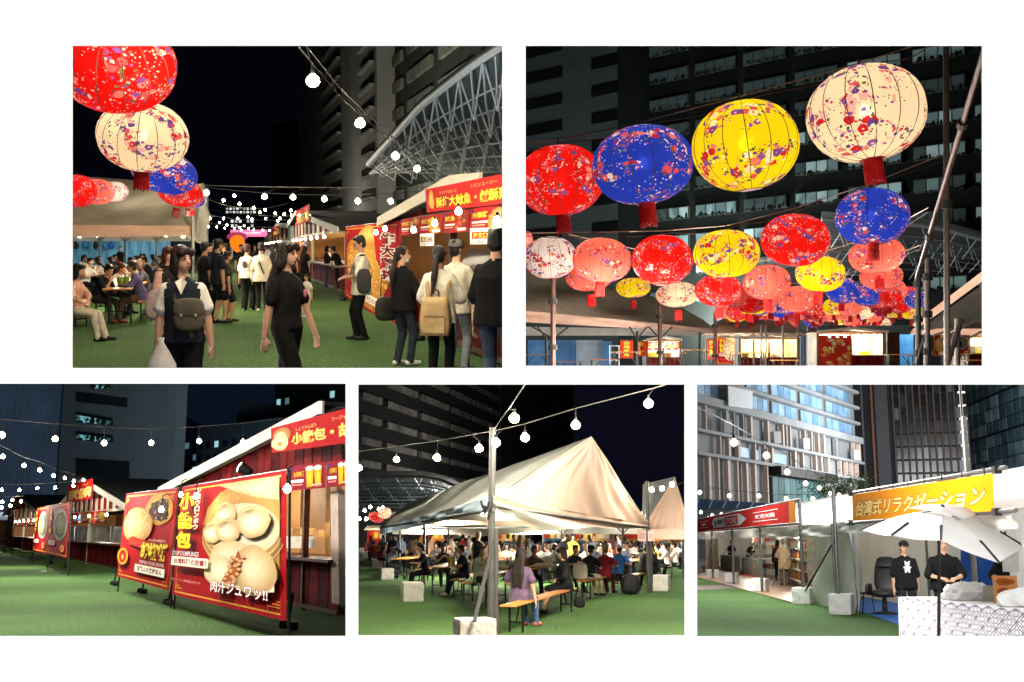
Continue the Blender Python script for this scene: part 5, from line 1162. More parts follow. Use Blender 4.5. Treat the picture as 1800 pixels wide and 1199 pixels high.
# --- towers
gw = mat('tower_grey3', lin((104, 112, 118)), rough=.9, var=.08, scale=.15)
d0 = 260; pt = Plane(P, P.gx(95, d0), P.gx(299, d0 * .93)); tw = thing('office_tower', 'broad grey office tower with a few planted lit window bands', 'building', P, pt.A); off = pt.A
def block(root, pl, t0, t1, h, th, m, off):
    a, b = pl.q(t0, -12), pl.q(t1, -12); mb = MB(); mb.hexa([a, b, b - pl.n * th, a - pl.n * th], [p + V((0, 0, h + 12)) for p in (a, b, b - pl.n * th, a - pl.n * th)]); return part('wall', mb, m, root, off=off)
block(tw, pt, 0, 1, 48, 3, gw, off)
teal = [mat('plant_light_a', (.3, .5, .5), emit=.55, ecol=lin((120, 200, 205)), var=.0), mat('plant_light_b', (.2, .3, .3), emit=.16, ecol=lin((90, 150, 160)), var=0)]
rec3 = mat('tower_recess3', lin((26, 30, 34)), rough=.9, var=.1)
for (u0, u1, va, vb, vc, vd, lit) in ((160, 196, 670, 672, 682, 684, 1), (133, 222, 688, 700, 716, 706, 0), (133, 197, 723, 735, 748, 742, 1), (133, 197, 757, 765, 778, 773, 1), (133, 226, 805, 811, 842, 838, 0)):
    m = MB(); pt.slab(m, [(u0, vd), (u1, vc), (u1, vb), (u0, va)], .5, .3); w = part('window_band', m, rec3, tw, off=off)
    if lit:
        n = 10
        for i in range(n):
            if i in (4, 7): continue
            a = u0 + (u1 - u0) * (i + .1) / n; b = u0 + (u1 - u0) * (i + .85) / n; f = lambda u, p, q: p + (q - p) * (u - u0) / (u1 - u0)
            m = MB(); pt.slab(m, [(a, f(a, vd, vc) - 2 + (i % 3)), (b, f(b, vd, vc) - 2), (b, f(b, va, vb) + 6), (a, f(a, va, vb) + 6)], .2, .5); part('pane', m, teal[0 if i < 6 and i % 4 else 1], w, off=off)
        r = random.Random(u0)
        m = MB()
        for i in range(26):
            u = r.uniform(u0, u1); p = pt.p(u, f(u, vd, vc) - r.uniform(2, 9), .8); m.sph(p, r.uniform(.12, .4), 5, 4)
        q_ = part('planter_shrubs', m, mat('night_shrub', lin((20, 40, 24)), rough=.9, var=.3), w, off=off); q_['kind'] = 'stuff'
pt2 = Plane(P, P.gx(-25, 240), P.gx(92, 250)); t2 = thing('office_tower', 'blue-grey tower at the left border behind the festoon lights', 'building', P, pt2.A); block(t2, pt2, 0, 1, 48, 3, mat('tower_blue3', lin((70, 86, 108)), rough=.7, var=.25, scale=.12), pt2.A)
for i in range(9): part('mullion', seg(pt2, .1 + i * .1, .108 + i * .1, -5, 47.5, .3, .2), mat('mullion3', lin((90, 104, 124)), var=0), t2, off=pt2.A)
def low_block(uL, uR, vT0, vT1, dL, dR, label, rows, mcol, seed, litp=.35):
    pl = Plane(P, P.gx(uL, dL), P.gx(uR, dR)); root = thing('office_block', label, 'building', P, pl.A); r = random.Random(seed)
    h0, h1 = pl.p(uL, vT0).z, pl.p(uR, vT1).z; a, b = pl.q(0, -8), pl.q(1, -8); m = MB(); m.hexa([a, b, b - pl.n * 4, a - pl.n * 4], [pl.q(0, h0), pl.q(1, h1), pl.q(1, h1) - pl.n * 4, pl.q(0, h0) - pl.n * 4]); part('wall', m, mcol, root, off=pl.A)
    cells = []; nc = int((uR - uL) / 15)
    for j in range(rows):
        for i in range(nc): cells.append(((i + .2) / nc, (i + .75) / nc, h0 * (.30 + .62 * j / rows), h0 * (.30 + .62 * (j + .55) / rows)))
    lits = [r.random() < litp for _ in cells]
    facade_windows(root, pl, cells, .3, cmat((40, 46, 52), var=0), mat('dark_pane', (.01, .014, .02), rough=.2, var=0), off=pl.A, lit=lambda i: lits[i], litm=[mat('cyan_office', (.5, .6, .6), emit=.7, ecol=lin((170, 230, 235)), var=0), mat('cyan_office_dim', (.3, .4, .4), emit=.25, ecol=lin((130, 200, 210)), var=0)])
    return root
nightb = mat('night_block', lin((58, 70, 82)), rough=.9, var=.12, scale=.2)
low_block(300, 345, 735, 760, 300, 290, 'dark office block with cyan lit windows right of the grey tower', 6, nightb, 3, .5)
low_block(338, 480, 755, 735, 280, 250, 'wide dark office block with scattered lit windows behind the near stall', 5, nightb, 8, .28)
low_block(408, 500, 700, 715, 310, 305, 'plain dark stair tower rising over the office block', 1, mat('stair_block', lin((66, 76, 84)), rough=.9, var=.06), 2, 0)
low_block(475, 622, 672, 640, 330, 300, 'tall dark block in the upper right corner with few lit windows', 7, mat('far_dark_block', lin((24, 28, 36)), rough=.9, var=.1), 12, .25)
lamp(P, P.gx(230, 150, 3), 60000, (.8, .92, 1), 3, name='forecourt_light'); lamp(P, P.gx(60, 130, 3), 36000, (.75, .88, 1), 3, name='forecourt_light'); lamp(P, P.gx(420, 190, 4), 34000, (.75, .9, 1), 3, name='forecourt_light')  # unseen fill added to lift the dark towers
# --- stalls, far to near
stall(P, 'farthest stall of the banner row with a small sign', pl3v(7.7, -14, 22), 2.3, 3.3, depth=3, sign='芋圓', nmenu=3, nb=14, lampW=2200, lampc=(1, .93, .8), bulbs=6, seed=21, stripe=True, bulb_kind='cool')
stall(P, 'third stall of the banner row with its gable sign behind the paired banners', pl3v(7.7, 38, 108), 2.3, 4.0, ta=.42, depth=3, sign='滷肉飯', sign_t=(.22, .62), sign_h=(2.95, 3.9), nmenu=3, nb=18, lampW=1500, lampc=(1, .93, .8), bulbs=7, seed=22, stripe=True, bulb_kind='cool', counter=True)
stall(P, 'second stall of the banner row, closed behind glass, with blue lit menu', pl3v(7.7, 126, 262), 2.32, 3.75, ta=.50, depth=3, sign='珍珠奶茶', sign_t=(.30, .66), sign_h=(2.78, 3.62), nmenu=5, menu_t=(.02, .74), menu_h=(1.78, 2.28), nb=30, lampW=420, lampc=(1, .95, .85), bulbs=4, seed=23, stripe=True, glass=True, bulb_kind='cool')
pln = pl3v(7.55, 325, 616); HeN, HaN = pln.p(327, 852, .35).z, pln.p(600, 702, .35).z
st = stall(P, 'near stall of the banner row with dumpling signboard and beer posters', pln, HeN, HaN, ta=.985, depth=2.4, nmenu=0, nb=26, sideR=False, lampW=160, lampc=(1, .85, .62), wallc=(176, 124, 68), posts=(.02, .86), bulbs=0, seed=24, trim_w=.16, ch=1.0, goods=0)
offn = pln.A
def px_sheet3(pl, c, off=.0): return Sheet(*[pl.p(u, v, off) for u, v in c])
sh = px_sheet3(pln, [(478, 796), (616, 778), (616, 716), (476, 753)], .55); sh.base(lin((176, 14, 18)), 8, 5); sh.words('小籠包・胡椒餅', .30, .20, 1.30, .60, lin((255, 226, 130)), lin((250, 160, 40)), .02, .07); sh.words('しょうろんぽう', .36, .66, .62, .80, lin((250, 170, 110)), bold=.02); sh.words('フージャオ', .80, .70, 1.0, .84, lin((250, 170, 110)), bold=.02)
sh.ell(.16, .62, .13, .30, lin((206, 160, 92)), lin((160, 108, 52)), 24); sh.ell(.14, .55, .09, .2, lin((240, 226, 196)), lin((210, 180, 130)), 20); sh.ell(.13, .33, .13, .28, lin((248, 232, 196)), lin((220, 180, 120)), 20, wob=.05); sh.ell(.13, .30, .04, .1, lin((220, 130, 60)), lin((200, 150, 90)), 10); sh.build('sign_board', st, off=offn)
for a, b, ti in ((508, 572, '台湾啤酒'), (574, 618, '台湾啤酒')):
    t_ = lambda u: 820 - (u - 508) * .125; bo = lambda u: 863 - (u - 508) * .09
    sh = px_sheet3(pln, [(a, bo(a)), (b, bo(b)), (b, t_(b)), (a, t_(a))], .40); sh.base(lin((150, 18, 40)), 4, 4); sh.words(ti, .14, .52, .44, .74, lin((250, 190, 60)), lin((90, 10, 10)), .02, .08); sh.rect(.06, .30, .42, .42, WHITE, 1); sh.rect(.08, .18, .40, .24, lin((230, 140, 140)), 1); sh.ell(.10, .86, .045, .07, lin((40, 50, 130)), lin((40, 50, 130)), 10)
    for q, w in ((.60, .11), (.82, .10)):
        sh.fan([(q - w, .80), (q + w, .80), (q + w * .75, .08), (q - w * .75, .08)], lin((250, 214, 60)), lin((226, 160, 10))); sh.ell(q, .82, w * 1.05, .1, lin((255, 252, 240)), lin((236, 226, 200)), 14)
    sh.words('900円', .66, .10, .92, .2, WHITE, lin((150, 20, 30)), .02, .1); sh.build('poster', st, off=offn)
# open shelf interior: cartons, white freezer, studs
for u, v, w, h, c in ((520, 935, 18, 12, (206, 160, 96)), (541, 934, 18, 13, (214, 170, 104)), (562, 938, 14, 12, (196, 150, 90)), (580, 930, 10, 22, (180, 130, 74))):
    p = pln.p(u, v, -1.4); part('carton', MB().box(p, (P.m(w, p.y), .5, P.m(h, p.y)), .4), cmat(c, rough=.8), st, off=offn)
p = pln.p(527, 953, -1.2); part('freezer', MB().box(p, (P.m(42, p.y), .7, P.m(20, p.y)), .4), cmat((226, 224, 218), rough=.4), st, off=offn)
for u in (530, 575): part('stud', MB().box(pln.p(u, 905, -2.25), (.1, .1, 2.6), .4), cmat((190, 150, 100)), st, off=offn)
m = MB(); pln.slab(m, [(583, 1060), (596, 1063), (594, 862), (581, 864)], .12, .12); part('front_post', m, cmat((206, 186, 168), rough=.7), st, off=offn)
# spotlight clamped on the beam
p = pln.p(424, 822, .5); sp = thing('spotlight', 'spotlight clamped under the near stall gable, aimed at the signboard', 'spotlight', P, p); part('head', MB().cyl((0, 0, 0), (.22, -.05, -.12), .14, .09, 12), cmat((30, 30, 32)), sp); part('lens', MB().cyl((-.012, .003, .006), (-.002, .0, .0), .125, .125, 12), mat('spot_lens', (1, 1, 1), emit=40.0, ecol=(1, .95, .85), var=0), sp)
part('clamp', MB().bar((.1, 0, -.06), (.25, .05, -.35), .04), cmat((30, 30, 32)), sp)
lamp(P, pln.p(430, 820, 1.2), 22, (1, .93, .82), .1, name='spotlight_light'); lamp(P, pln.p(545, 800, 1.6), 8, (1, .93, .82), .1, name='sign_light')
# --- banners
pb = pl3v(5.0, 300, 512)
def bn(label, kind, px, feet): return banner_stand(P, label, [pb.p(*q) for q in px], kind, [P.g(*f) for f in feet])
bn('large red soup dumpling banner with bamboo steamer picture, nearest of the row', 'xlb', [(302, 1045), (503, 1092), (503, 826), (321, 856)], [(297, 1064), (507, 1105)])
bn('red pepper bun banner with sesame bun picture, second from the near end', 'pepper', [(205, 1013), (297, 1038), (313, 858), (222, 868)], [(201, 1029), (250, 1043)])
bn('red noodle banner with a bowl picture, right one of the paired banners', 'noodle', [(83, 973), (118, 982), (123, 882), (88, 889)], [(88, 991), (117, 998)])
bn('red rice bowl banner, left one of the paired banners', 'rice', [(57, 968), (82.5, 973), (87.5, 889), (65, 893)], [(56, 983)])
bn('small leaning red banner at the far end of the stall row', 'rice', [(5, 957), (20, 960), (25, 905), (15, 906)], [(6, 964), (20, 967)])
for u, v in ((345, 866), (505, 851), (318, 865), (284, 890)):
    p = pb.p(u, v, .35); t = thing('clip_lamp', {345: 'bare bulb glaring at the top of the soup dumpling banner', 505: 'bare bulb glaring between dumpling banner and beer posters', 318: 'small bare bulb in the gap between the two big banners', 284: 'bare bulb reflected on the pepper bun banner'}[u], 'lamp', P, p, group='bare bulbs at the banners'); bm_, sm_ = bulb_mesh('cool', 170.0, (1, .95, .82)); b = obj('bulb', bm_, t, M=Matrix.Scale(.9 if u != 318 else .7, 4)); obj('socket', sm_, b); part('arm', MB().tube([(0, 0, .05), (0, .05, .2), (0, .35, .25)], .01, 5), cmat((30, 30, 30)), t)
# --- festoon lights
path = [at(-20, 735, 22), at(96, 745, 24), at(183, 751, 25), at(266, 754, 26), at(349, 750, 27), at(427, 744, 27), at(500, 735, 27), at(545, 726, 27)]
festoon(P, 'upper festoon string swinging across the view to the near stall sign', path, [at(u, v, d) for u, v, d in ((4, 764, 22.3), (97, 771, 24), (183, 778, 25), (266, 778, 26), (350, 775, 27), (427, 776, 27))], size=.9, **COOL)
path = [at(-20, 772, 30), at(42, 804, 33), at(70, 812, 36), at(94, 823, 39), at(114, 829, 42), at(130, 834, 45), at(147, 838, 48), at(170, 842, 50)]
festoon(P, 'second festoon string descending to the gable of the second stall', path, [at(u, v, d) for u, v, d in ((5, 802, 31), (42, 818, 33), (70, 826, 36), (94, 836, 39), (114, 840, 42), (130, 845, 45), (147, 844, 48))], size=.9, **COOL)
festoon(P, 'third festoon string level over the third stall', sag(at(-20, 850, 50), at(150, 843, 48), .1), [at(u, v, 49) for u, v in ((3, 861), (34, 861), (66, 858), (97, 857), (129, 854))], size=1.0, sockets=False, **COOL)
festoon(P, 'far festoon string over the farthest stalls', sag(at(-20, 872, 70), at(70, 868, 66), .1), [at(u, v, 68) for u, v in ((4, 882), (22, 879), (37, 881), (18, 889), (3, 892))], size=1.4, sockets=False, **COOL)
for u, v, d, w in ((60, 672, 19, 1300), (260, 672, 15, 800), (420, 672, 11, 150), (130, 676, 34, 2600), (180, 672, 11, 500), (40, 672, 26, 1600)): lamp(P, P.at(u, v, d), w, (1, .96, .86), .15, name='festoon_light')  # added fill above the banner row, no bulbs of its own
for u, d, w in ((70, 36, 700), (20, 46, 900), (170, 27, 350)): lamp(P, P.gx(u, d, 2.5), w, (1, .95, .84), .2, name='festoon_light')  # further unseen fill added before the far banners
m = MB(); m.sph((0, 0, .01), (.12, .05, .012), 8, 4); solo('paper_scrap', m, cmat((230, 230, 226)), P, 'white scrap lying on the turf before the stalls', 'litter', P.g(77, 1005))
# ================================================================== view 4: beer garden tent (lower middle)
P = P4
def at(u, v, d): return P.at(u, v, d)
GARD = dict(kind='garden', e=170.0, col=(1, .90, .62))
# --- dark tower with sloping balcony bands
pt = vp_plane(P, 1330, -55, 55 * F / (1330 - 622), 55 * F / (1330 - 872)); tw = thing('apartment_tower', 'black apartment tower with long sloping balcony bands behind the tent', 'building', P, pt.A); off = pt.A
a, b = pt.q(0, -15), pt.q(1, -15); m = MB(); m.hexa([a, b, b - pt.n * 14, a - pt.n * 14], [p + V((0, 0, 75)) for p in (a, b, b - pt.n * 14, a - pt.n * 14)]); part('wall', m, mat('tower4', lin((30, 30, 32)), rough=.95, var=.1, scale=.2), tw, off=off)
band = mat('band4', lin((112, 108, 106)), rough=.9, var=.35, scale=.35)
for i in range(13):
    h0 = 8 + i * 3.1
    for t0, t1 in ((.005, .10), (.13, .30), (.33, .52), (.55, .70), (.73, .86), (.885, .995)):
        part('balcony_band', seg(pt, t0, t1, h0, h0 + .95, .6, .5), band, tw, off=off)
pt2 = vp_plane(P, 1330, -58, 58 * F / (1330 - 874), 58 * F / (1330 - 1002)); t2 = thing('apartment_tower', 'end face of the dark tower with short balcony slots', 'building', P, pt2.A)
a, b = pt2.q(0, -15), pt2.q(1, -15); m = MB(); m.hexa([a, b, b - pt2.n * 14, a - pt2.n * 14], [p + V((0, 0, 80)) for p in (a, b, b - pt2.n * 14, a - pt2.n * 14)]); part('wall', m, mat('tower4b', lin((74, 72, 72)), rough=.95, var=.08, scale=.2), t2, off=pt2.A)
for i in range(11): part('balcony_slot', seg(pt2, .40, .70, 15 + i * 4.2, 16.6 + i * 4.2, .4, .25), mat('slot4', lin((22, 22, 24)), var=0), t2, off=pt2.A)
lamp(P, P.gx(960, 170, 6), 14000, (1, .95, .88), 3, name='forecourt_light'); lamp(P, P.gx(820, 120, 5), 9000, (1, .95, .88), 3, name='forecourt_light')  # unseen lights added so the tower bands show
# --- space-frame canopy far left
oc = P.gx(720, 110); root = thing('space_frame_canopy', 'arched steel space-frame canopy behind the lanterns at the left', 'canopy', P, oc)
rim = [(618, 842), (655, 838.5), (700, 837.5), (743, 838), (775, 844), (805, 856), (830, 872)]
def rp(s):
    k = s * (len(rim) - 1); i = min(len(rim) - 2, int(k)); f = k - i; return rim[i][0] * (1 - f) + rim[i + 1][0] * f, rim[i][1] * (1 - f) + rim[i + 1][1] * f
def cp4(s, t): u, v = rp(s); return at(u, v + t * (896 - v) * .95, 105 + 30 * t)
m = MB(); m.grid(lambda a, b: cp4(a, b) + V((0, 0, .5)), 16, 8); part('roof_skin', m, mat('canopy_skin4', lin((66, 74, 86)), rough=.7, var=.1), root, off=oc)
st4 = mat('canopy_steel4', lin((110, 114, 122)), rough=.4, var=.05)
part('rim', MB().tube([cp4(i / 24, 0) for i in range(25)], .16, 6), st4, root, off=oc)
for j in range(1, 9): part('purlin', MB().tube([cp4(i / 16, j / 9) - V((0, .5, .3)) for i in range(17)], .06, 4), st4, root, off=oc)
for i in range(16):
    for j in range(3): part('strut', MB().cyl(cp4(i / 16, j / 3), cp4((i + (1 if (i + j) % 2 else -.6)) / 16 if 0 <= (i + (1 if (i + j) % 2 else -.6)) / 16 <= 1 else i / 16, (j + 1) / 3) - V((0, 1, .3)), .055, .055, 4), st4, root, off=oc)
lamp(P, P.gx(720, 85, 3.5), 120, (.85, .92, 1), 2, name='forecourt_light')  # weak fill added under the canopy, no fixture
# --- big tent
tp = mat('tent4_pink', lin((226, 192, 170)), rough=.75, var=.05, scale=1.2, bump=.3, bscale=1.6, transl=.30); tg = mat('tent4_grey', lin((138, 140, 134)), rough=.7, var=.05, scale=1.0, bump=.3, bscale=1.4, transl=.25); tb = mat('tent4_lining', lin((226, 222, 206)), rough=.8, var=.04, bump=.2, bscale=1.5, transl=.3); tbl = mat('tent4_blue', lin((176, 200, 214)), rough=.75, var=.06, scale=1.2, bump=.3, bscale=1.6, transl=.2)  # roof grey darkened in colour for the weaker light it gets
ot = P.gx(866, 20.5); tent = thing('party_tent', 'large peaked party tent with pink gable over the crowded beer tables', 'tent', P, ot)
dC, dR, dL = 17.0, 31.0, 52.0       # near corner, right corner, far left end
eC, eR, apex = at(868, 872, dC), at(1138, 918, dR), at(1040, 767, 24.0)
eL = at(668, 928, dL); aL = at(708, 888, 58)
def wav(a, b, c, d, amp, fr=9.0, ph=0.0, sagb=0.0):
    f = wavy(a, b, c, d, amp, fr, ph); f0 = wavy(a, b, c, d, 0)
    return lambda u, v: f0(u, v).lerp(f(u, v), (4 * u * (1 - u)) ** .6) - V((0, 0, sagb * 4 * u * (1 - u) * (1 - v)))
# gable (front face): triangle from near corner to right corner to apex, with draped lower hem
def gab(u, v):
    p = eC.lerp(eR, u) - V((0, 0, .05 * 4 * u * (1 - u))); w = v * (1 - abs(u - .55) * .0); k = 1.0 - v
    tgt = apex; q = p.lerp(tgt, v); n = (eR - eC).cross(apex - eC).normalized()
    return q + n * .05 * math.sin(u * 46 + 3 * math.sin(v * 4)) * (1 - v) * (.3 + v) + n * .03 * math.sin(u * 21 + v * 9) * k
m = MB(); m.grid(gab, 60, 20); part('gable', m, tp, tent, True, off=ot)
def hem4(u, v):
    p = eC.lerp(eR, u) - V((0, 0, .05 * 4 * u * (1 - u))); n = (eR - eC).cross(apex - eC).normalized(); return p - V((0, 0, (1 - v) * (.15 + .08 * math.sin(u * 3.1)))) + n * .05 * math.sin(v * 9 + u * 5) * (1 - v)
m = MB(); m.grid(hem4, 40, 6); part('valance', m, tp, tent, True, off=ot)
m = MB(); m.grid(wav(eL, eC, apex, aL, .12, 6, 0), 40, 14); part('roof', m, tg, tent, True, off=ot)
m = MB(); m.grid(wav(eL - V((0, 0, .30)), eC - V((0, 0, .20)), eC, eL, .05, 40, 1, 0), 90, 5); part('side_valance', m, tbl, tent, True, off=ot)
m = MB(); m.grid(wav(eR + (aL - apex), eR, apex - V((0, 0, .03)), aL, .03, 6, 2), 20, 8); part('rear_roof', m, tb, tent, True, off=ot)
m = MB(); m.grid(wav(at(690, 939, 60), at(1140, 939, 60), at(1140, 900, 62), at(690, 900, 62), .06, 50), 60, 6); part('rear_curtain', m, tb, tent, True, off=ot)
m = MB(); m.grid(wav(at(700, 922, 45), at(1138, 926, 40), at(1138, 918, 40), at(700, 914, 45), .04, 40), 60, 3); part('inner_valance', m, tp, tent, True, off=ot)
# inner eave beams, braces, poles
pg4 = mat('galv4', lin((96, 96, 94)), rough=.4, metal=.3, var=.08)
for a, b, r in ((eC - V((0, 0, .15)), eR - V((0, 0, .15)), .03), (eL, eC - V((0, 0, .2)), .03), (at(740, 930, 48), at(1130, 922, 40), .04), (at(770, 925, 52), at(1140, 925, 44), .035), (at(868, 885, 24), at(985, 905, 46), .04), (at(985, 896, 46), at(1135, 921, 34), .04)): part('beam', MB().cyl(a, b, r, r, 8), pg4, tent, off=ot)
for u, d, v1 in ((746, 38, 915), (988, 45, 912), (903, 56, 930), (788, 58, 930), (955, 60, 930), (1095, 52, 925), (676, 60, 925), (703, 50, 925)): part('pole', pole_mb(MB(), P.gx(u, d), at(u, v1, d), .05), pg4, tent, off=ot)
for u0, u1, d in ((746, 765, 38), (988, 965, 45), (988, 1012, 45), (1095, 1075, 52), (1095, 1115, 52), (903, 885, 56), (903, 925, 56)): part('brace', MB().cyl(at(u0, 938, d), at(u1, 918, d), .025, .025, 6), pg4, tent, off=ot)
cpole = P.g(866, 1092); part('corner_pole', pole_mb(MB(), P.gx(862, dC + .15), at(866, 752, dC + .15), .055), pg4, tent, off=ot); part('corner_pole', pole_mb(MB(), P.gx(871, dC + .155), at(871, 930, dC + .155), .045), pg4, tent, off=ot)
part('corner_pole', pole_mb(MB(), P.gx(1141, 32.6), at(1137, 846, 32.6), .055), pg4, tent, off=ot); part('corner_pole', pole_mb(MB(), P.gx(1145, 32.8), at(1146, 935, 32.8), .04), pg4, tent, off=ot)
part('strap', MB().bar(at(868, 950, dC - .1), at(834, 1093, 14.9), .05, .012), cmat((24, 24, 24)), tent, off=ot); part('strap', MB().bar(at(1143, 940, 32.4), at(1160, 1000, 32.0), .04, .012), cmat((24, 24, 24)), tent, off=ot); part('strap', MB().bar(at(747, 930, 37.8), at(741, 1020, 36.5), .04, .012), cmat((24, 24, 24)), tent, off=ot)
r = random.Random(4)
for i in range(12): p = at(853 + r.uniform(-6, 6), 903 + r.uniform(-12, 14), dC); part('cable_clip', MB().bar(p, p + V((r.uniform(-.06, .06), 0, r.uniform(.04, .12))), .03), cmat((30, 30, 32)), tent, off=ot)
# second tent to the right
o2 = P.gx(1180, 48); t2 = thing('party_tent', 'second peaked tent at the right border behind the first', 'tent', P, o2)
e0, e1, ap2 = at(1128, 930, 46), at(1214, 930, 44), at(1186, 838, 46)
def gab2(u, v): p = e0.lerp(e1, u); q = p.lerp(ap2, v); return q + V((0, -.06 * math.sin(u * 40) * (1 - v), 0))
m = MB(); m.grid(gab2, 40, 12); part('gable', m, tp, t2, True, off=o2)
m = MB(); m.grid(wav(at(1128, 926, 62), e0, ap2, at(1130, 851, 60), .05, 5), 14, 8); part('roof', m, tg, t2, True, off=o2)
m = MB(); m.grid(wav(e0 - V((0, 0, .4)), e1 - V((0, 0, .4)), e1, e0, .04, 14), 20, 3); part('valance', m, tp, t2, True, off=o2)
for u, d in ((1180, 46), (1200, 45)): part('pole', pole_mb(MB(), P.gx(u, d), at(u, 935, d), .05), pg4, t2, off=o2)
# notices taped to the right pole
sh = Sheet(at(1121, 951, 32.3), at(1136, 952, 32.3), at(1136, 932, 32.3), at(1121, 931, 32.3)); sh.base(lin((236, 200, 196)), 2, 2); [sh.rect(.15, .2 + .12 * i, .85, .24 + .12 * i, lin((190, 120, 120)), 1) for i in range(5)]
nt = thing('notice', 'pink paper notice taped beside the right tent pole', 'notice', P, at(1128, 951, 32.3)); sh.build('paper', nt, off=at(1128, 951, 32.3))
sh = Sheet(at(1139, 951, 32.2), at(1149, 951, 32.2), at(1149, 934, 32.2), at(1139, 933, 32.2)); sh.base(lin((240, 216, 210)), 2, 2); [sh.rect(.15, .2 + .12 * i, .85, .24 + .12 * i, lin((190, 120, 120)), 1) for i in range(5)]
nt = thing('notice', 'narrower paper notice right of the pole beside the pink one', 'notice', P, at(1144, 951, 32.2)); sh.build('paper', nt, off=at(1144, 951, 32.2))
# --- weights
for u, v, s, yw, lab in ((834, 1149, .50, .25, 'white wrapped weight at the foot of the near tent pole, cut by the lower border'), (724, 1057, .50, .25, 'white wrapped weight left of the beer tables at the second pole'), (1162, 1039, .50, -.3, 'white wrapped weight at the foot of the right tent pole'), (680, 1019, .46, .25, 'white wrapped weight half hidden behind the pushchair'), (663, 1000, .5, .25, 'white wrapped weight left of the pushchair'), (643, 981, .55, .2, 'small white wrapped weight farther left'), (635, 971, .5, .2, 'farthest white wrapped weight at the left border')):
    p = P.g(u, v); weight(P, lab, V((p.x, p.y, 0)), s, yw, (186, 180, 172) if v > 1100 else (226, 222, 214))
# --- lights
pa = [at(620, 795, 24), at(697, 785, 24), at(770, 775, 20), at(866, 758, 17.3)]
festoon(P, 'festoon string from the left border to the near tent pole', pa, [at(u, v, d) for u, v, d in ((632, 822, 24.5), (697, 807, 24.2), (768, 804, 20), (842, 787, 18))], size=.95, **GARD)
pa = [at(866, 758, 17.3), at(923, 745, 17), at(1012, 718, 16.5), at(1150, 682, 16), at(1212, 664, 15.8)]
festoon(P, 'festoon string from the near tent pole up to the right corner', pa, [at(u, v, d) for u, v, d in ((872, 777, 17.1), (923, 768, 17), (1012, 746, 16.5), (1140, 708, 16))], size=1.0, **GARD)
pa = [at(866, 758, 17.3), at(900, 710, 15), at(925, 672, 13)]
festoon(P, 'guy wire with bulb rising from the near pole to the top border', pa, [at(904, 734, 15.5)], size=1.05, **GARD)
festoon(P, 'far small bulbs above the lanterns at the left', sag(at(620, 893, 90), at(740, 893, 90), .5), [at(u, v, 90) for u, v in ((641, 897), (651, 891), (666, 895), (673, 892), (632, 912), (644, 912))], size=2.0, sockets=False, **GARD)
festoon(P, 'three bulbs before the second tent gable', sag(at(1137, 850, 33), at(1212, 842, 33), .15), [at(u, v, 33) for u, v in ((1146, 860), (1164, 858), (1181, 851))], size=1.1, **GARD)
und = [(750, 46), (800, 44), (850, 40), (900, 42), (950, 40), (1000, 44), (1060, 42), (1100, 48)]
festoon(P, 'bulbs strung under the big tent roof over the tables', sag(at(740, 896, 46), at(1125, 900, 46), .2), [at(u, 903 + (u % 7) - 3, d) for u, d in und], size=1.3, **GARD)
for u, d, w in ((800, 44, 900), (900, 38, 400), (1000, 38, 800), (1090, 42, 480), (930, 60, 700), (1120, 62, 600), (1170, 55, 350), (760, 60, 500)): lamp(P, at(u, 924, d), w * 1.6, (1, .93, .78), .2, name='tent_light')  # unseen point lights added to brighten the tent interior
for u, v, d, w in ((980, 690, 13.5, 900), (720, 690, 17, 900), (1150, 690, 15, 900), (740, 690, 11, 220), (1196, 690, 19, 1500), (1198, 720, 27, 1700), (780, 690, 22, 900), (1060, 690, 11, 500), (950, 685, 12, 280), (680, 690, 28, 900)): lamp(P, at(u, v, d), w, (1, .90, .72), .15, name='festoon_light')  # added fill in front of the tent for gable and turf, no bulbs
# --- lanterns far left
LN(P, 676, 902, 25, 'white', 'pale lantern on top of the small cluster left of the tent', 60, tassel=False); LN(P, 664, 910, 24, 'red', 'red lantern in the small cluster left of the tent', 62, tassel=False); LN(P, 657, 908, 20, 'coral', 'coral lantern leftmost in the small cluster left of the tent', 66, tassel=False)
# --- furniture and people
def tb_(kind, label, u0, d0, u1, d1): return long_seat(P, kind, label, P.gx(u0, d0), P.gx(u1, d1))
tb_('bench', 'nearest wooden bench, empty at its near end', 893, 18.4, 1004, 24.8)
tb_('table', 'nearest beer table with bottles and food boxes', 856, 25.0, 975, 33.5)
tb_('bench', 'bench under the woman in the pale green blouse', 818, 27.5, 860, 33.5)
tb_('table', 'table of the man in black with the yellow drink', 770, 30.5, 806, 37)
tb_('bench', 'bench under the man in the black T-shirt', 800, 29.5, 838, 35)
tb_('bench', 'bench under the people in red and blue shirts', 1022, 28.5, 1092, 35.5)
tb_('table', 'table before the people in red and blue', 990, 33, 1075, 42)
tb_('bench', 'bench behind the right tent pole', 1113, 33.5, 1160, 41)
tb_('table', 'table behind the right tent pole', 1098, 38, 1150, 47)
tb_('bench', 'bench near the pushchair', 727, 36.5, 760, 43)
tb_('table', 'table beyond the pushchair', 700, 42, 740, 50)
rr = random.Random(11)
def PP4(label, u, d, yaw, **k):
    k.setdefault('face', d < 33); return person(P, label, P.gx(u, d), yaw, **k)
S = dict(pose='sit')
PP4('woman with very long dark hair in mauve dress, back turned, on the nearest bench', 915, 20.0, 2.75, top=(112, 92, 118), bottom_c=(80, 104, 150), hair='long', hair_c='dark', hL='lap', hR='bench', shoes=(220, 110, 90), hem=-.16, loose=.04, vox=.011, **S)
PP4('woman with dark bob in black coat and skirt seated sideways on the nearest bench', 996, 24.0, -1.35, top=(40, 40, 44), bottom_c=(26, 26, 28), bottom='skirt', hair='bob', hair_c='dark', sleeve='long', hL='lap', hR='lap', lean=.12, hem=-.14, loose=.03, shoes=(50, 40, 38), hp=.2, **S)
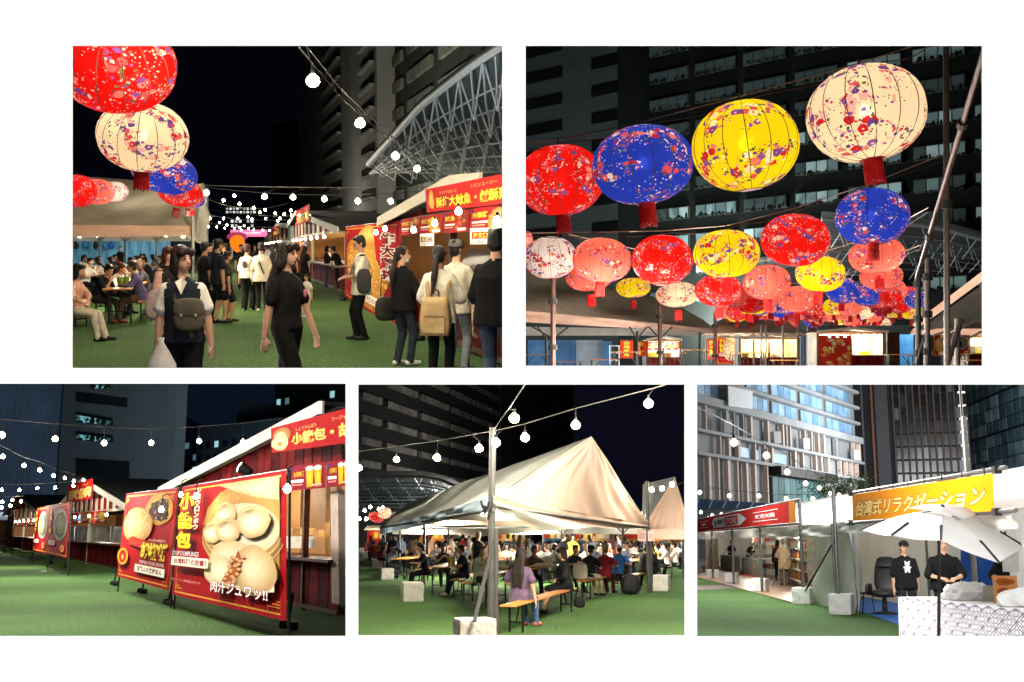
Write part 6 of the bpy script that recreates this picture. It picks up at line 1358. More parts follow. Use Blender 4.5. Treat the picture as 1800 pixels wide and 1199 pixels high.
PP4('woman in pale green blouse laughing with a hand before her mouth', 843, 28.6, .75, top=(206, 220, 208), bottom_c=(60, 58, 66), hair='long', hair_c='dark', hL='mouth', hR='mouth', shoes=(232, 232, 230), hem=-.1, loose=.03, **S)
PP4('man in black T-shirt with grey shoulder strap holding a yellow drink', 816, 31, -1.15, top=(34, 36, 44), bottom_c=(38, 42, 58), shoes=(214, 204, 180), hair='short', hL='table', hR='bent', lean=.15, w=1.1, **S)
PP4('smiling woman in black facing the camera with raised hands', 780, 37, .1, top=(34, 34, 40), bottom_c=(50, 50, 56), hair='long', hL='eat', hR='eat', face=True, **S)
PP4('person in dark navy with dark trousers beside the pushchair', 748, 34.5, -1.3, top=(36, 38, 50), bottom_c=(26, 28, 36), lean=.2, hL='table', hR='lap', w=1.1, **S)
PP4('standing person with blond hair in black vest behind the table', 840, 37, 2.6, H=1.68, top=(40, 40, 42), sleeve_c=(120, 112, 108), hair='short', hair_c='blond')
PP4('person in brown checked shirt eating at the nearest table', 935, 31, .3, top=(88, 70, 60), hair='short', lean=.3, hp=.2, hL='table', hR='eat', face=True, **S)
PP4('person in navy shirt leaning in across the nearest table', 1007, 33.5, .4, top=(52, 60, 84), hair='short', lean=.3, hL='eat', hR='table', **S)
PP4('person in black cap and black T-shirt with white shorts on the second bench', 1035, 30.6, 2.5, top=(30, 32, 40), bottom_c=(226, 218, 200), bottom='shorts', hair='short', capcol=(28, 28, 30), hL='table', hR='eat', w=1.15, lean=.2, **S)
PP4('person with light brown hair in dark red football shirt, back turned', 1062, 32, 2.7, top=(140, 40, 52), bottom_c=(70, 34, 36), hair='short', hair_c='blond', hL='table', hR='table', w=1.15, lean=.25, hem=-.14, loose=.04, **S)
PP4('person in blue shirt and white cap, back turned', 1087, 33.5, 2.6, top=(56, 110, 180), bottom_c=(70, 34, 36), hair='short', hair_c='brown', capcol=(236, 234, 228), hL='table', hR='table', w=1.05, lean=.2, **S)
PP4('person in grey T-shirt between the tables', 974, 37, 2.4, top=(110, 108, 104), hair='short', hL='bent', hR='bent', **S)
PP4('person in black behind the right tent pole', 1130, 35.5, 2.2, top=(26, 26, 30), hair='short', sleeve='long', lean=.3, hL='table', hR='table', w=1.15, **S)
PP4('person in black leaning over the table right of the pole', 1152, 36.5, -1.6, top=(24, 24, 28), hair='long', sleeve='long', lean=.35, hL='table', hR='table', **S)
PP4('person in white T-shirt seated at the right border', 1175, 42, -1.7, top=(236, 228, 212), hair='short', lean=.15, hL='table', hR='table', **S)
PP4('second person in white T-shirt at the right border', 1189, 44.5, -1.7, top=(232, 224, 210), hair='short', lean=.1, hL='table', hR='lap', **S)
PP4('standing man in bright red T-shirt in the crowd', 813, 56, 2.8, top=(208, 40, 44), hair='short', vox=.018)
PP4('standing woman with brown hair in dusky red top in the crowd', 1077, 48, 2.9, top=(150, 84, 78), hair='long', hair_c='brown', vox=.018)
PP4('person in light blue checked shirt at the far left tables', 705, 52, 2.7, top=(140, 160, 200), hair='short', vox=.018)
PP4('person in red bent over a table far left', 668, 56, 1.3, top=(190, 60, 70), hair='bob', lean=.4, hL='table', hR='table', vox=.02, **S)
PP4('person with glasses in dark jacket standing far left', 686, 64, .2, top=(40, 42, 50), hair='short', vox=.02)
# crowd
CW = [(34, 34, 40), (232, 226, 214), (60, 64, 80), (200, 190, 176), (90, 86, 90), (150, 60, 56), (44, 50, 66), (220, 208, 190), (120, 124, 130), (170, 140, 120), (220, 190, 80), (70, 96, 120)]
CN = ['black', 'white', 'slate blue', 'beige', 'grey', 'dark red', 'navy', 'cream', 'light grey', 'tan', 'yellow', 'teal']
poses = [dict(lean=.3, hL='table', hR='eat', hair='short'), dict(lean=.15, hL='table', hR='table', hair='long'), dict(lean=.4, hL='eat', hR='table', hair='bob'), dict(lean=.1, hL='lap', hR='table', hair='short', hy=.5), dict(lean=.25, hL='table', hR='mouth', hair='pony', hy=-.4)]
n = 0
for row, (d, u0, u1, step) in enumerate(((42, 868, 1100, 20), (49, 735, 1125, 17), (57, 690, 1200, 15), (66, 660, 1205, 12.5), (79, 650, 1208, 11))):
    u = u0
    while u < u1:
        uu = u + rr.uniform(-5, 5); dd = d + rr.uniform(-2.5, 2.5); c = rr.randrange(len(CW)); stand = rr.random() < (.12 if row < 2 else .3)
        q = dict(rr.choice(poses)); lab = 'far %s guest in %s, tent crowd %s' % ('standing' if stand else 'seated', CN[c], ['front row', 'second row', 'third row', 'fourth row', 'last row'][row] + ', ' + ['far left', 'left', 'centre', 'right', 'far right'][min(4, max(0, int((uu - 650) / 112)))])
        if stand: q.pop('lean'); q['hL'] = 'bent'; q['hR'] = 'down'
        else: q['pose'] = 'sit'
        person(P, lab, P.gx(uu, dd), rr.choice([.2, 1.2, -1.2, 2.4, 2.9, -2.4]), top=CW[c], bottom_c=rr.choice([(30, 32, 40), (60, 64, 80), (150, 140, 126)]), hair_c=rr.choice(['black', 'dark', 'brown', 'black']), face=False, vox=.021, group='guests ' + lab[4:], **q)
        u += step; n += 1
    if row < 4:
        for k, uu in enumerate(range(int(u0), int(u1), int(step * 3.4))): long_seat(P, 'table', 'far beer table amid the %s of the crowd, %s from the left' % (['front row', 'second row', 'third row', 'fourth row'][row], 'first second third fourth fifth sixth seventh eighth ninth tenth eleventh twelfth thirteenth fourteenth fifteenth'.split()[k]), P.gx(uu + 8, d - 1), P.gx(uu + 24, d + 3), 'far beer tables of the ' + ['front', 'second', 'third', 'fourth'][row])
# lit stalls glimpsed behind the crowd
for k, (u0, u1, c, lab) in enumerate(((640, 672, (200, 60, 50), 'red stall front at the far left behind the crowd'), (735, 790, (230, 150, 70), 'orange lit stall front behind the crowd'), (860, 930, (214, 180, 120), 'cream lit stall front behind the crowd'), (955, 990, (70, 130, 190), 'blue screen wall behind the crowd'), (1000, 1080, (226, 190, 130), 'warm lit stall front behind the right crowd'), (1090, 1208, (220, 160, 90), 'long amber lit stall front at the right behind the crowd'))):
    d = 92; o = P.gx(u0, d); t = thing('far_stall', lab, 'stall', P, o); w = P.m(u1 - u0, d)
    part('front', MB().box((w / 2, .1, .55), (w, .2, 1.1)), cmat((120, 40, 36)), t); part('back_wall', MB().box((w / 2, 1.6, 1.2), (w, .1, 2.4)), cmat(c), t); part('awning', MB().hexa([(0, -.3, 2.1), (w, -.3, 2.1), (w, 1.6, 2.4), (0, 1.6, 2.4)], [(0, -.3, 2.16), (w, -.3, 2.16), (w, 1.6, 2.5), (0, 1.6, 2.5)]), cmat((226, 210, 190)), t)
    for q in range(3): part('menu_board', MB().box((w * (.2 + .3 * q), 1.5, 1.7), (w * .22, .04, .5)), cmat(((220, 60, 40), (240, 200, 60), (240, 236, 226))[q]), t)
    lamp(P, o + V((w / 2, .8, 2.0)), 8 + .5 * (u1 - u0), (1, .85, .6), .3, name='stall_lamp')
# pushchair
pc = P.g(693, 1018); pr = thing('pushchair', 'dark pushchair with raised hood parked at the table end', 'pushchair', P, pc, .5); bk = cmat((30, 32, 40), rough=.6)
for x in (-.24, .24):
    for y, r in ((-.38, .09), (.30, .12)): w = part('wheel', MB().cyl((x - .02, y, r), (x + .02, y, r), r, r, 14), cmat((24, 24, 26)), pr); part('hub', MB().cyl((x - .025, y, r), (x + .025, y, r), r * .4, r * .4, 10), cmat((150, 150, 152)), w)
    part('frame', MB().tube([(x, -.38, .1), (x, -.1, .5), (x, .25, .75), (x, .45, 1.0)], .018, 6), cmat((70, 72, 76)), pr); part('frame', MB().tube([(x, .30, .12), (x, .05, .55)], .018, 6), cmat((70, 72, 76)), pr)
part('seat', MB().hexa([(-.2, -.2, .45), (.2, -.2, .45), (.2, .1, .42), (-.2, .1, .42)], [(-.2, -.2, .52), (.2, -.2, .52), (.2, .1, .49), (-.2, .1, .49)]), bk, pr); part('backrest', MB().hexa([(-.2, .1, .45), (.2, .1, .45), (.2, .16, .44), (-.2, .16, .44)], [(-.19, .3, 1.0), (.19, .3, 1.0), (.19, .36, 1.0), (-.19, .36, 1.0)]), bk, pr)
m = MB(); m.grid(lambda a, b: V((.24 * math.cos(math.pi * a), .30 - .42 * b * math.sin(math.pi * .5 * b) , .92 + .22 * math.sin(math.pi * a) * (1 - .2 * b) + .04 * b)), 14, 8); part('hood', m, bk, pr, True); part('basket', MB().box((0, 0, .26), (.36, .4, .14)), bk, pr); part('handle', MB().tube([(-.24, .45, 1.0), (-.24, .52, 1.03), (.24, .52, 1.03), (.24, .45, 1.0)], .018, 6), cmat((26, 26, 28)), pr)
# things on the tables
def bottle(label, p, c, h=.22, r=.035):
    t = thing('bottle', label, 'bottle', P, p); part('body', MB().lathe([(r, 0), (r, h * .6), (r * .4, h * .8), (r * .4, h)], 12), mat('pet_%d' % c[0], lin(c), rough=.15, var=0, spec=.6), t, True); part('bottle_cap', MB().cyl((0, 0, h), (0, 0, h + .02), r * .45, r * .45, 10), cmat((240, 240, 240)), t); part('bottle_label', MB().cyl((0, 0, h * .25), (0, 0, h * .5), r * 1.03, r * 1.03, 12, False), cmat((120, 170, 210)), t)
bottle('clear water bottle standing on the nearest table', P.gx(975, 31.2, .762), (206, 220, 226), .28, .045); bottle('green tea bottle on the nearest table', P.gx(892, 29, .762), (120, 130, 60), .26, .045)
for k, (u, d, w, h, c, lab) in enumerate(((955, 30.4, .5, .10, (240, 236, 226), 'white food box on the nearest table'), (962, 32.5, .45, .25, (236, 230, 220), 'crumpled white carrier bag on the nearest table'), (878, 28.2, .5, .12, (240, 238, 232), 'white paper bag at the near end of the nearest table'), (890, 33, .6, .14, (236, 234, 226), 'white bag on the table behind'), (1010, 37, .5, .1, (236, 226, 206), 'food tray on the table before the red shirt'), (940, 29.5, .3, .07, (226, 190, 130), 'small food tray on the nearest table'))):
    solo('food_package', rounded(w, w * .6, h, .85, 3, 4 if 'box' in lab else 2.6), cmat(c, rough=.6, bump=.3, bscale=9.0), P, lab, 'package', P.gx(u, d, .762), yaw=.4, smooth=True)
cup(P, 'tall yellow drink of the man in black', P.gx(797, 31.5, .762), (240, 200, 60), h=.24, r=.06); cup(P, 'second yellow drink beside it', P.gx(790, 32.5, .762), (244, 210, 80), h=.22, r=.06)
solo('backpack', rounded(.55, .4, .55, .8), cmat((28, 28, 32), bump=.3, bscale=8.0), P, 'black backpack on the ground beside the right tables', 'backpack', P.gx(1108, 31.5), smooth=True)
bgp = P.gx(1019, 23.6, .12); t = thing('handbag', 'black round handbag hanging from the end of the nearest bench', 'bag', P, bgp); part('body', rounded(.24, .14, .22, .8), cmat((24, 24, 26)), t, True); part('handle', MB().tube([(-.08, 0, .2), (-.03, 0, .46), (.03, 0, .46), (.08, 0, .2)], .012, 6), cmat((24, 24, 26)), t)
solo('tote_bag', rounded(.4, .25, .42, .9), cmat((226, 216, 200), bump=.3, bscale=8.0), P, 'cream tote bag on the bench beside the white shorts', 'bag', P.gx(1020, 29.3, .475), smooth=True)
# ================================================================== view 2: lanterns against the dark office block (upper right)
P = P2
def at(u, v, d): return P.at(u, v, d)
# ground seen edge-on
m = MB(); m.add([P.gx(910, 9), P.gx(1766, 9), P.gx(1766, 300), P.gx(910, 300)], [(0, 1, 2, 3)]); struct('ground', m, MATS[[k for k in MATS if k.startswith('turf')][0]], P)
# --- office block with planted, lit window bands
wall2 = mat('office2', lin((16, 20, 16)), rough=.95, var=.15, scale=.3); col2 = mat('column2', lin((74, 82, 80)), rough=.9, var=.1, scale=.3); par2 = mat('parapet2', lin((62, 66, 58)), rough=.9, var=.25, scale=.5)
sill2 = [mat('win2_a', (.2, .3, .3), emit=.075, ecol=lin((150, 180, 178)), var=0), mat('win2_b', (.05, .07, .07), emit=.035, ecol=lin((130, 160, 160)), var=0), mat('win2_c', (.4, .5, .5), emit=.17, ecol=lin((190, 225, 225)), var=0)]
VB, XB = -1300, 144.0
pl = vp_plane(P, VB, XB, XB * F / (1098 - VB), XB * F / (1770 - VB)); ob = thing('office_block', 'huge dark office block with rows of dim planted window bands', 'building', P, pl.A); off = pl.A
tu = lambda u: ((XB * F / (u - VB)) - XB * F / (1098 - VB)) / (XB * F / (1770 - VB) - XB * F / (1098 - VB))
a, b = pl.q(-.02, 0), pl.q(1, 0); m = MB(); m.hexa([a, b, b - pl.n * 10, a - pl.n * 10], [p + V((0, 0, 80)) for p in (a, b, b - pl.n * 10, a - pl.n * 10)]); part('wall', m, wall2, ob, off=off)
r = random.Random(5)
shr = MB(); bays = [(1147, 1215), (1228, 1300), (1313, 1388), (1404, 1480), (1497, 1592), (1612, 1705), (1722, 1765)]
for i in range(11):
    h0 = 7.0 + i * 2.85
    for (u0, u1) in bays:
        t0, t1 = tu(u0), tu(u1); lit = r.random() < ((.75 if u0 > 1400 else .45) if i < 7 else .15)
        m = seg(pl, t0, t1, h0, h0 + 1.2, .3, .35); w = part('window', m, par2, ob, off=off)
        n = 4
        for k in range(n):
            a_ = t0 + (t1 - t0) * (k + .06) / n; b_ = t0 + (t1 - t0) * (k + .94) / n
            part('pane', seg(pl, a_, b_, h0 + .12, h0 + 1.1, .05, .40), sill2[(0 if r.random() < .7 else 2) if lit and r.random() < .8 else 1], w, off=off)
        for k in range(22):
            q = pl.q(r.uniform(t0, t1), h0 + r.uniform(-.05, .25) * r.random(), .6); shr.sph(q, (r.uniform(.08, .22), .15, r.uniform(.08, .42) * r.random()), 5, 4)
o = part('planter_shrubs', shr, mat('night_shrub2', lin((14, 22, 14)), rough=.9, var=.3), ob, off=off); o['kind'] = 'stuff'
XE = 150.0
ple = vp_plane(P, VB, XE, XE * F / (905 - VB), XE * F / (1097 - VB)); oe = thing('office_block', 'grey stair end of the office block at the upper left with dark balcony slots', 'building', P, ple.A)
a, b = ple.q(0, 0), ple.q(1, 0); m = MB(); m.hexa([a, b, b - ple.n * 8, a - ple.n * 8], [p + V((0, 0, 95)) for p in (a, b, b - ple.n * 8, a - ple.n * 8)]); part('wall', m, mat('stair2', lin((96, 104, 104)), rough=.9, var=.08, scale=.3), oe, off=ple.A)
t2 = lambda u: ((XE * F / (u - VB)) - XE * F / (905 - VB)) / (XE * F / (1097 - VB) - XE * F / (905 - VB))
for i in range(10):
    for u0, u1 in ((922, 990), (1043, 1092)): part('balcony_slot', seg(ple, t2(u0), t2(u1), 12.5 + i * 3.1, 13.7 + i * 3.1, .3, .2), mat('slot2', lin((20, 22, 22)), var=0), oe, off=ple.A)
lamp(P, P.gx(1250, 110, 5), 30000, (.85, .95, .95), 3, name='forecourt_light'); lamp(P, P.gx(1000, 95, 5), 14000, (.85, .95, .95), 3, name='forecourt_light')  # unseen fill added before the office block
# --- space-frame canopy right
oc = P.gx(1620, 90); cn = thing('space_frame_canopy', 'steel space-frame canopy behind the lanterns at the right', 'canopy', P, oc)
rim2 = [(1445, 384), (1500, 388), (1560, 392), (1620, 396), (1670, 405), (1710, 416), (1770, 432)]
def c2(s, t):
    k = s * 6; i = min(5, int(k)); f = k - i; u = rim2[i][0] * (1 - f) + rim2[i + 1][0] * f; v = rim2[i][1] * (1 - f) + rim2[i + 1][1] * f
    return at(u - 30 * t, v + t * (500 - v), 80 + 26 * t)
m = MB(); m.grid(lambda a, b: c2(a, b) + V((0, 0, .5)), 16, 8); part('roof_skin', m, mat('canopy_skin2', lin((46, 50, 50)), rough=.7, var=.1), cn, off=oc)
st2 = mat('canopy_steel2', lin((150, 154, 150)), rough=.4, var=.05); part('rim', MB().tube([c2(i / 20, 0) for i in range(21)], .16, 6), st2, cn, off=oc)
for j in range(1, 9): part('purlin', MB().tube([c2(i / 12, j / 9) - V((0, 0, .4)) for i in range(13)], .045, 4), st2, cn, off=oc)
for i in range(14):
    for j in range(4):
        e = min(1, max(0, (i + (1 if (i + j) % 2 else -1)) / 14)); part('strut', MB().cyl(c2(i / 14, j / 4), c2(e, (j + 1) / 4) - V((0, 0, .9)), .04, .04, 4), st2, cn, off=oc)
lamp(P, P.gx(1640, 70, 4), 1100, (.95, 1, .95), 2, name='forecourt_light')  # unseen fill added for the canopy steel
# --- lanterns: (u, v, width, height, colour, tassel, label)
big = [(985, 317, 156, 124, 'red', 1, 'red lantern cut by the left border, lowest of the big row'), (1130, 290, 182, 138, 'blue', 1, 'big blue lantern second from the left in the top row'), (1310, 256, 190, 158, 'yellow', 0, 'big yellow lantern without tassel in the top row'), (1522, 200, 210, 168, 'white', 1, 'biggest lantern, cream with flowers, at the top right'),
       (1533, 381, 130, 98, 'blue', 1, 'blue lantern right of centre under the big cream one'), (1398, 422, 122, 92, 'red', 0, 'red lantern without tassel in the middle of the second row'), (1277, 446, 118, 84, 'yellow', 1, 'bright yellow lantern left of the middle red one'), (1164, 457, 108, 88, 'red', 0, 'red pointed lantern in the second row left of the yellow one'),
       (1058, 457, 106, 78, 'coral', 1, 'coral lantern with a red tassel above the brown tent'), (967, 453, 94, 74, 'palewhite', 0, 'white lantern over the left pole beneath the red one'), (1442, 481, 88, 64, 'yellow', 1, 'yellow lantern below the middle red one'), (1348, 496, 84, 62, 'coral', 1, 'coral lantern below the bright yellow one'), (1263, 510, 84, 56, 'red', 1, 'red lantern directly under the bright yellow one'),
       (1541, 449, 98, 62, 'coral', 1, 'coral lantern directly under the right blue one'), (1549, 486, 76, 44, 'coral', 1, 'second coral lantern in the right stack'), (1571, 512, 46, 42, 'coral', 1, 'third coral lantern in the right stack'), (1481, 511, 60, 46, 'blue', 1, 'blue lantern under the lower yellow one'), (1400, 526, 66, 46, 'coral', 1, 'pink lantern between coral and yellow in the third row'),
       (1525, 520, 52, 36, 'blue', 0, 'blue lantern behind the right coral stack'), (1190, 518, 76, 44, 'white', 1, 'cream lantern peeping from behind the pointed red one'), (1113, 506, 62, 34, 'yellow', 1, 'small yellow lantern between coral and pointed red'), (1036, 488, 84, 46, 'coral', 1, 'coral lantern half hidden behind the other coral one'), (1320, 530, 60, 40, 'red', 1, 'orange-red lantern under the lower coral one'), (1612, 527, 45, 32, 'blue', 1, 'lone blue lantern by the right poles'), (1602, 548, 42, 26, 'yellow', 1, 'yellow lantern just beneath the lone blue one'), (1298, 520, 60, 44, 'coral', 1, 'coral lantern behind the third-row red one'), (927, 423, 20, 34, 'coral', 0, 'sliver of a coral lantern at the left border')]
for u, v, w, h, c, t, lab in big:
    R = .55; d = 2 * R * F / w; lantern(P, lab, at(u, v, d), R, c, tassel=bool(t), ratio=h / w, tilt=rnd.uniform(-.08, .08), roll=rnd.uniform(-.08, .08) - (.1 if w > 150 else 0), tl=.3, group='lanterns of the lantern view')
rr = random.Random(31); names = {'red': 'red', 'coral': 'coral', 'blue': 'blue', 'yellow': 'yellow', 'white': 'cream'}
for i in range(78):
    f = i / 78; w = 46 - 26 * f + rr.uniform(-4, 4); u = 1268 + rr.random() ** .9 * 330 * (1 - .15 * f) + 18 * f; v = 534 + 40 * f + rr.uniform(-6, 4) - (12 if u > 1500 else 0) * (1 - f)
    c = rr.choice(['red', 'red', 'coral', 'coral', 'blue', 'yellow', 'white']); d = 1.1 * F / w
    where = ('left' if u < 1370 else 'middle' if u < 1480 else 'right') + (' upper' if v < 545 else ' lower' if v > 560 else ' central')
    lantern(P, 'small %s lantern in the %s part of the dense far cluster' % (names[c], where), at(u, v, d), .55, c, ratio=.72, tassel=True, group='far %s lanterns' % names[c], tl=.3)
# --- wires
def wire(label, pts, r=.010):
    loc = V(pts[0]); t = thing('support_wire', label, 'wire', P, loc, group='lantern wires'); m = MB(); q = []
    for a, b in zip(pts, pts[1:]): q += [V(a).lerp(V(b), k / 6) for k in range(6)]
    m.tube(q + [V(pts[-1])], r, 5); part('wire', m, cmat((150, 120, 105), rough=.4, var=0), t, off=loc); part('cable', MB().tube([p - V((0, 0, .05 + .05 * math.sin(i * .5) ** 2)) for i, p in enumerate(q + [V(pts[-1])])], r * .8, 5), cmat((60, 44, 40), var=0), t, off=loc)
wire('top wire rising from the left border over the four biggest lanterns', [at(912, 253, 13.5), at(985, 245, 14), at(1130, 214, 12.2), at(1310, 167, 11.6), at(1522, 108, 10.6), at(1625, 74, 10.2)], .007)
wire('second wire over the middle row of lanterns to the slanted pole', [at(912, 410, 22), at(1058, 408, 21), at(1164, 406, 20), at(1277, 397, 19), at(1398, 366, 18), at(1533, 322, 17), at(1680, 262, 16)], .009)
wire('third wire from the left tent to the poles at the right', [at(1000, 412, 25), at(1260, 470, 26), at(1440, 445, 25), at(1540, 415, 22), at(1632, 365, 18)], .009)
wire('lower wire between the lanterns and the right poles', [at(1290, 505, 33), at(1400, 498, 32), at(1480, 485, 31), at(1620, 430, 20)], .010)
# --- poles
pm = mat('pole_red', lin((78, 56, 50)), rough=.45, metal=.4, var=.15, scale=10.0); pgm = mat('pole_grey2', lin((96, 88, 82)), rough=.45, metal=.4, var=.12)
def pole(label, u0, v0, u1, v1, d0, d1, r, m=pm, clamps=0):
    a, b = at(u0, v0, d0), at(u1, v1, d1); t = thing('scaffold_pole', label, 'pole', P, a, group='scaffold poles'); part('tube', MB().cyl(a, b, r, r, 12), m, t, off=a)
    for k in range(clamps): q = a.lerp(b, (k + .5) / clamps); part('clamp', MB().cyl(q - (b - a).normalized() * .05, q + (b - a).normalized() * .05, r * 1.8, r * 1.8, 8), cmat((40, 38, 38)), t, off=a)
base = 652
pole('slender pole under the white lantern at the left', 972, 651, 972, 490, 22, 22, .048, pm, 2); pole('slender pole under the cream lantern', 1160, 651, 1160, 526, 30, 30, .055, pm, 2); pole('third slender pole under the red lantern cluster', 1257, 651, 1257, 548, 40, 40, .06, pm, 2)
pole('long slanted pole in the right corner', 1612, 488, 1732, 84, 15, 10, .030, pm, 2); pole('tall upright pole at the right, nearest', 1665, 651, 1663, 70, 14, 14, .038, pgm, 1); pole('upright pole left of the tall one', 1629, 651, 1631, 455, 17, 17, .045, pgm, 3); pole('dark pole carrying the foot of the slanted one', 1614, 651, 1614, 470, 18, 18, .045, mat('pole_dark2', lin((52, 46, 44)), rough=.5, var=.1), 3); pole('grey pole at the right border under the tent', 1683, 651, 1683, 560, 20, 20, .05, pgm, 1); pole('leaning strap pole left of the tall one', 1608, 651, 1634, 560, 17, 17, .02, mat('pole_dark2', (0, 0, 0))); pole('leaning brace beside the tall pole', 1664, 645, 1690, 560, 14.4, 14.4, .035, mat('pole_dark2', (0, 0, 0)))
for k, u in enumerate((1338, 1346, 1376, 1402)): pole(['thin far pole left of the little stall', 'second thin far pole left of the little stall', 'third thin far pole near the little stall', 'fourth thin far pole beside the little stall'][k], u, 651, u, 572, 60, 60, .06, pgm)
# --- tents
tent_brown = mat('tent2_roof', lin((196, 176, 150)), rough=.8, var=.08, scale=1.0, bump=.3, bscale=1.8, transl=.2)
o = P.gx(1080, 34); tn = thing('party_tent', 'long tent with brown shadowed roof and peach valance under the left lanterns', 'tent', P, o)
m = MB(); m.grid(wavy(at(912, 545, 30), at(1255, 578, 44), at(1178, 528, 48), at(912, 468, 38), .08, 6), 30, 12); part('roof', m, tent_brown, tn, True, off=o)
m = MB(); m.grid(wavy(at(912, 566, 30), at(1255, 585, 44), at(1255, 578, 44), at(912, 545, 30), .05, 20), 40, 5); part('valance', m, tent_pink, tn, True, off=o)
m = MB(); m.grid(wavy(at(912, 590, 44), at(1235, 590, 52), at(1240, 580, 52), at(912, 574, 44), .05, 24), 40, 5); part('rear_valance', m, tent_white, tn, True, off=o)
for u in (960, 1120, 1230): part('pole', MB().cyl(P.gx(u, 46), at(u, 582, 46), .05, .05, 8), pgm, tn, off=o)
for u0, u1 in ((972, 935), (972, 1000), (1160, 1140), (1160, 1182), (960, 945), (1120, 1106), (1120, 1138)): part('brace', MB().cyl(at(u0, 596, 33), at(u1, 574, 33), .025, .025, 6), pgm, tn, off=o)
o = P.gx(1360, 66); tn2 = thing('party_tent', 'small scalloped peach tent left of the little stall', 'tent', P, o)
m = MB(); m.grid(wavy(at(1230, 586, 60), at(1420, 584, 64), at(1382, 562, 68), at(1270, 560, 66), .08, 9), 24, 8); part('roof', m, tent_brown, tn2, True, off=o)
m = MB(); m.grid(lambda u, v: at(1230 + 190 * u, 587 - 1.5 * abs(math.sin(u * 22)) + (0 if v > .5 else 5 - 2 * abs(math.sin(u * 22))), 60 + 4 * u), 44, 1); part('valance', m, tent_pink, tn2, True, off=o)
for u in (1240, 1325, 1412): part('pole', MB().cyl(P.gx(u, 62), at(u, 586, 62), .05, .05, 8), pgm, tn2, off=o)
o = P.gx(1690, 26); tn3 = thing('party_tent', 'tent at the right border with pink sloping gable edge', 'tent', P, o)
m = MB(); m.grid(wavy(at(1613, 578, 30), at(1770, 462, 24), at(1770, 444, 24), at(1604, 570, 30), .02, 9), 24, 3); part('gable_band', m, tent_pink, tn3, True, off=o)
m = MB(); m.add([at(1616, 579, 31), at(1770, 470, 25), at(1770, 585, 40), at(1640, 588, 44)], [(0, 1, 2, 3)]); part('roof_lining', m, tent_white, tn3, off=o)
m = MB(); m.grid(wavy(at(1600, 588, 33), at(1770, 590, 29), at(1770, 578, 29), at(1606, 577, 33), .03, 16), 24, 3); part('valance', m, tent_pink, tn3, True, off=o)
for u0, v0, u1, v1 in ((1640, 590, 1770, 548), (1650, 600, 1720, 560), (1700, 596, 1770, 560)): part('beam', MB().cyl(at(u0, v0, 28), at(u1, v1, 28), .03, .03, 6), pgm, tn3, off=o)
lamp(P, at(1190, 600, 24), 1100, (1, .82, .66), .3, name='lantern_glow_light'); lamp(P, at(1075, 612, 20), 1100, (1, .82, .66), .3, name='lantern_glow_light'); lamp(P, at(1705, 530, 22), 800, (1, .88, .72), .2, name='tent_light'); lamp(P, at(1000, 610, 58), 1000, (.9, .97, 1), .3, name='tent_light'); lamp(P, at(1180, 610, 60), 800, (1, .9, .75), .3, name='tent_light'); lamp(P, at(1340, 610, 60), 420, (1, .9, .75), .3, name='tent_light')  # fixtureless lights added to lift the tents and what stands below
# --- backdrop under the tents: tarpaulins, banners, shelving, stalls
def flat(name, label, cat, u0, v0, u1, v1, d, m, th=.15, group=None):
    a = at(u0, v1, d); mb = MB(); w, h = P.m(u1 - u0, d), P.m(v1 - v0, d); mb.box((w / 2, th / 2, h / 2), (w, th, h)); return solo(name, mb, m, P, label, cat, V((a.x, a.y, max(0.0, a.z))), group=group)
tarp = mat('tarp2', lin((80, 150, 215)), rough=.5, var=.2, scale=1.0, bump=.3, bscale=1.5); pale = mat('tarp_pale', lin((190, 205, 212)), rough=.6, var=.12, scale=1.0, bump=.3, bscale=1.5)
flat('tarpaulin', 'blue tarpaulin sheet at the left end under the brown tent', 'tarpaulin', 928, 598, 1012, 649, 70, tarp); flat('tarpaulin', 'pale grey tarpaulin sheet beside the blue one', 'tarpaulin', 1013, 598, 1060, 649, 71, pale); flat('tarpaulin', 'small blue tarpaulin right of the pale one', 'tarpaulin', 1060, 600, 1076, 649, 70, tarp); flat('tarpaulin', 'blue tarpaulin strip left of the little stall', 'tarpaulin', 1408, 592, 1433, 649, 72, tarp); flat('tarpaulin', 'blue tarpaulin strip right of the little stall', 'tarpaulin', 1581, 588, 1606, 649, 72, tarp)
rk = thing('storage_rack', 'white tubular storage rack between tarpaulin and red banner', 'rack', P, P.gx(1072, 62)); 
for x in (0, .5): part('upright', MB().cyl((x, 0, 0), (x, 0, 1.5), .025, .025, 8), cmat((220, 224, 226)), rk)
for z in (.3, .7, 1.1, 1.48): part('shelf', MB().box((.25, 0, z), (.54, .3, .03)), cmat((200, 205, 208)), rk)
def vbanner(label, u0, u1, v0, v1, d, body):
    a, b, c, e = at(u0, v1, d), at(u1, v1, d), at(u1, v0, d), at(u0, v0, d); sh = Sheet(a, b, c, e); sh.step = .004; sh.base(lin((206, 60, 34)), 3, 6); sh.column(body, .25, .08, .75, .95, lin((250, 220, 90)), lin((140, 30, 20)), .03, .1); t = thing('hanging_banner', label, 'banner', P, a); sh.build('print', t, .7, off=a); part('rod', MB().cyl(e, c, .03, .03, 6), cmat((90, 80, 70)), t, off=a)
vbanner('orange-red lettered banner under the tent, left of the food photo', 1090, 1113, 598, 630, 64, '台湾夜市'); vbanner('second orange-red lettered banner beside it', 1118, 1136, 600, 626, 66, '担仔麺'); vbanner('orange banner left of the noodle photo', 1243, 1256, 596, 632, 62, '焼売'); 
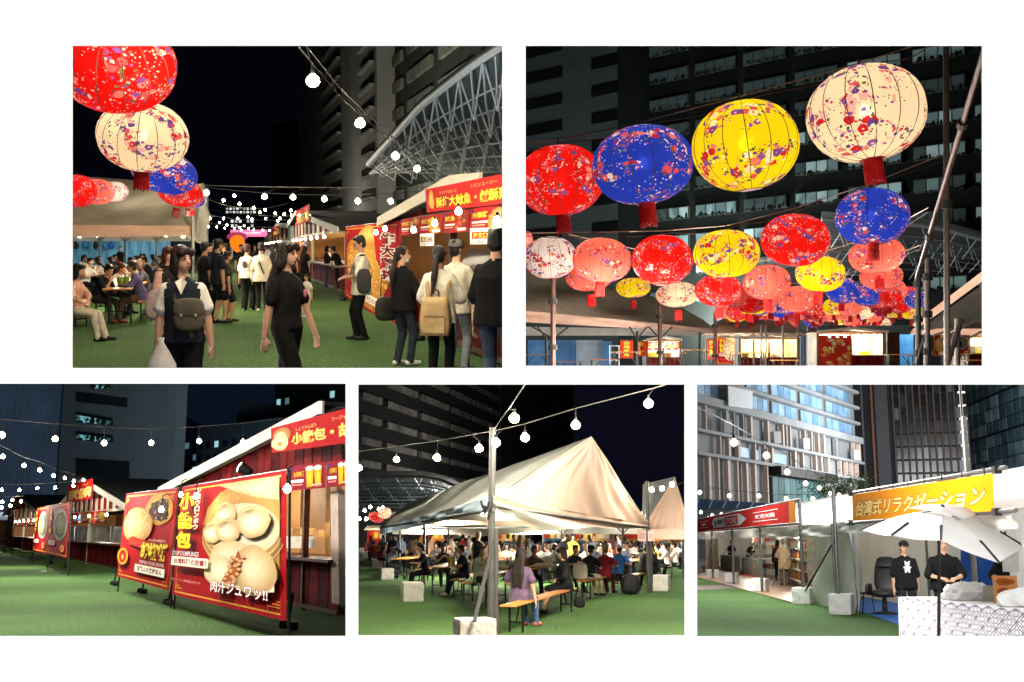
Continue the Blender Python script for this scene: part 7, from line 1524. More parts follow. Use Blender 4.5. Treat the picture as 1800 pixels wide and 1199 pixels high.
def stall2(label, u0, u1, v0, d, sign, seed, lampW, wallc=(190, 150, 96), **k):
    pl_ = Plane(P, P.gx(u0, d), P.gx(u1, d)); h = P.h(v0, d); return stall(P, label, pl_, h - .05, h + .12, depth=2.2, sign=None, nmenu=k.pop('nmenu', 5), nb=14, lampW=lampW, seed=seed, wallc=wallc, bulbs=k.pop('bulbs', 5), gable=False, trim_w=.05, **k)
stall2('lit food stall behind the tent poles, left of the noodle photo', 1137, 1196, 596, 68, '', 41, 260, (226, 220, 206)); stall2('lit kitchen stall with steel goods behind the poles', 1300, 1404, 592, 70, '', 42, 300, (196, 176, 130), nmenu=0)
s5 = stall2('little lit stall with red poster wall in the middle distance', 1437, 1555, 582, 60, '', 43, 300, (214, 206, 190), nmenu=0, bulbs=7)
plc = Plane(P, P.gx(1437, 60), P.gx(1555, 60)); sh = Sheet(plc.q(.0, .1, .35), plc.q(.49, .1, .35), plc.q(.49, 1.98, .35), plc.q(0, 1.98, .35)); sh.step = .004; sh.base(lin((200, 50, 36)), 6, 6); r_ = random.Random(3)
for i in range(26): sh.ell(r_.uniform(.12, .9), r_.uniform(.12, .9), r_.uniform(.05, .12), r_.uniform(.04, .09), lin(r_.choice([(250, 220, 150), (240, 180, 80), (230, 120, 60), (250, 240, 220)])), lin((200, 120, 50)), 9, wob=.1)
sh.words('牛肉麺', .1, .5, .5, .7, lin((250, 230, 120)), lin((150, 20, 20)), .03, .1); sh.build('poster_wall', s5, off=plc.A)
def photo(label, u0, u1, v0, v1, d, kind):
    a, b, c, e = at(u0, v1, d), at(u1, v1, d), at(u1, v0, d), at(u0, v0, d); sh = Sheet(a, b, c, e); sh.step = .004; print_banner(sh, kind); t = thing('food_banner', label, 'banner', P, a); sh.build('print', t, .7, off=a); part('rail', MB().cyl(e, c, .03, .03, 6), cmat((90, 80, 70)), t, off=a)
photo('dumpling photo banner under the tent left of the kitchen stall', 1260, 1292, 592, 640, 61, 'xlb'); photo('yellow and red food photo banner at the lower right', 1641, 1670, 588, 626, 50, 'chicken'); photo('second food photo banner at the lower right corner', 1671, 1702, 586, 626, 50, 'noodle'); 
stall2('stall counter with white round plates at the right border', 1703, 1766, 588, 54, '', 44, 120, (200, 190, 170), nmenu=0)
flat('wooden_shed', 'brown plank shed wall right of the little stall', 'shed', 1560, 584, 1582, 649, 64, wood_mat('shed2', (110, 70, 44)))
flat('grey_container', 'long grey container behind the little stall', 'container', 1420, 572, 1600, 600, 84, mat('container2', lin((110, 120, 122)), rough=.7, var=.1))
for k, (u, v, d) in enumerate(((1000, 627, 42), (1100, 634, 38), (1180, 632, 40), (1060, 638, 34), (1270, 630, 44), (1320, 633, 40), (1380, 637, 36), (1580, 630, 44), (1680, 628, 42), (1720, 632, 36), (1220, 637, 34), (945, 632, 44))):
    w = P.m(54, d) if k % 2 else P.m(44, d); a = P.gx(u - 25, d); b = P.gx(u + 25, d)
    long_seat(P, 'table' if k % 3 else 'bench', ['empty bench in front of the blue tarpaulin', 'empty table left of the cream lantern pole', 'empty table right of the second pole', 'empty bench low between the left poles', 'empty table under the third pole', 'empty table before the kitchen stall', 'empty bench left of the little stall', 'empty table right of the little stall', 'empty table under the right tent', 'empty bench in the lower right corner', 'empty table low before the dumpling banner', 'empty table at the lower left corner'][k], a, b)

for u, v, d, w in ((1200, 640, 9.5, 60), (1500, 640, 9.5, 70), (1650, 500, 12, 90), (1300, 560, 24, 300), (1550, 590, 40, 260)): lamp(P, at(u, v, d), w, (1, .84, .68), .2, name='lantern_glow_light')  # unseen warm fill added in the lantern view, mainly for tassels
# ================================================================== view 5: market tents under an overcast sky (lower right)
P = P5
def at(u, v, d): return P.at(u, v, d)
m = MB(); m.grid(lambda a, c: P.gx(1216 + 700 * a, 1 / ((1 - c) / P.g(1500, 1140).y + c / 75)), 10, 20); struct('ground', m, MATS[[k for k in MATS if k.startswith('turf')][0]], P)
m = MB(); m.add([P.gx(1216, 75.2, -.02), P.gx(2050, 75.2, -.02), P.gx(2050, 420, -.02), P.gx(1216, 420, -.02)], [(0, 1, 2, 3)]); struct('pavement', m, mat('plaza5', lin((120, 118, 114)), rough=.9, var=.1), P)
pf = vp_plane(P, 1020, 5.9, 5.9 * F / (1226 - 1020), 5.9 * F / (1830 - 1020))
# --- building under construction netting, left
pb5 = Plane(P, P.gx(1214, 118), P.gx(1514, 170)); bd = thing('office_building', 'grey office building with tan fins and scaffold netting, left behind the tents', 'building', P, pb5.A); off = pb5.A
g5 = mat('concrete5', lin((154, 158, 162)), rough=.9, var=.12, scale=.3); gd5 = mat('recess5', lin((138, 140, 142)), rough=.9, var=.12, scale=.3); sl5 = mat('slab5', lin((150, 154, 156)), rough=.8, var=.08, scale=.5); tan5 = mat('fin_tan5', lin((196, 176, 164)), rough=.7, var=.08); gl5 = [mat('glass5_%d' % i, lin(c), rough=.4, var=.25, scale=.5, spec=.35) for i, c in enumerate(((130, 170, 205), (150, 190, 220), (110, 150, 185)))]
hB = lambda v, u: pb5.p(u, v).z
a, b = pb5.q(0, -2), pb5.q(1, -2); m = MB(); m.hexa([a, b, b - pb5.n * 6, a - pb5.n * 6], [p + V((0, 0, 34)) for p in (a, b, b - pb5.n * 6, a - pb5.n * 6)]); part('wall', m, gd5, bd, off=off)
hs = pb5.p(1500, 770).z; h2 = pb5.p(1230, 757).z; h3 = pb5.p(1230, 797).z
tq = lambda u: ((pb5.p(u, 900) - pb5.A).dot(pb5.d)) / pb5.L
for h, t in ((h3, .35), (h2, .35), (hs, .9)): part('floor_slab', seg(pb5, 0, 1, h - t, h, 1.2, 1.2), sl5, bd, off=off)
for k in range(5):
    h = hs + 2.35 * (k + 1); part('floor_slab', seg(pb5, 0, 1, h - .42, h - .02, .9, .9), sl5, bd, off=off)
    hb = hs + 2.35 * k
    for u0, u1 in ((1216, 1264), (1316, 1352), (1360, 1404), (1411, 1450), (1457, 1500)):
        t0, t1 = tq(u0), tq(u1); w = part('window', seg(pb5, t0, t1, hb + .25, hb + 1.8, .3, .25), g5, bd, off=off)
        for j in range(4): part('pane', seg(pb5, t0 + (t1 - t0) * (j + .05) / 4, t0 + (t1 - t0) * (j + .95) / 4, hb + .32, hb + 1.74, .1, .30), gl5[(j + k) % 3], w, off=off)
    part('spandrel', seg(pb5, tq(1265), tq(1315), hb + .1, hb + 1.9, .2, .1), g5, bd, off=off)
for u, w, lv in ((1233, 3, 0), (1270, 7, 1), (1284, 3, 1), (1300, 3, 1), (1314, 5, 0), (1344, 5, 0), (1371, 4, 0), (1377, 4, 1), (1384, 3, 0), (1410, 3, 0), (1422, 3, 0), (1434, 3, 0), (1444, 4, 0), (1466, 4, 1), (1498, 3, 0), (1507, 4, 0)): part('fin', seg(pb5, tq(u), tq(u + w * .62), h2, hs - .9, .5, .8), (tan5, sl5)[lv], bd, off=off)
for u, w in ((1258, 3), (1273, 6), (1290, 6), (1320, 3), (1337, 3), (1350, 5), (1391, 5), (1405, 3), (1428, 3), (1438, 4), (1450, 4), (1472, 3), (1483, 3), (1492, 4), (1502, 3)): part('fin', seg(pb5, tq(u), tq(u + w * .62), h3, h2 - .35, .5, .8), tan5, bd, off=off)
for u, w in ((1236, 7), (1253, 3), (1270, 8), (1287, 3), (1303, 6), (1318, 5), (1340, 3)): part('fin', seg(pb5, tq(u), tq(u + w * .62), 3.2, h3 - .35, .5, .8), tan5, bd, off=off)
for u0, u1 in ((1294, 1316), (1324, 1334), (1360, 1382)): part('window', seg(pb5, tq(u0), tq(u1), h3 + .3, h2 - 1.0, .1, .3), gl5[0], bd, off=off)
for u, in ((1263,), (1352,), (1404,), (1494,)): part('wrapped_unit', MB().box(pb5.p(u, 0, 0) * 0 + pb5.q(tq(u), h2 + .75, 1.2), (1.0, .8, 1.4), .4), mat('wrap5', lin((226, 228, 230)), rough=.7, var=.06), bd, off=off)
m = MB(); pb5.slab(m, [(1281, 714), (1323, 719), (1323, 688), (1280, 678)], .1, 1.6); part('white_sheet', m, mat('wrap5', (1, 1, 1)), bd, off=off)
part('dark_canopy', seg(pb5, tq(1348), tq(1450), pb5.p(1348, 836).z, pb5.p(1348, 820).z, 1.5, 2.0), mat('black5', lin((34, 30, 30)), rough=.6, var=.1), bd, off=off)
for j in range(9):
    u0 = 1346 + j * 10.5; part('glass_panel', seg(pb5, tq(u0), tq(u0 + 9.8), 0, pb5.p(1348, 838).z, .2, 1.0), mat('teal_glass5_%d' % (j % 3), lin(((70, 104, 106), (58, 90, 94), (82, 116, 116))[j % 3]), rough=.6, var=.2, scale=.6, spec=.15), bd, off=off)
# blue awning over a grey shopfront
aw = thing('awning', 'long dark blue awning over the grey shopfront at the left', 'awning', P, P.gx(1290, 100)); o = P.gx(1290, 100)
m = MB(); m.grid(lambda a, b: at(1216 + 155 * a, 876 + 10 * a + (1 - b) * (17 - 4 * a), 100 + 3 * b + 12 * a), 20, 3); part('cloth', m, mat('awning5', lin((30, 66, 104)), rough=.7, var=.1), aw, off=o)
for k in range(7): part('rib', MB().cyl(at(1222 + 24 * k, 893, 100 + 1.8 * k), at(1228 + 24 * k, 877 + 1.5 * k, 103 + 1.8 * k), .06, .06, 5), cmat((120, 140, 156)), aw, off=o)
m = MB(); a, b = P.gx(1214, 112), P.gx(1460, 128); m.hexa([a, b, b + V((0, 2, 0)), a + V((0, 2, 0))], [p + V((0, 0, P.h(888, 112))) for p in (a, b, b + V((0, 2, 0)), a + V((0, 2, 0)))]); solo('shopfront', m, mat('shopfront5', lin((70, 74, 80)), rough=.8, var=.15), P, 'dark grey shopfront wall under the blue awning', 'building', a, off=a)
# --- dark tower in the middle
pm5 = Plane(P, P.gx(1508, 205), P.gx(1702, 200)); td = thing('dark_tower', 'dark tower with vertical brown fins in the middle background', 'building', P, pm5.A); off = pm5.A
a, b = pm5.q(0, -2), pm5.q(1, -2); m = MB(); m.hexa([a, b, b - pm5.n * 20, a - pm5.n * 20], [p + V((0, 0, 40)) for p in (a, b, b - pm5.n * 20, a - pm5.n * 20)]); part('wall', m, mat('tower5', lin((44, 47, 52)), rough=.7, var=.2, scale=.3), td, off=off)
tm = lambda u: (u - 1508) / 194
part('side_panel', seg(pm5, tm(1553), tm(1576), 6, 37, .3, .3), mat('panel5', lin((92, 94, 100)), rough=.6, var=.06, scale=.3), td, off=off); part('corner_fin', seg(pm5, tm(1545), tm(1549), 4, 37, .4, .5), mat('fin_orange5', lin((150, 98, 62)), rough=.5, var=.1), td, off=off); part('corner_fin', seg(pm5, tm(1527), tm(1531), 4, 37, .3, .4), mat('fin_grey5', lin((100, 100, 104)), rough=.5, var=.1), td, off=off)
fb5 = mat('fin_brown5', lin((112, 92, 78)), rough=.6, var=.12); r = random.Random(8)
for k in range(11): part('fin', seg(pm5, tm(1584 + k * 12.2), tm(1586.6 + k * 12.2), 8, 37, .4, .5), fb5, td, off=off)
dp = [mat('tower_pane5_%d' % i, lin(c), rough=.2, var=.2, scale=.4, spec=.5) for i, c in enumerate(((26, 28, 32), (40, 44, 50), (58, 62, 70), (120, 126, 138)))]
for k in range(11):
    for j in range(12):
        c = r.choices(range(4), (5, 4, 2, 1 if k < 7 else 5))[0]; part('pane', seg(pm5, tm(1587.4 + k * 12.2), tm(1595.4 + k * 12.2), 9 + j * 2.35, 11.0 + j * 2.35, .1, .18), dp[c], td, off=off)
part('podium', seg(pm5, tm(1574), 1, 0, 6.4, 1.0, 2.0), mat('podium5', lin((50, 54, 54)), rough=.7, var=.2), td, off=off)
# --- glass building right
pg5 = vp_plane(P, 1140, 62, 62 * F / (1700 - 1140), 62 * F / (1860 - 1140)); gb = thing('glass_building', 'blue-green glass building with stepped dark joints at the right border', 'building', P, pg5.A); off = pg5.A
a, b = pg5.q(0, -2), pg5.q(1, -2); m = MB(); m.hexa([a, b, b - pg5.n * 8, a - pg5.n * 8], [p + V((0, 0, 40)) for p in (a, b, b - pg5.n * 8, a - pg5.n * 8)]); part('wall', m, mat('gb_wall5', lin((40, 52, 60)), rough=.5, var=.1), gb, off=off)
gp = [mat('gb_pane5_%d' % i, lin(c), rough=.4, var=.3, scale=.35, spec=.35) for i, c in enumerate(((96, 128, 142), (124, 156, 168), (76, 106, 120), (150, 176, 186)))]
for j in range(13):
    for i in range(12): part('pane', seg(pg5, (i + .04) / 12, (i + .96) / 12, 7 + j * 2.3, 9.1 + j * 2.3, .15, .2), gp[r.choices(range(4), (4, 3, 3, 2))[0]], gb, off=off)
    if j % 3 == 0: part('joint', seg(pg5, 0, 1, 6.7 + j * 2.3, 7.0 + j * 2.3, .3, .5), cmat((24, 30, 34)), gb, off=off)
# tree
tr = thing('tree', 'green street tree showing over the tent roofs', 'tree', P, P.gx(1478, 92)); tb5 = P.gx(1478, 92); tc5 = at(1478, 856, 92) - tb5
m = MB(); m.tube([V((0, 0, 0)), V((.1, 0, 1.5)), V((-.1, .1, tc5.z * .8)), V((0, 0, tc5.z))], [.28, .22, .16, .06], 8); 
for k in range(7): a_ = k * .9; m.tube([V((0, 0, 2.5 + .25 * k)), V((math.cos(a_) * 1.3, math.sin(a_) * .8, tc5.z - .3 + .2 * math.sin(k)))], [.10, .03], 5)
part('trunk', m, cmat((70, 58, 46)), tr); m = MB(); r = random.Random(4)
cl = [(r.gauss(0, 1.3), r.gauss(0, .7), tc5.z + r.uniform(-.6, .75)) for _ in range(34)]
for c in cl:
    for _ in range(42):
        q = V((c[0] + r.gauss(0, .36), c[1] + r.gauss(0, .36), c[2] + r.gauss(0, .26))); d1 = V((r.uniform(-1, 1), r.uniform(-1, 1), r.uniform(-1, 1))).normalized() * .10; d2 = d1.cross(V((r.uniform(-1, 1), r.uniform(-1, 1), r.uniform(-1, 1)))).normalized() * .06
        m.add([q - d1, q + d2, q + d1, q - d2], [(0, 1, 2, 3)])
lf = part('crown', m, mat('leaf5', lin((92, 118, 58)), rough=.7, var=.4, scale=2.0, transl=.3), tr); lf['kind'] = 'stuff'
# --- store tent
w5 = mat('tent5', lin((228, 226, 220)), rough=.75, var=.04, scale=1.0, bump=.3, bscale=1.5, transl=.35); w5i = mat('tent5_inner', lin((222, 214, 196)), rough=.8, var=.05, scale=1.0, bump=.35, bscale=1.2, transl=.3); sc5 = mat('scaffold5', lin((110, 110, 106)), rough=.4, metal=.5, var=.12, scale=8.0)
tS = lambda u: ((pf.p(u, 960) - pf.A).dot(pf.d)) / pf.L
st = thing('store_tent', 'white store tent with a red STORE banner and wooden floor', 'tent', P, pf.A); off = pf.A
t0, t1 = tS(1236), tS(1432); IN = 5.0
def sheet5(root, name, pts, m, amp=.05, fr=10, ph=0, n=24, off=None):
    mb = MB(); mb.grid(wavy(*pts, amp, fr, ph), n, 10); return part(name, mb, m, root, True, off=off)
hE = 1.98
def pin(u, off_, z=0.0): p = pf.p(u, 953, -off_); return V((p.x, p.y, z))
def wall5(root, name, A, B, h, m, amp, fr, off): return sheet5(root, name, [A, B, B + V((0, 0, h)), A + V((0, 0, h))], m, amp, fr, 0, 50, off)
wall5(st, 'back_wall', pin(1262, 3), pin(1438, 3), 2.3, w5i, .06, 30, off)
wall5(st, 'far_side_wall', pin(1239, 0), pin(1263, 3), 2.2, mat('tent5_pink', lin((232, 206, 188)), rough=.8, var=.05, transl=.3), .04, 8, off)
wall5(st, 'near_side_wall', pin(1433, 0), pin(1440, 3), 2.2, w5i, .04, 8, off)
sheet5(st, 'front_panel', [pf.q(t1, .02, .0), pf.q(tS(1497), .02, .0), pf.q(tS(1497), hE, .02), pf.q(t1, hE, .02)], w5, .10, 9, 1, 30, off)
sheet5(st, 'roof', [pf.q(-.2, hE, .25), pf.q(tS(1497), hE, .25), pf.q(tS(1497), 3.05, -2.5), pf.q(-.2, 3.05, -2.5)], w5, .06, 16, 0, 50, off)
sheet5(st, 'valance', [pf.q(-.2, hE - .30, .27), pf.q(tS(1497), hE - .30, .27), pf.q(tS(1497), hE, .26), pf.q(-.2, hE, .26)], w5, .05, 50, 0, 80, off)
m = MB(); m.hexa([pf.q(t0, .0, .9), pf.q(t1, .0, .5), pin(1436, 2.95), pin(1260, 2.95)], [pf.q(t0, .03, .9), pf.q(t1, .03, .5), pin(1436, 2.95, .03), pin(1260, 2.95, .03)]); part('wood_floor', m, mat('store_floor5', lin((150, 112, 80)), rough=.35, var=.2, scale=1.5, spec=.5), st, off=off)
m = MB(); m.add([pin(1256, 1.6, .036), pin(1345, 1.6, .036), pin(1345, 2.8, .036), pin(1262, 2.8, .036)], [(0, 1, 2, 3)]); part('red_carpet', m, cmat((200, 50, 44)), st, off=off)
m = MB(); m.add([P.g(1216, 1038, .006), P.g(1318, 1032, .006), P.g(1300, 1027, .006), P.g(1216, 1030, .006)], [(0, 1, 2, 3)]); solo('floor_mat', m, cmat((96, 76, 66)), P, 'brown mat strip on the turf before the store', 'mat', P.g(1260, 1034), off=P.g(1260, 1034))
for k, u in enumerate((1238, 1265, 1303, 1355, 1431)):
    t = tS(u); part('post', MB().cyl(pf.q(t, 0, .32), pf.q(t, 2.68 if u in (1238, 1355, 1431) else 2.0, .32), .045, .045, 8), sc5, st, off=off); part('strap', MB().bar(pf.q(t, 1.6, .36), pf.q(t, .45, 1.1), .05, .012), cmat((36, 36, 36)), st, off=off)
for h in (2.02, 2.62): part('pipe', MB().cyl(pf.q(tS(1236), h, .36), pf.q(tS(1434), h, .36), .035, .035, 8), sc5, st, off=off)
sh = Sheet(pf.q(tS(1239), 2.05, .42), pf.q(tS(1430), 2.05, .42), pf.q(tS(1430), 2.60, .42), pf.q(tS(1239), 2.60, .42)); sh.base(lin((206, 52, 48)), 10, 4); sh.rect(0, .0, .02, 1, lin((236, 130, 60)), 1); sh.rect(.965, 0, 1, 1, lin((240, 150, 60)), 1)
sh.fan([(.30, .15), (.60, .15), (.66, .5), (.60, .88), (.30, .88), (.27, .5)], WHITE, WHITE); sh.words('台湾好', .30, .32, .42, .72, lin((60, 50, 60)), bold=.03); sh.rect(.435, .22, .58, .80, lin((196, 50, 50)), 1); sh.words('STORE', .445, .30, .57, .70, WHITE, bold=.0); sh.words('♥', .325, .22, .345, .36, lin((210, 40, 50)), bold=.02)
for a, b, w in ((.07, .22, '・祝開催・'), (.72, .90, '歓迎光臨')): sh.line([(a, .25), (b, .25), (b, .75), (a, .75), (a, .25)], .02, WHITE); sh.words(w, a + .02, .38, b - .02, .62, WHITE, bold=.02)
sh.build('banner', st, off=off)
for k, (u, v, s) in enumerate(((1412, 1062, .46), (1337, 1040, .46), (1287, 1025, .44), (1253, 1017, .42), (1481, 1080, .48), (1231, 1006, .42))):
    p = P.g(u, v); weight(P, ['white wrapped weight before the near post of the store', 'white wrapped weight before the middle post of the store', 'white wrapped weight before the third post of the store', 'farthest white wrapped weight on the brown mat', 'white wrapped weight between store and massage tent', 'white wrapped weight at the left border of the tent view'][k], p, s, -.5, (234, 233, 230), 'wrapped weights of the day tents')
# goods on shelves, service tables, people
shf = thing('shelf_rack', 'white shelf rack stacked with colourful packages inside the store', 'shelf', P, pin(1408, 1.6)); o = pin(1408, 1.6); r = random.Random(12)
A_, B_ = pin(1390, 1.9), pin(1429, 1.2); dd = (B_ - A_); yw = math.atan2(dd.y, dd.x)
for z in (.25, .62, .98, 1.34, 1.68):
    part('shelf', MB().bar(A_ + V((0, 0, z)), B_ + V((0, 0, z)), .4, .03, up=(0, 0, 1)), cmat((228, 226, 220)), shf, off=o)
    k = 0.02
    while k < .97:
        w = r.uniform(.03, .07); h = r.uniform(.16, .27); p = A_ + dd * (k + w / 2) + V((0, 0, z + .02 + h / 2)); part('package', MB().box(p, (dd.length * w * .92, .26, h), yw), cmat(r.choice([(200, 60, 50), (230, 190, 70), (220, 120, 50), (80, 140, 90), (226, 222, 210), (70, 110, 160), (190, 150, 100), (240, 220, 120), (150, 60, 60)])), shf, off=o); k += w
for p in (A_, B_): part('upright', MB().box(p + V((0, 0, .9)), (.05, .4, 1.8), yw), cmat((228, 226, 220)), shf, off=o)
sh2 = thing('shelf_rack', 'slim display rack with packets at the store centre', 'shelf', P, pin(1344, 2.2)); o = pin(1344, 2.2)
for z in (.4, .8, 1.2, 1.55):
    part('shelf', MB().box((0, 0, z), (1.1, .3, .03)), cmat((200, 196, 186)), sh2)
    for k in range(4): part('package', MB().box((-.4 + .27 * k, 0, z + .12), (.2, .2, .2)), cmat(r.choice([(200, 120, 110), (120, 110, 100), (220, 200, 160), (160, 60, 60)])), sh2)
part('upright', MB().box((0, .1, .85), (.06, .06, 1.7)), cmat((180, 176, 168)), sh2)
for u0, u1, lab in ((1266, 1300, 'grey cloth-covered counter left inside the store'), (1303, 1340, 'grey cloth-covered counter right inside the store')):
    a, b = pin(u0, 1.9), pin(u1, 1.7); d = b - a; t = thing('counter', lab, 'counter', P, a, math.atan2(d.y, d.x)); L = d.length
    m = MB(); m.grid(lambda x, z: V((L * x, -.02 + .02 * math.sin(x * 40) * (1 - z), .82 * z)), 30, 4); part('cloth', m, cmat((130, 140, 132), rough=.8, bump=.2), t, True); part('top', MB().box((L / 2, .4, .83), (L, .84, .03)), cmat((150, 158, 150)), t)
person(P, 'clerk in black T-shirt behind the left counter of the store', pin(1284, 2.4), .3, top=(30, 32, 36), hair='short', lean=.2, hL='bent', hR='bent', hp=.25, vox=.018, face=False)
person(P, 'clerk in black T-shirt leaning over the right counter of the store', pin(1316, 2.2), .5, top=(30, 32, 36), hair='short', lean=.4, hL='bent', hR='bent', hp=.3, vox=.018, face=False)
person(P, 'customer in long beige coat before the store shelves', pin(1376, 1.3, .03), 3.0, H=1.62, top=(190, 170, 136), bottom_c=(110, 94, 78), hair='short', hair_c='grey', sleeve='long', hem=-.3, loose=.05, hL='bent', vox=.016, face=False)
person(P, 'customer in dark jacket beyond the beige coat in the store', pin(1366, 1.8, .03), 2.6, H=1.6, top=(60, 58, 60), hair='bob', sleeve='long', vox=.016, face=False)
lamp(P, pin(1320, 1.6, 1.9), 170, (1, .92, .78), .3, name='store_lamp')  # unseen fill added inside the store
lamp(P, pin(1395, 1.2, 1.9), 200, (1, .92, .78), .3, name='store_lamp')  # second unseen fill added, near the shelves
# --- massage tent with yellow banner
mt = thing('massage_tent', 'white tent with a yellow lettered banner on scaffold pipes', 'tent', P, pf.q(tS(1500), 0)); off = pf.q(tS(1500), 0)
ta, tb2, te = tS(1503), tS(1752), tS(1826); IN2 = 3.6
wall5(mt, 'back_wall', pin(1508, 2.2), pin(1826, 2.2), 2.2, w5i, .07, 16, off)
wall5(mt, 'far_side_wall', pin(1501, -.1), pin(1509, 2.2), 2.1, w5, .05, 9, off)
sheet5(mt, 'roof', [pf.q(tS(1498), hE, .25), pf.q(te, hE, .25), pf.q(te, 2.95, -2.4), pf.q(tS(1498), 2.95, -2.4)], w5, .05, 10, 0, 40, off)
sheet5(mt, 'valance', [pf.q(tS(1498), hE - .26, .27), pf.q(te, hE - .26, .27), pf.q(te, hE, .26), pf.q(tS(1498), hE, .26)], w5, .04, 24, 0, 60, off)
sheet5(mt, 'near_panel', [pf.q(tS(1770), 0, -.1), pf.q(te, 0, -.1), pf.q(te, hE, 0), pf.q(tS(1770), hE, 0)], w5, .05, 8, 0, 20, off)
for u, hh, r_ in ((1497, 2.72, .042), (1752, 3.35, .042), (1492, 1.95, .03), (1628, 1.9, .03)): part('post', MB().cyl(pf.q(tS(u), 0, .34) if u != 1628 else pin(u, 2.0), pf.q(tS(u), hh, .34) if u != 1628 else pin(u, 2.0, hh), r_, r_, 10), sc5, mt, off=off)
for (u0, v0, u1, v1) in ((1494, 867, 1768, 822), (1488, 920, 1786, 897)): part('pipe', MB().cyl(pf.p(u0, v0, .36), pf.p(u1, v1, .36), .032, .032, 10), sc5, mt, off=off)
for u, v in ((1497, 868), (1752, 826), (1497, 919), (1752, 900)): part('pipe_clamp', MB().box(pf.p(u, v, .38), (.1, .1, .1)), cmat((60, 60, 58), metal=.4), mt, off=off)
sh = Sheet(pf.p(1499, 916, .42), pf.p(1747, 898, .42), pf.p(1745, 832, .42), pf.p(1498, 870, .42)); sh.base(lin((242, 150, 14)), 12, 5, colfn=lambda u, v: tuple(c * (1 + .05 * math.sin(9 * u + 5 * v)) for c in lin((242, 150, 14)))); sh.words('台湾式リラクゼーション', .03, .16, .95, .74, lin((252, 222, 140)), lin((176, 90, 24)), .03, .075, slant=.02); sh.build('banner', mt, off=off)
for k in range(9):
    u = .04 + .115 * k; p = sh.pt(u, 1.0, .0); part('tie', MB().bar(p, p + V((0, 0, .10)), .014), cmat((40, 40, 40)), mt, off=off)
part('strap', MB().bar(pf.q(tS(1495), 1.5, .4), pf.q(tS(1483), .46, .9), .05, .012), cmat((30, 30, 30)), mt, off=off)
m = MB(); m.add([P.g(1506, 1072, .012), P.g(1585, 1100, .012), P.g(1680, 1100, .012), pin(1660, 2.1, .012), pin(1512, 2.1, .012)], [(0, 1, 2, 3, 4)]); solo('blue_sheet', m, cmat((40, 110, 200), rough=.6), P, 'blue plastic sheet on the floor of the massage tent', 'sheet', off, off=off)
m = MB(); m.grid(wavy(pin(1688, 2.0), pin(1765, 2.0), pin(1765, 2.0, 1.45), pin(1688, 2.0, 1.45), .06, 9), 16, 6); solo('blue_curtain', m, cmat((30, 90, 180), rough=.7), P, 'blue curtain sheet at the back right of the massage tent', 'curtain', off, off=off, smooth=True)
def PX(label, u, d, yaw, **k): return person(P, label, P.gx(u, d), yaw, **k)
r5 = PX('woman in black cap and black tee with a white bear-shaped print, smiling', 1597, 20.6, .0, H=1.56, top=(26, 27, 30), bottom_c=(32, 34, 44), capcol=(28, 28, 32), hair='pony', w=1.15, loose=.03, sleeve='half', hem=-.1, vox=.011)
T = root_J[r5.name]['T']
pr = MB(); 
for c, q in (((0, 0, 0), (.055, .012, .05)), ((0, 0, .075), (.05, .012, .04)), ((-.035, 0, .115), (.018, .01, .018)), ((.035, 0, .115), (.018, .01, .018)), ((-.05, 0, .02), (.025, .01, .018)), ((.05, 0, .02), (.025, .01, .018)), ((-.03, 0, -.055), (.022, .01, .028)), ((.03, 0, -.055), (.022, .01, .028))): pr.sph(c, q, 12, 8)
bb = Body(); bb.v = list(pr.v); bb.f = list(pr.f); me = bb.remesh(.006, 'shirt_print', 1, 1); me.materials[0] = cmat((232, 232, 230)); o = part('shirt_print', me, None, r5); o.location = T(0, -.147, .27)
PX('man in black tee behind the umbrella pole', 1668, 18.6, -.15, H=1.62, top=(20, 20, 22), bottom_c=(26, 26, 30), hair='short', w=1.25, loose=.05, sleeve='half', hL='bent', hR='bent', vox=.012)
PX('person in black at the right border holding a white board', 1790, 16.5, -.9, H=1.68, top=(24, 24, 26), hair='short', sleeve='half', hL='bent', hR='bent', loose=.04, vox=.013)
m = MB(); m.box((0, 0, .14), (.30, .03, .28)); solo('white_board', m, cmat((226, 226, 224)), P, 'white board held by the person at the right border', 'board', at(1782, 1005, 15.9), yaw=.1)
# recliner chair, stools
ch = thing('recliner_chair', 'black leather recliner chair on the blue sheet', 'chair', P, P.g(1556, 1080), -.5); lt = cmat((32, 30, 30), rough=.4, var=.15, spec=.5)
part('base', MB().lathe([(.02, 0), (.30, .01), (.30, .04), (.06, .07), (.05, .36), (.1, .38)], 18), cmat((40, 38, 38), rough=.4), ch, True)
s_ = rounded(.56, .56, .18, .95); s_.v = [(x, y, z + .36) for x, y, z in s_.v]; part('seat', s_, lt, ch, True)
s_ = rounded(.54, .16, .78, .9); s_.v = [(x, y + .24 + z * .28, z + .45) for x, y, z in s_.v]; part('backrest', s_, lt, ch, True); s_ = rounded(.42, .14, .26, .9); s_.v = [(x, y + .30 + z * .25, z + .98) for x, y, z in s_.v]; part('headrest', s_, lt, ch, True)
for q in (-1, 1): s_ = rounded(.11, .5, .26, .95); s_.v = [(x + q * .32, y, z + .40) for x, y, z in s_.v]; part('armrest', s_, lt, ch, True)
def stool(label, p, h=.46, r_=.17, col=(40, 38, 38)):
    t = thing('round_stool', label, 'stool', P, p, group='round stools'); part('seat', MB().lathe([(.01, h - .04), (r_, h - .04), (r_ * 1.05, h - .02), (r_, h), (.01, h + .008)], 18), cmat(col, rough=.4), t, True)
    for k in range(4): a_ = k * math.pi / 2 + .5; part('leg', MB().tube([(r_ * .7 * math.cos(a_), r_ * .7 * math.sin(a_), h - .04), (r_ * 1.05 * math.cos(a_), r_ * 1.05 * math.sin(a_), 0)], .012, 6), cmat((60, 60, 60), metal=.5), t)
stool('round black stool beside the recliner chair', P.g(1527, 1079))
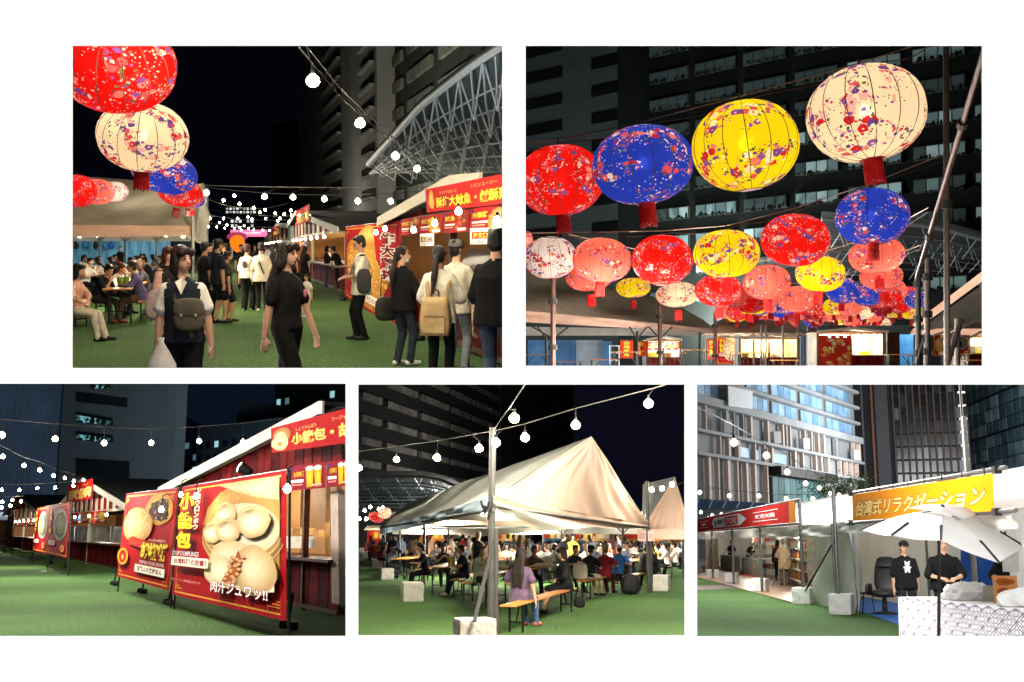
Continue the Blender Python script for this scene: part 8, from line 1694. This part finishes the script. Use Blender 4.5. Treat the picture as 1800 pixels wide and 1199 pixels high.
stool('round black stool in the foreground below the patterned table', P.gx(1703, 12.9) , .47, .18)
stool('second black stool at the lower edge right of the first', P.gx(1762, 12.4), .42, .18)
# patterned table
A_, B_ = P.gx(1585, 17.3), P.gx(1822, 13.9); d = B_ - A_; L = d.length; nn = V((d.y, -d.x, 0)).normalized(); nn = nn if nn.y < 0 else -nn
tt = thing('cloth_table', 'long table under a white cloth with black geometric line pattern', 'table', P, A_); TH = .73
m = MB(); m.hexa([A_ + V((0, 0, TH)), B_ + V((0, 0, TH)), B_ - nn * .9 + V((0, 0, TH)), A_ - nn * .9 + V((0, 0, TH))], [q + V((0, 0, .02)) for q in (A_ + V((0, 0, TH)), B_ + V((0, 0, TH)), B_ - nn * .9 + V((0, 0, TH)), A_ - nn * .9 + V((0, 0, TH)))]); part('top', m, cmat((232, 230, 232), rough=.8), tt, off=A_)
sh = Sheet(A_ + nn * .03 + V((0, 0, .03)), B_ + nn * .03 + V((0, 0, .03)), B_ + nn * .01 + V((0, 0, TH + .022)), A_ + nn * .01 + V((0, 0, TH + .022))); sh.base(lin((232, 228, 232)), 12, 6); cu, cv = .215 / L * (L / 2.2), .215 / .72; lc = lin((120, 116, 128)); cu = 1 / 11
k0 = sh.k
for i in range(12):
    for j in range(7):
        x, y = (i + (.5 if j % 2 else 0)) * cu, (j - .1) * cv * .52; rx, ry = cu * .36, cv * .36; cl = lambda v: min(.99, max(.01, v))
        pts = []
        for k in range(9): a_ = math.pi / 4 * k; f = 1.0 if k % 2 == 0 else .62; pts.append((cl(x + rx * 1.25 * f * math.cos(a_)), cl(y + ry * 1.2 * f * math.sin(a_))))
        sh.k = k0; sh.line(pts, .016, lc); sh.k = k0 + 1; sh.line([(cl(x + rx * .5 * math.cos(a_)), cl(y + ry * .5 * math.sin(a_))) for a_ in np.linspace(0, 2 * math.pi, 7)], .014, lc); sh.k = k0 + 2; sh.line([(cl(x + rx * 1.2), cl(y)), (cl(x + cu * .62), cl(y + ry * .3))], .014, lc); sh.line([(cl(x), cl(y + ry * 1.2)), (cl(x), cl(y + cv * .62))], .014, lc)
sh.build('cloth_front', tt, .8, off=A_)
sh = Sheet(A_ - nn * .9 + V((0, 0, .03)), A_ + V((0, 0, .03)), A_ + V((0, 0, TH + .02)), A_ - nn * .9 + V((0, 0, TH + .02))); sh.base(lin((232, 228, 232)), 4, 4); sh.build('cloth_side', tt, .8, off=A_)
for q in (.03, .97):
    for y in (.06, .84): part('leg', MB().cyl(A_ + d * q - nn * y, A_ + d * q - nn * y + V((0, 0, TH)), .02, .02, 8), cmat((150, 150, 150)), tt, off=A_)
def on(q, y, z=TH + .022): return A_ + d * q - nn * y + V((0, 0, z))
pw = mat('plastic_clear5', lin((240, 240, 238)), rough=.3, var=.05, scale=9, bump=.2, bscale=5.0, transl=.25)
def bagp(label, p, w, dd_, h, yaw=0.0):
    bm = bmesh.new(); bmesh.ops.create_icosphere(bm, subdivisions=3, radius=1); r_ = random.Random(int(w * 1000)); me = bpy.data.meshes.new('plastic_bag')
    for v in bm.verts:
        q = v.co; k = 1 + .10 * math.sin(7 * q.x + 4 * q.z) * math.sin(6 * q.y + 2) + r_.uniform(-.09, .09); zz = max(-.35, q.z); v.co = V((q.x * w / 2 * k, q.y * dd_ / 2 * k, (zz + .35) / 1.35 * h * k))
    bm.to_mesh(me); bm.free(); me.materials.append(pw); solo('plastic_bag', me, None, P, label, 'plastic bag', p, yaw, 'plastic bags on the table')
bagp('crumpled translucent plastic bag in the middle of the patterned table', on(.32, .5), .72, .5, .26); bagp('big translucent plastic bag at the right end of the patterned table', on(.78, .45), .85, .55, .24)
t = thing('sanitizer_bottle', 'white pump bottle at the left end of the patterned table', 'bottle', P, on(.17, .45)); part('body', MB().lathe([(.04, 0), (.045, .02), (.045, .13), (.02, .16), (.018, .175)], 14), cmat((226, 230, 236), rough=.3), t, True); part('pump', MB().tube([(0, 0, .17), (0, 0, .23), (-.05, 0, .235)], .01, 6), cmat((60, 60, 64)), t); part('bottle_label', MB().cyl((0, 0, .04), (0, 0, .11), .0465, .0465, 14, False), cmat((120, 150, 190)), t)
t = thing('menu_stand', 'brown menu card standing on the patterned table', 'menu card', P, on(.60, .50), -.3); sh = Sheet((-.15, 0, 0), (.15, 0, 0), (.15, .06, .36), (-.15, .06, .36)); sh.base(lin((190, 130, 80)), 3, 3); sh.ell(.5, .78, .4, .14, lin((120, 60, 30)), lin((150, 84, 40)), 14, wob=.1); sh.ell(.4, .45, .26, .12, lin((150, 80, 40)), lin((130, 70, 36)), 12, wob=.1); sh.rect(.1, .08, .9, .25, lin((226, 200, 170)), 1); sh.build('card', t); part('prop', MB().hexa([(-.1, .02, 0), (.1, .02, 0), (.1, .16, 0), (-.1, .16, 0)], [(-.1, .06, .2), (.1, .06, .2), (.1, .07, .2), (-.1, .07, .2)]), cmat((120, 80, 50)), t)
t = thing('laptop', 'open silver laptop facing the man behind the umbrella pole', 'laptop', P, on(.44, .62), .2); part('screen', MB().hexa([(-.17, 0, 0), (.17, 0, 0), (.17, .01, 0), (-.17, .01, 0)], [(-.17, -.07, .22), (.17, -.07, .22), (.17, -.06, .22), (-.17, -.06, .22)]), cmat((196, 190, 178), rough=.3, metal=.3), t); part('keyboard', MB().box((0, .13, .008), (.34, .24, .016)), cmat((150, 150, 150)), t)
t = thing('black_box', 'black card machine box beside the laptop', 'box', P, on(.54, .68)); part('body', rounded(.26, .2, .16, .9), cmat((30, 30, 32)), t, True); part('keypad', MB().box((0, -.1, .10), (.12, .02, .08)), cmat((90, 90, 92)), t)
solo('tissue_roll', MB().lathe([(.005, 0), (.055, .003), (.055, .2), (.02, .2), (.02, .19)], 14), cmat((200, 214, 230)), P, 'pale blue roll standing behind the laptop', 'roll', on(.60, .8), smooth=True)
solo('yellow_bag', rounded(.4, .3, .2, .8), cmat((226, 190, 60), bump=.3), P, 'yellow bag at the right border behind the plastic bag', 'bag', on(.97, .75), smooth=True)
# umbrella
ub = P.gx(1650, 15.6); um = thing('parasol', 'white tilted parasol with black rib sleeves over the patterned table', 'parasol', P, ub); blk = cmat((28, 28, 30), rough=.5)
C = at(1657, 897, 15.9); part('pole', MB().cyl(ub, at(1651, 905, 15.7), .022, .022, 10), blk, um, off=ub); part('pole_joint', MB().cyl(at(1650, 1035, 15.6), at(1650, 1026, 15.6), .032, .032, 10), blk, um, off=ub); part('finial', MB().cyl(C, C + V((0, 0, .08)), .05, .02, 10), blk, um, off=ub)
tips_px = [(1516, 932, 16.3), (1568, 942, 14.9), (1654, 950, 14.4), (1756, 990, 14.4), (1802, 963, 15.6), (1770, 932, 17.0), (1690, 915, 17.5), (1590, 915, 17.3)]
tips = [at(*q) for q in tips_px]; wm5 = mat('parasol5', lin((236, 234, 232)), rough=.7, var=.04, scale=2, bump=.25, bscale=3.0, transl=.35)
for i in range(8):
    a, b = tips[i], tips[(i + 1) % 8]; m = MB()
    def fn(u, v):
        e = a.lerp(b, u); e = e.lerp((a + b) / 2 * .5 + C * .5, .10 * 4 * u * (1 - u) * v); q = C.lerp(e, .30 + .70 * v); return q - V((0, 0, .13 * (.30 + .70 * v) * (1 - (.30 + .70 * v)) * -2.2)) - V((0, 0, .04 * math.sin(math.pi * u) * v))
    m.grid(fn, 10, 12); part('canopy_panel', m, wm5, um, True, off=ub)
    def fv(u, v): e = a.lerp(b, u); q = C.lerp(e, .42 * v); return q + V((0, 0, .05 + .13 * (.42 * v) * (1 - .42 * v) * 2.2 + .03 * v))
    m = MB(); m.grid(fv, 8, 5); part('vent_panel', m, wm5, um, True, off=ub)
    part('rib', MB().tube([C.lerp(a, .3) + V((0, 0, .03)), C.lerp(a, .65) + V((0, 0, .055)), a], .008, 5), blk, um, off=ub); part('rib_sleeve', MB().cyl(C.lerp(a, .70) + V((0, 0, .058)), a + V((0, 0, .015)), .022, .014, 8), blk, um, off=ub)
# --- festoon lights by day
DAY = dict(kind='day', e=3.2, col=(1, .93, .80), wire=(30, 30, 30), r=.012)
pa = [at(1218, 712, 22), at(1290, 748, 26), at(1345, 780, 30), at(1385, 800, 35), at(1420, 825, 40), at(1455, 842, 46), at(1500, 860, 52)]
festoon(P, 'daytime festoon string sweeping down from the left to the yellow banner', pa, [at(u, v, d) for u, v, d in ((1290, 777, 26), (1347, 800, 30), (1384, 829, 35), (1416, 849, 40), (1440, 857, 44), (1460, 867, 48))], size=1.5, **DAY)
festoon(P, 'lower daytime festoon string level before the office building', sag(at(1218, 850, 46), at(1500, 862, 52), .3), [at(u, v, 48) for u, v in ((1230, 865), (1282, 871), (1334, 871), (1382, 876), (1429, 876), (1475, 870), (1477, 876), (1494, 874))], size=1.6, **DAY)
festoon(P, 'row of small daytime bulbs above the far end of the store banner', sag(at(1218, 893, 70), at(1330, 893, 60), .1), [at(u, v, 66) for u, v in ((1232, 900), (1245, 911), (1252, 906), (1268, 904), (1273, 908), (1284, 909), (1299, 906))], size=1.9, sockets=False, **DAY)

# added soft point lights without fixtures, standing in for the blocked overcast sky
for u, v, d, w, rr_ in ((1300, 690, 17, 2300, 1.0), (1500, 690, 13, 330, .8), (1660, 690, 11, 90, .6), (1250, 684, 34, 5200, 1.5), (1240, 700, 50, 7500, 2.0), (1420, 690, 28, 2200, 1.2), (1700, 700, 20, 700, 1.0)): lamp(P, at(u, v, d), w, (1, .98, .95), rr_, name='festoon_light')
for u, v, d, w in ((1600, 820, 150, 9000), (1750, 800, 140, 40000), (1330, 790, 80, 3000)): lamp(P, at(u, v, d), w, (.95, .98, 1), 8.0, name='plaza_light')  # large unseen fill lights added for the far buildings

# ------------------------------------------------------------------ keep each place inside its own opening's view
bpy.context.view_layer.update()
def clip_place(o, P, mg=7.0):
    l, t, r, b = P.rect
    pls = [(V((F, -(l - mg - CX), 0)), 'l'), (V((-F, (r + mg - CX), 0)), 'r'), (V((0, -(CY - (b + mg)), F)), 'b'), (V((0, (CY - (t - mg)), -F)), 't')]
    if P in (P1, P2): pls = pls[:3]
    if P is P2: pls = [pls[0], pls[2]]
    if P is P5: pls = [x for x in pls if x[1] in 'lt']
    def walk(ob):
        for c in list(ob.children): walk(c)
        if ob.type != 'MESH': return
        me = ob.data; M = ob.matrix_world; nv = len(me.vertices)
        if nv == 0: return
        bb = [M @ V(c) for c in ob.bound_box]
        if all(p.dot(n) >= 0 for p in bb for n, _ in pls): return
        Mi = M.inverted(); bm = None; mt = M.to_3x3().transposed()
        for n, _ in pls:
            if all(p.dot(n) >= 0 for p in bb): continue
            if bm is None: bm = bmesh.new(); bm.from_mesh(me)
            bmesh.ops.bisect_plane(bm, geom=bm.verts[:] + bm.edges[:] + bm.faces[:], plane_co=Mi @ V((0, 0, 0)), plane_no=(mt @ n).normalized(), clear_inner=True)
        if len(bm.faces) == 0 and not ob.children: bm.free(); bpy.data.objects.remove(ob); return
        if me.users > 1: me = me.copy(); ob.data = me
        bm.to_mesh(me); bm.free()
    walk(o)
for o, P_ in list(PLACED):
    try: clip_place(o, P_)
    except ReferenceError: pass
for o in list(COL.objects):      # a thing with nothing left in view is dropped
    if o.type == 'EMPTY' and not o.children: bpy.data.objects.remove(o)
bpy.data.scenes.remove(TMP)
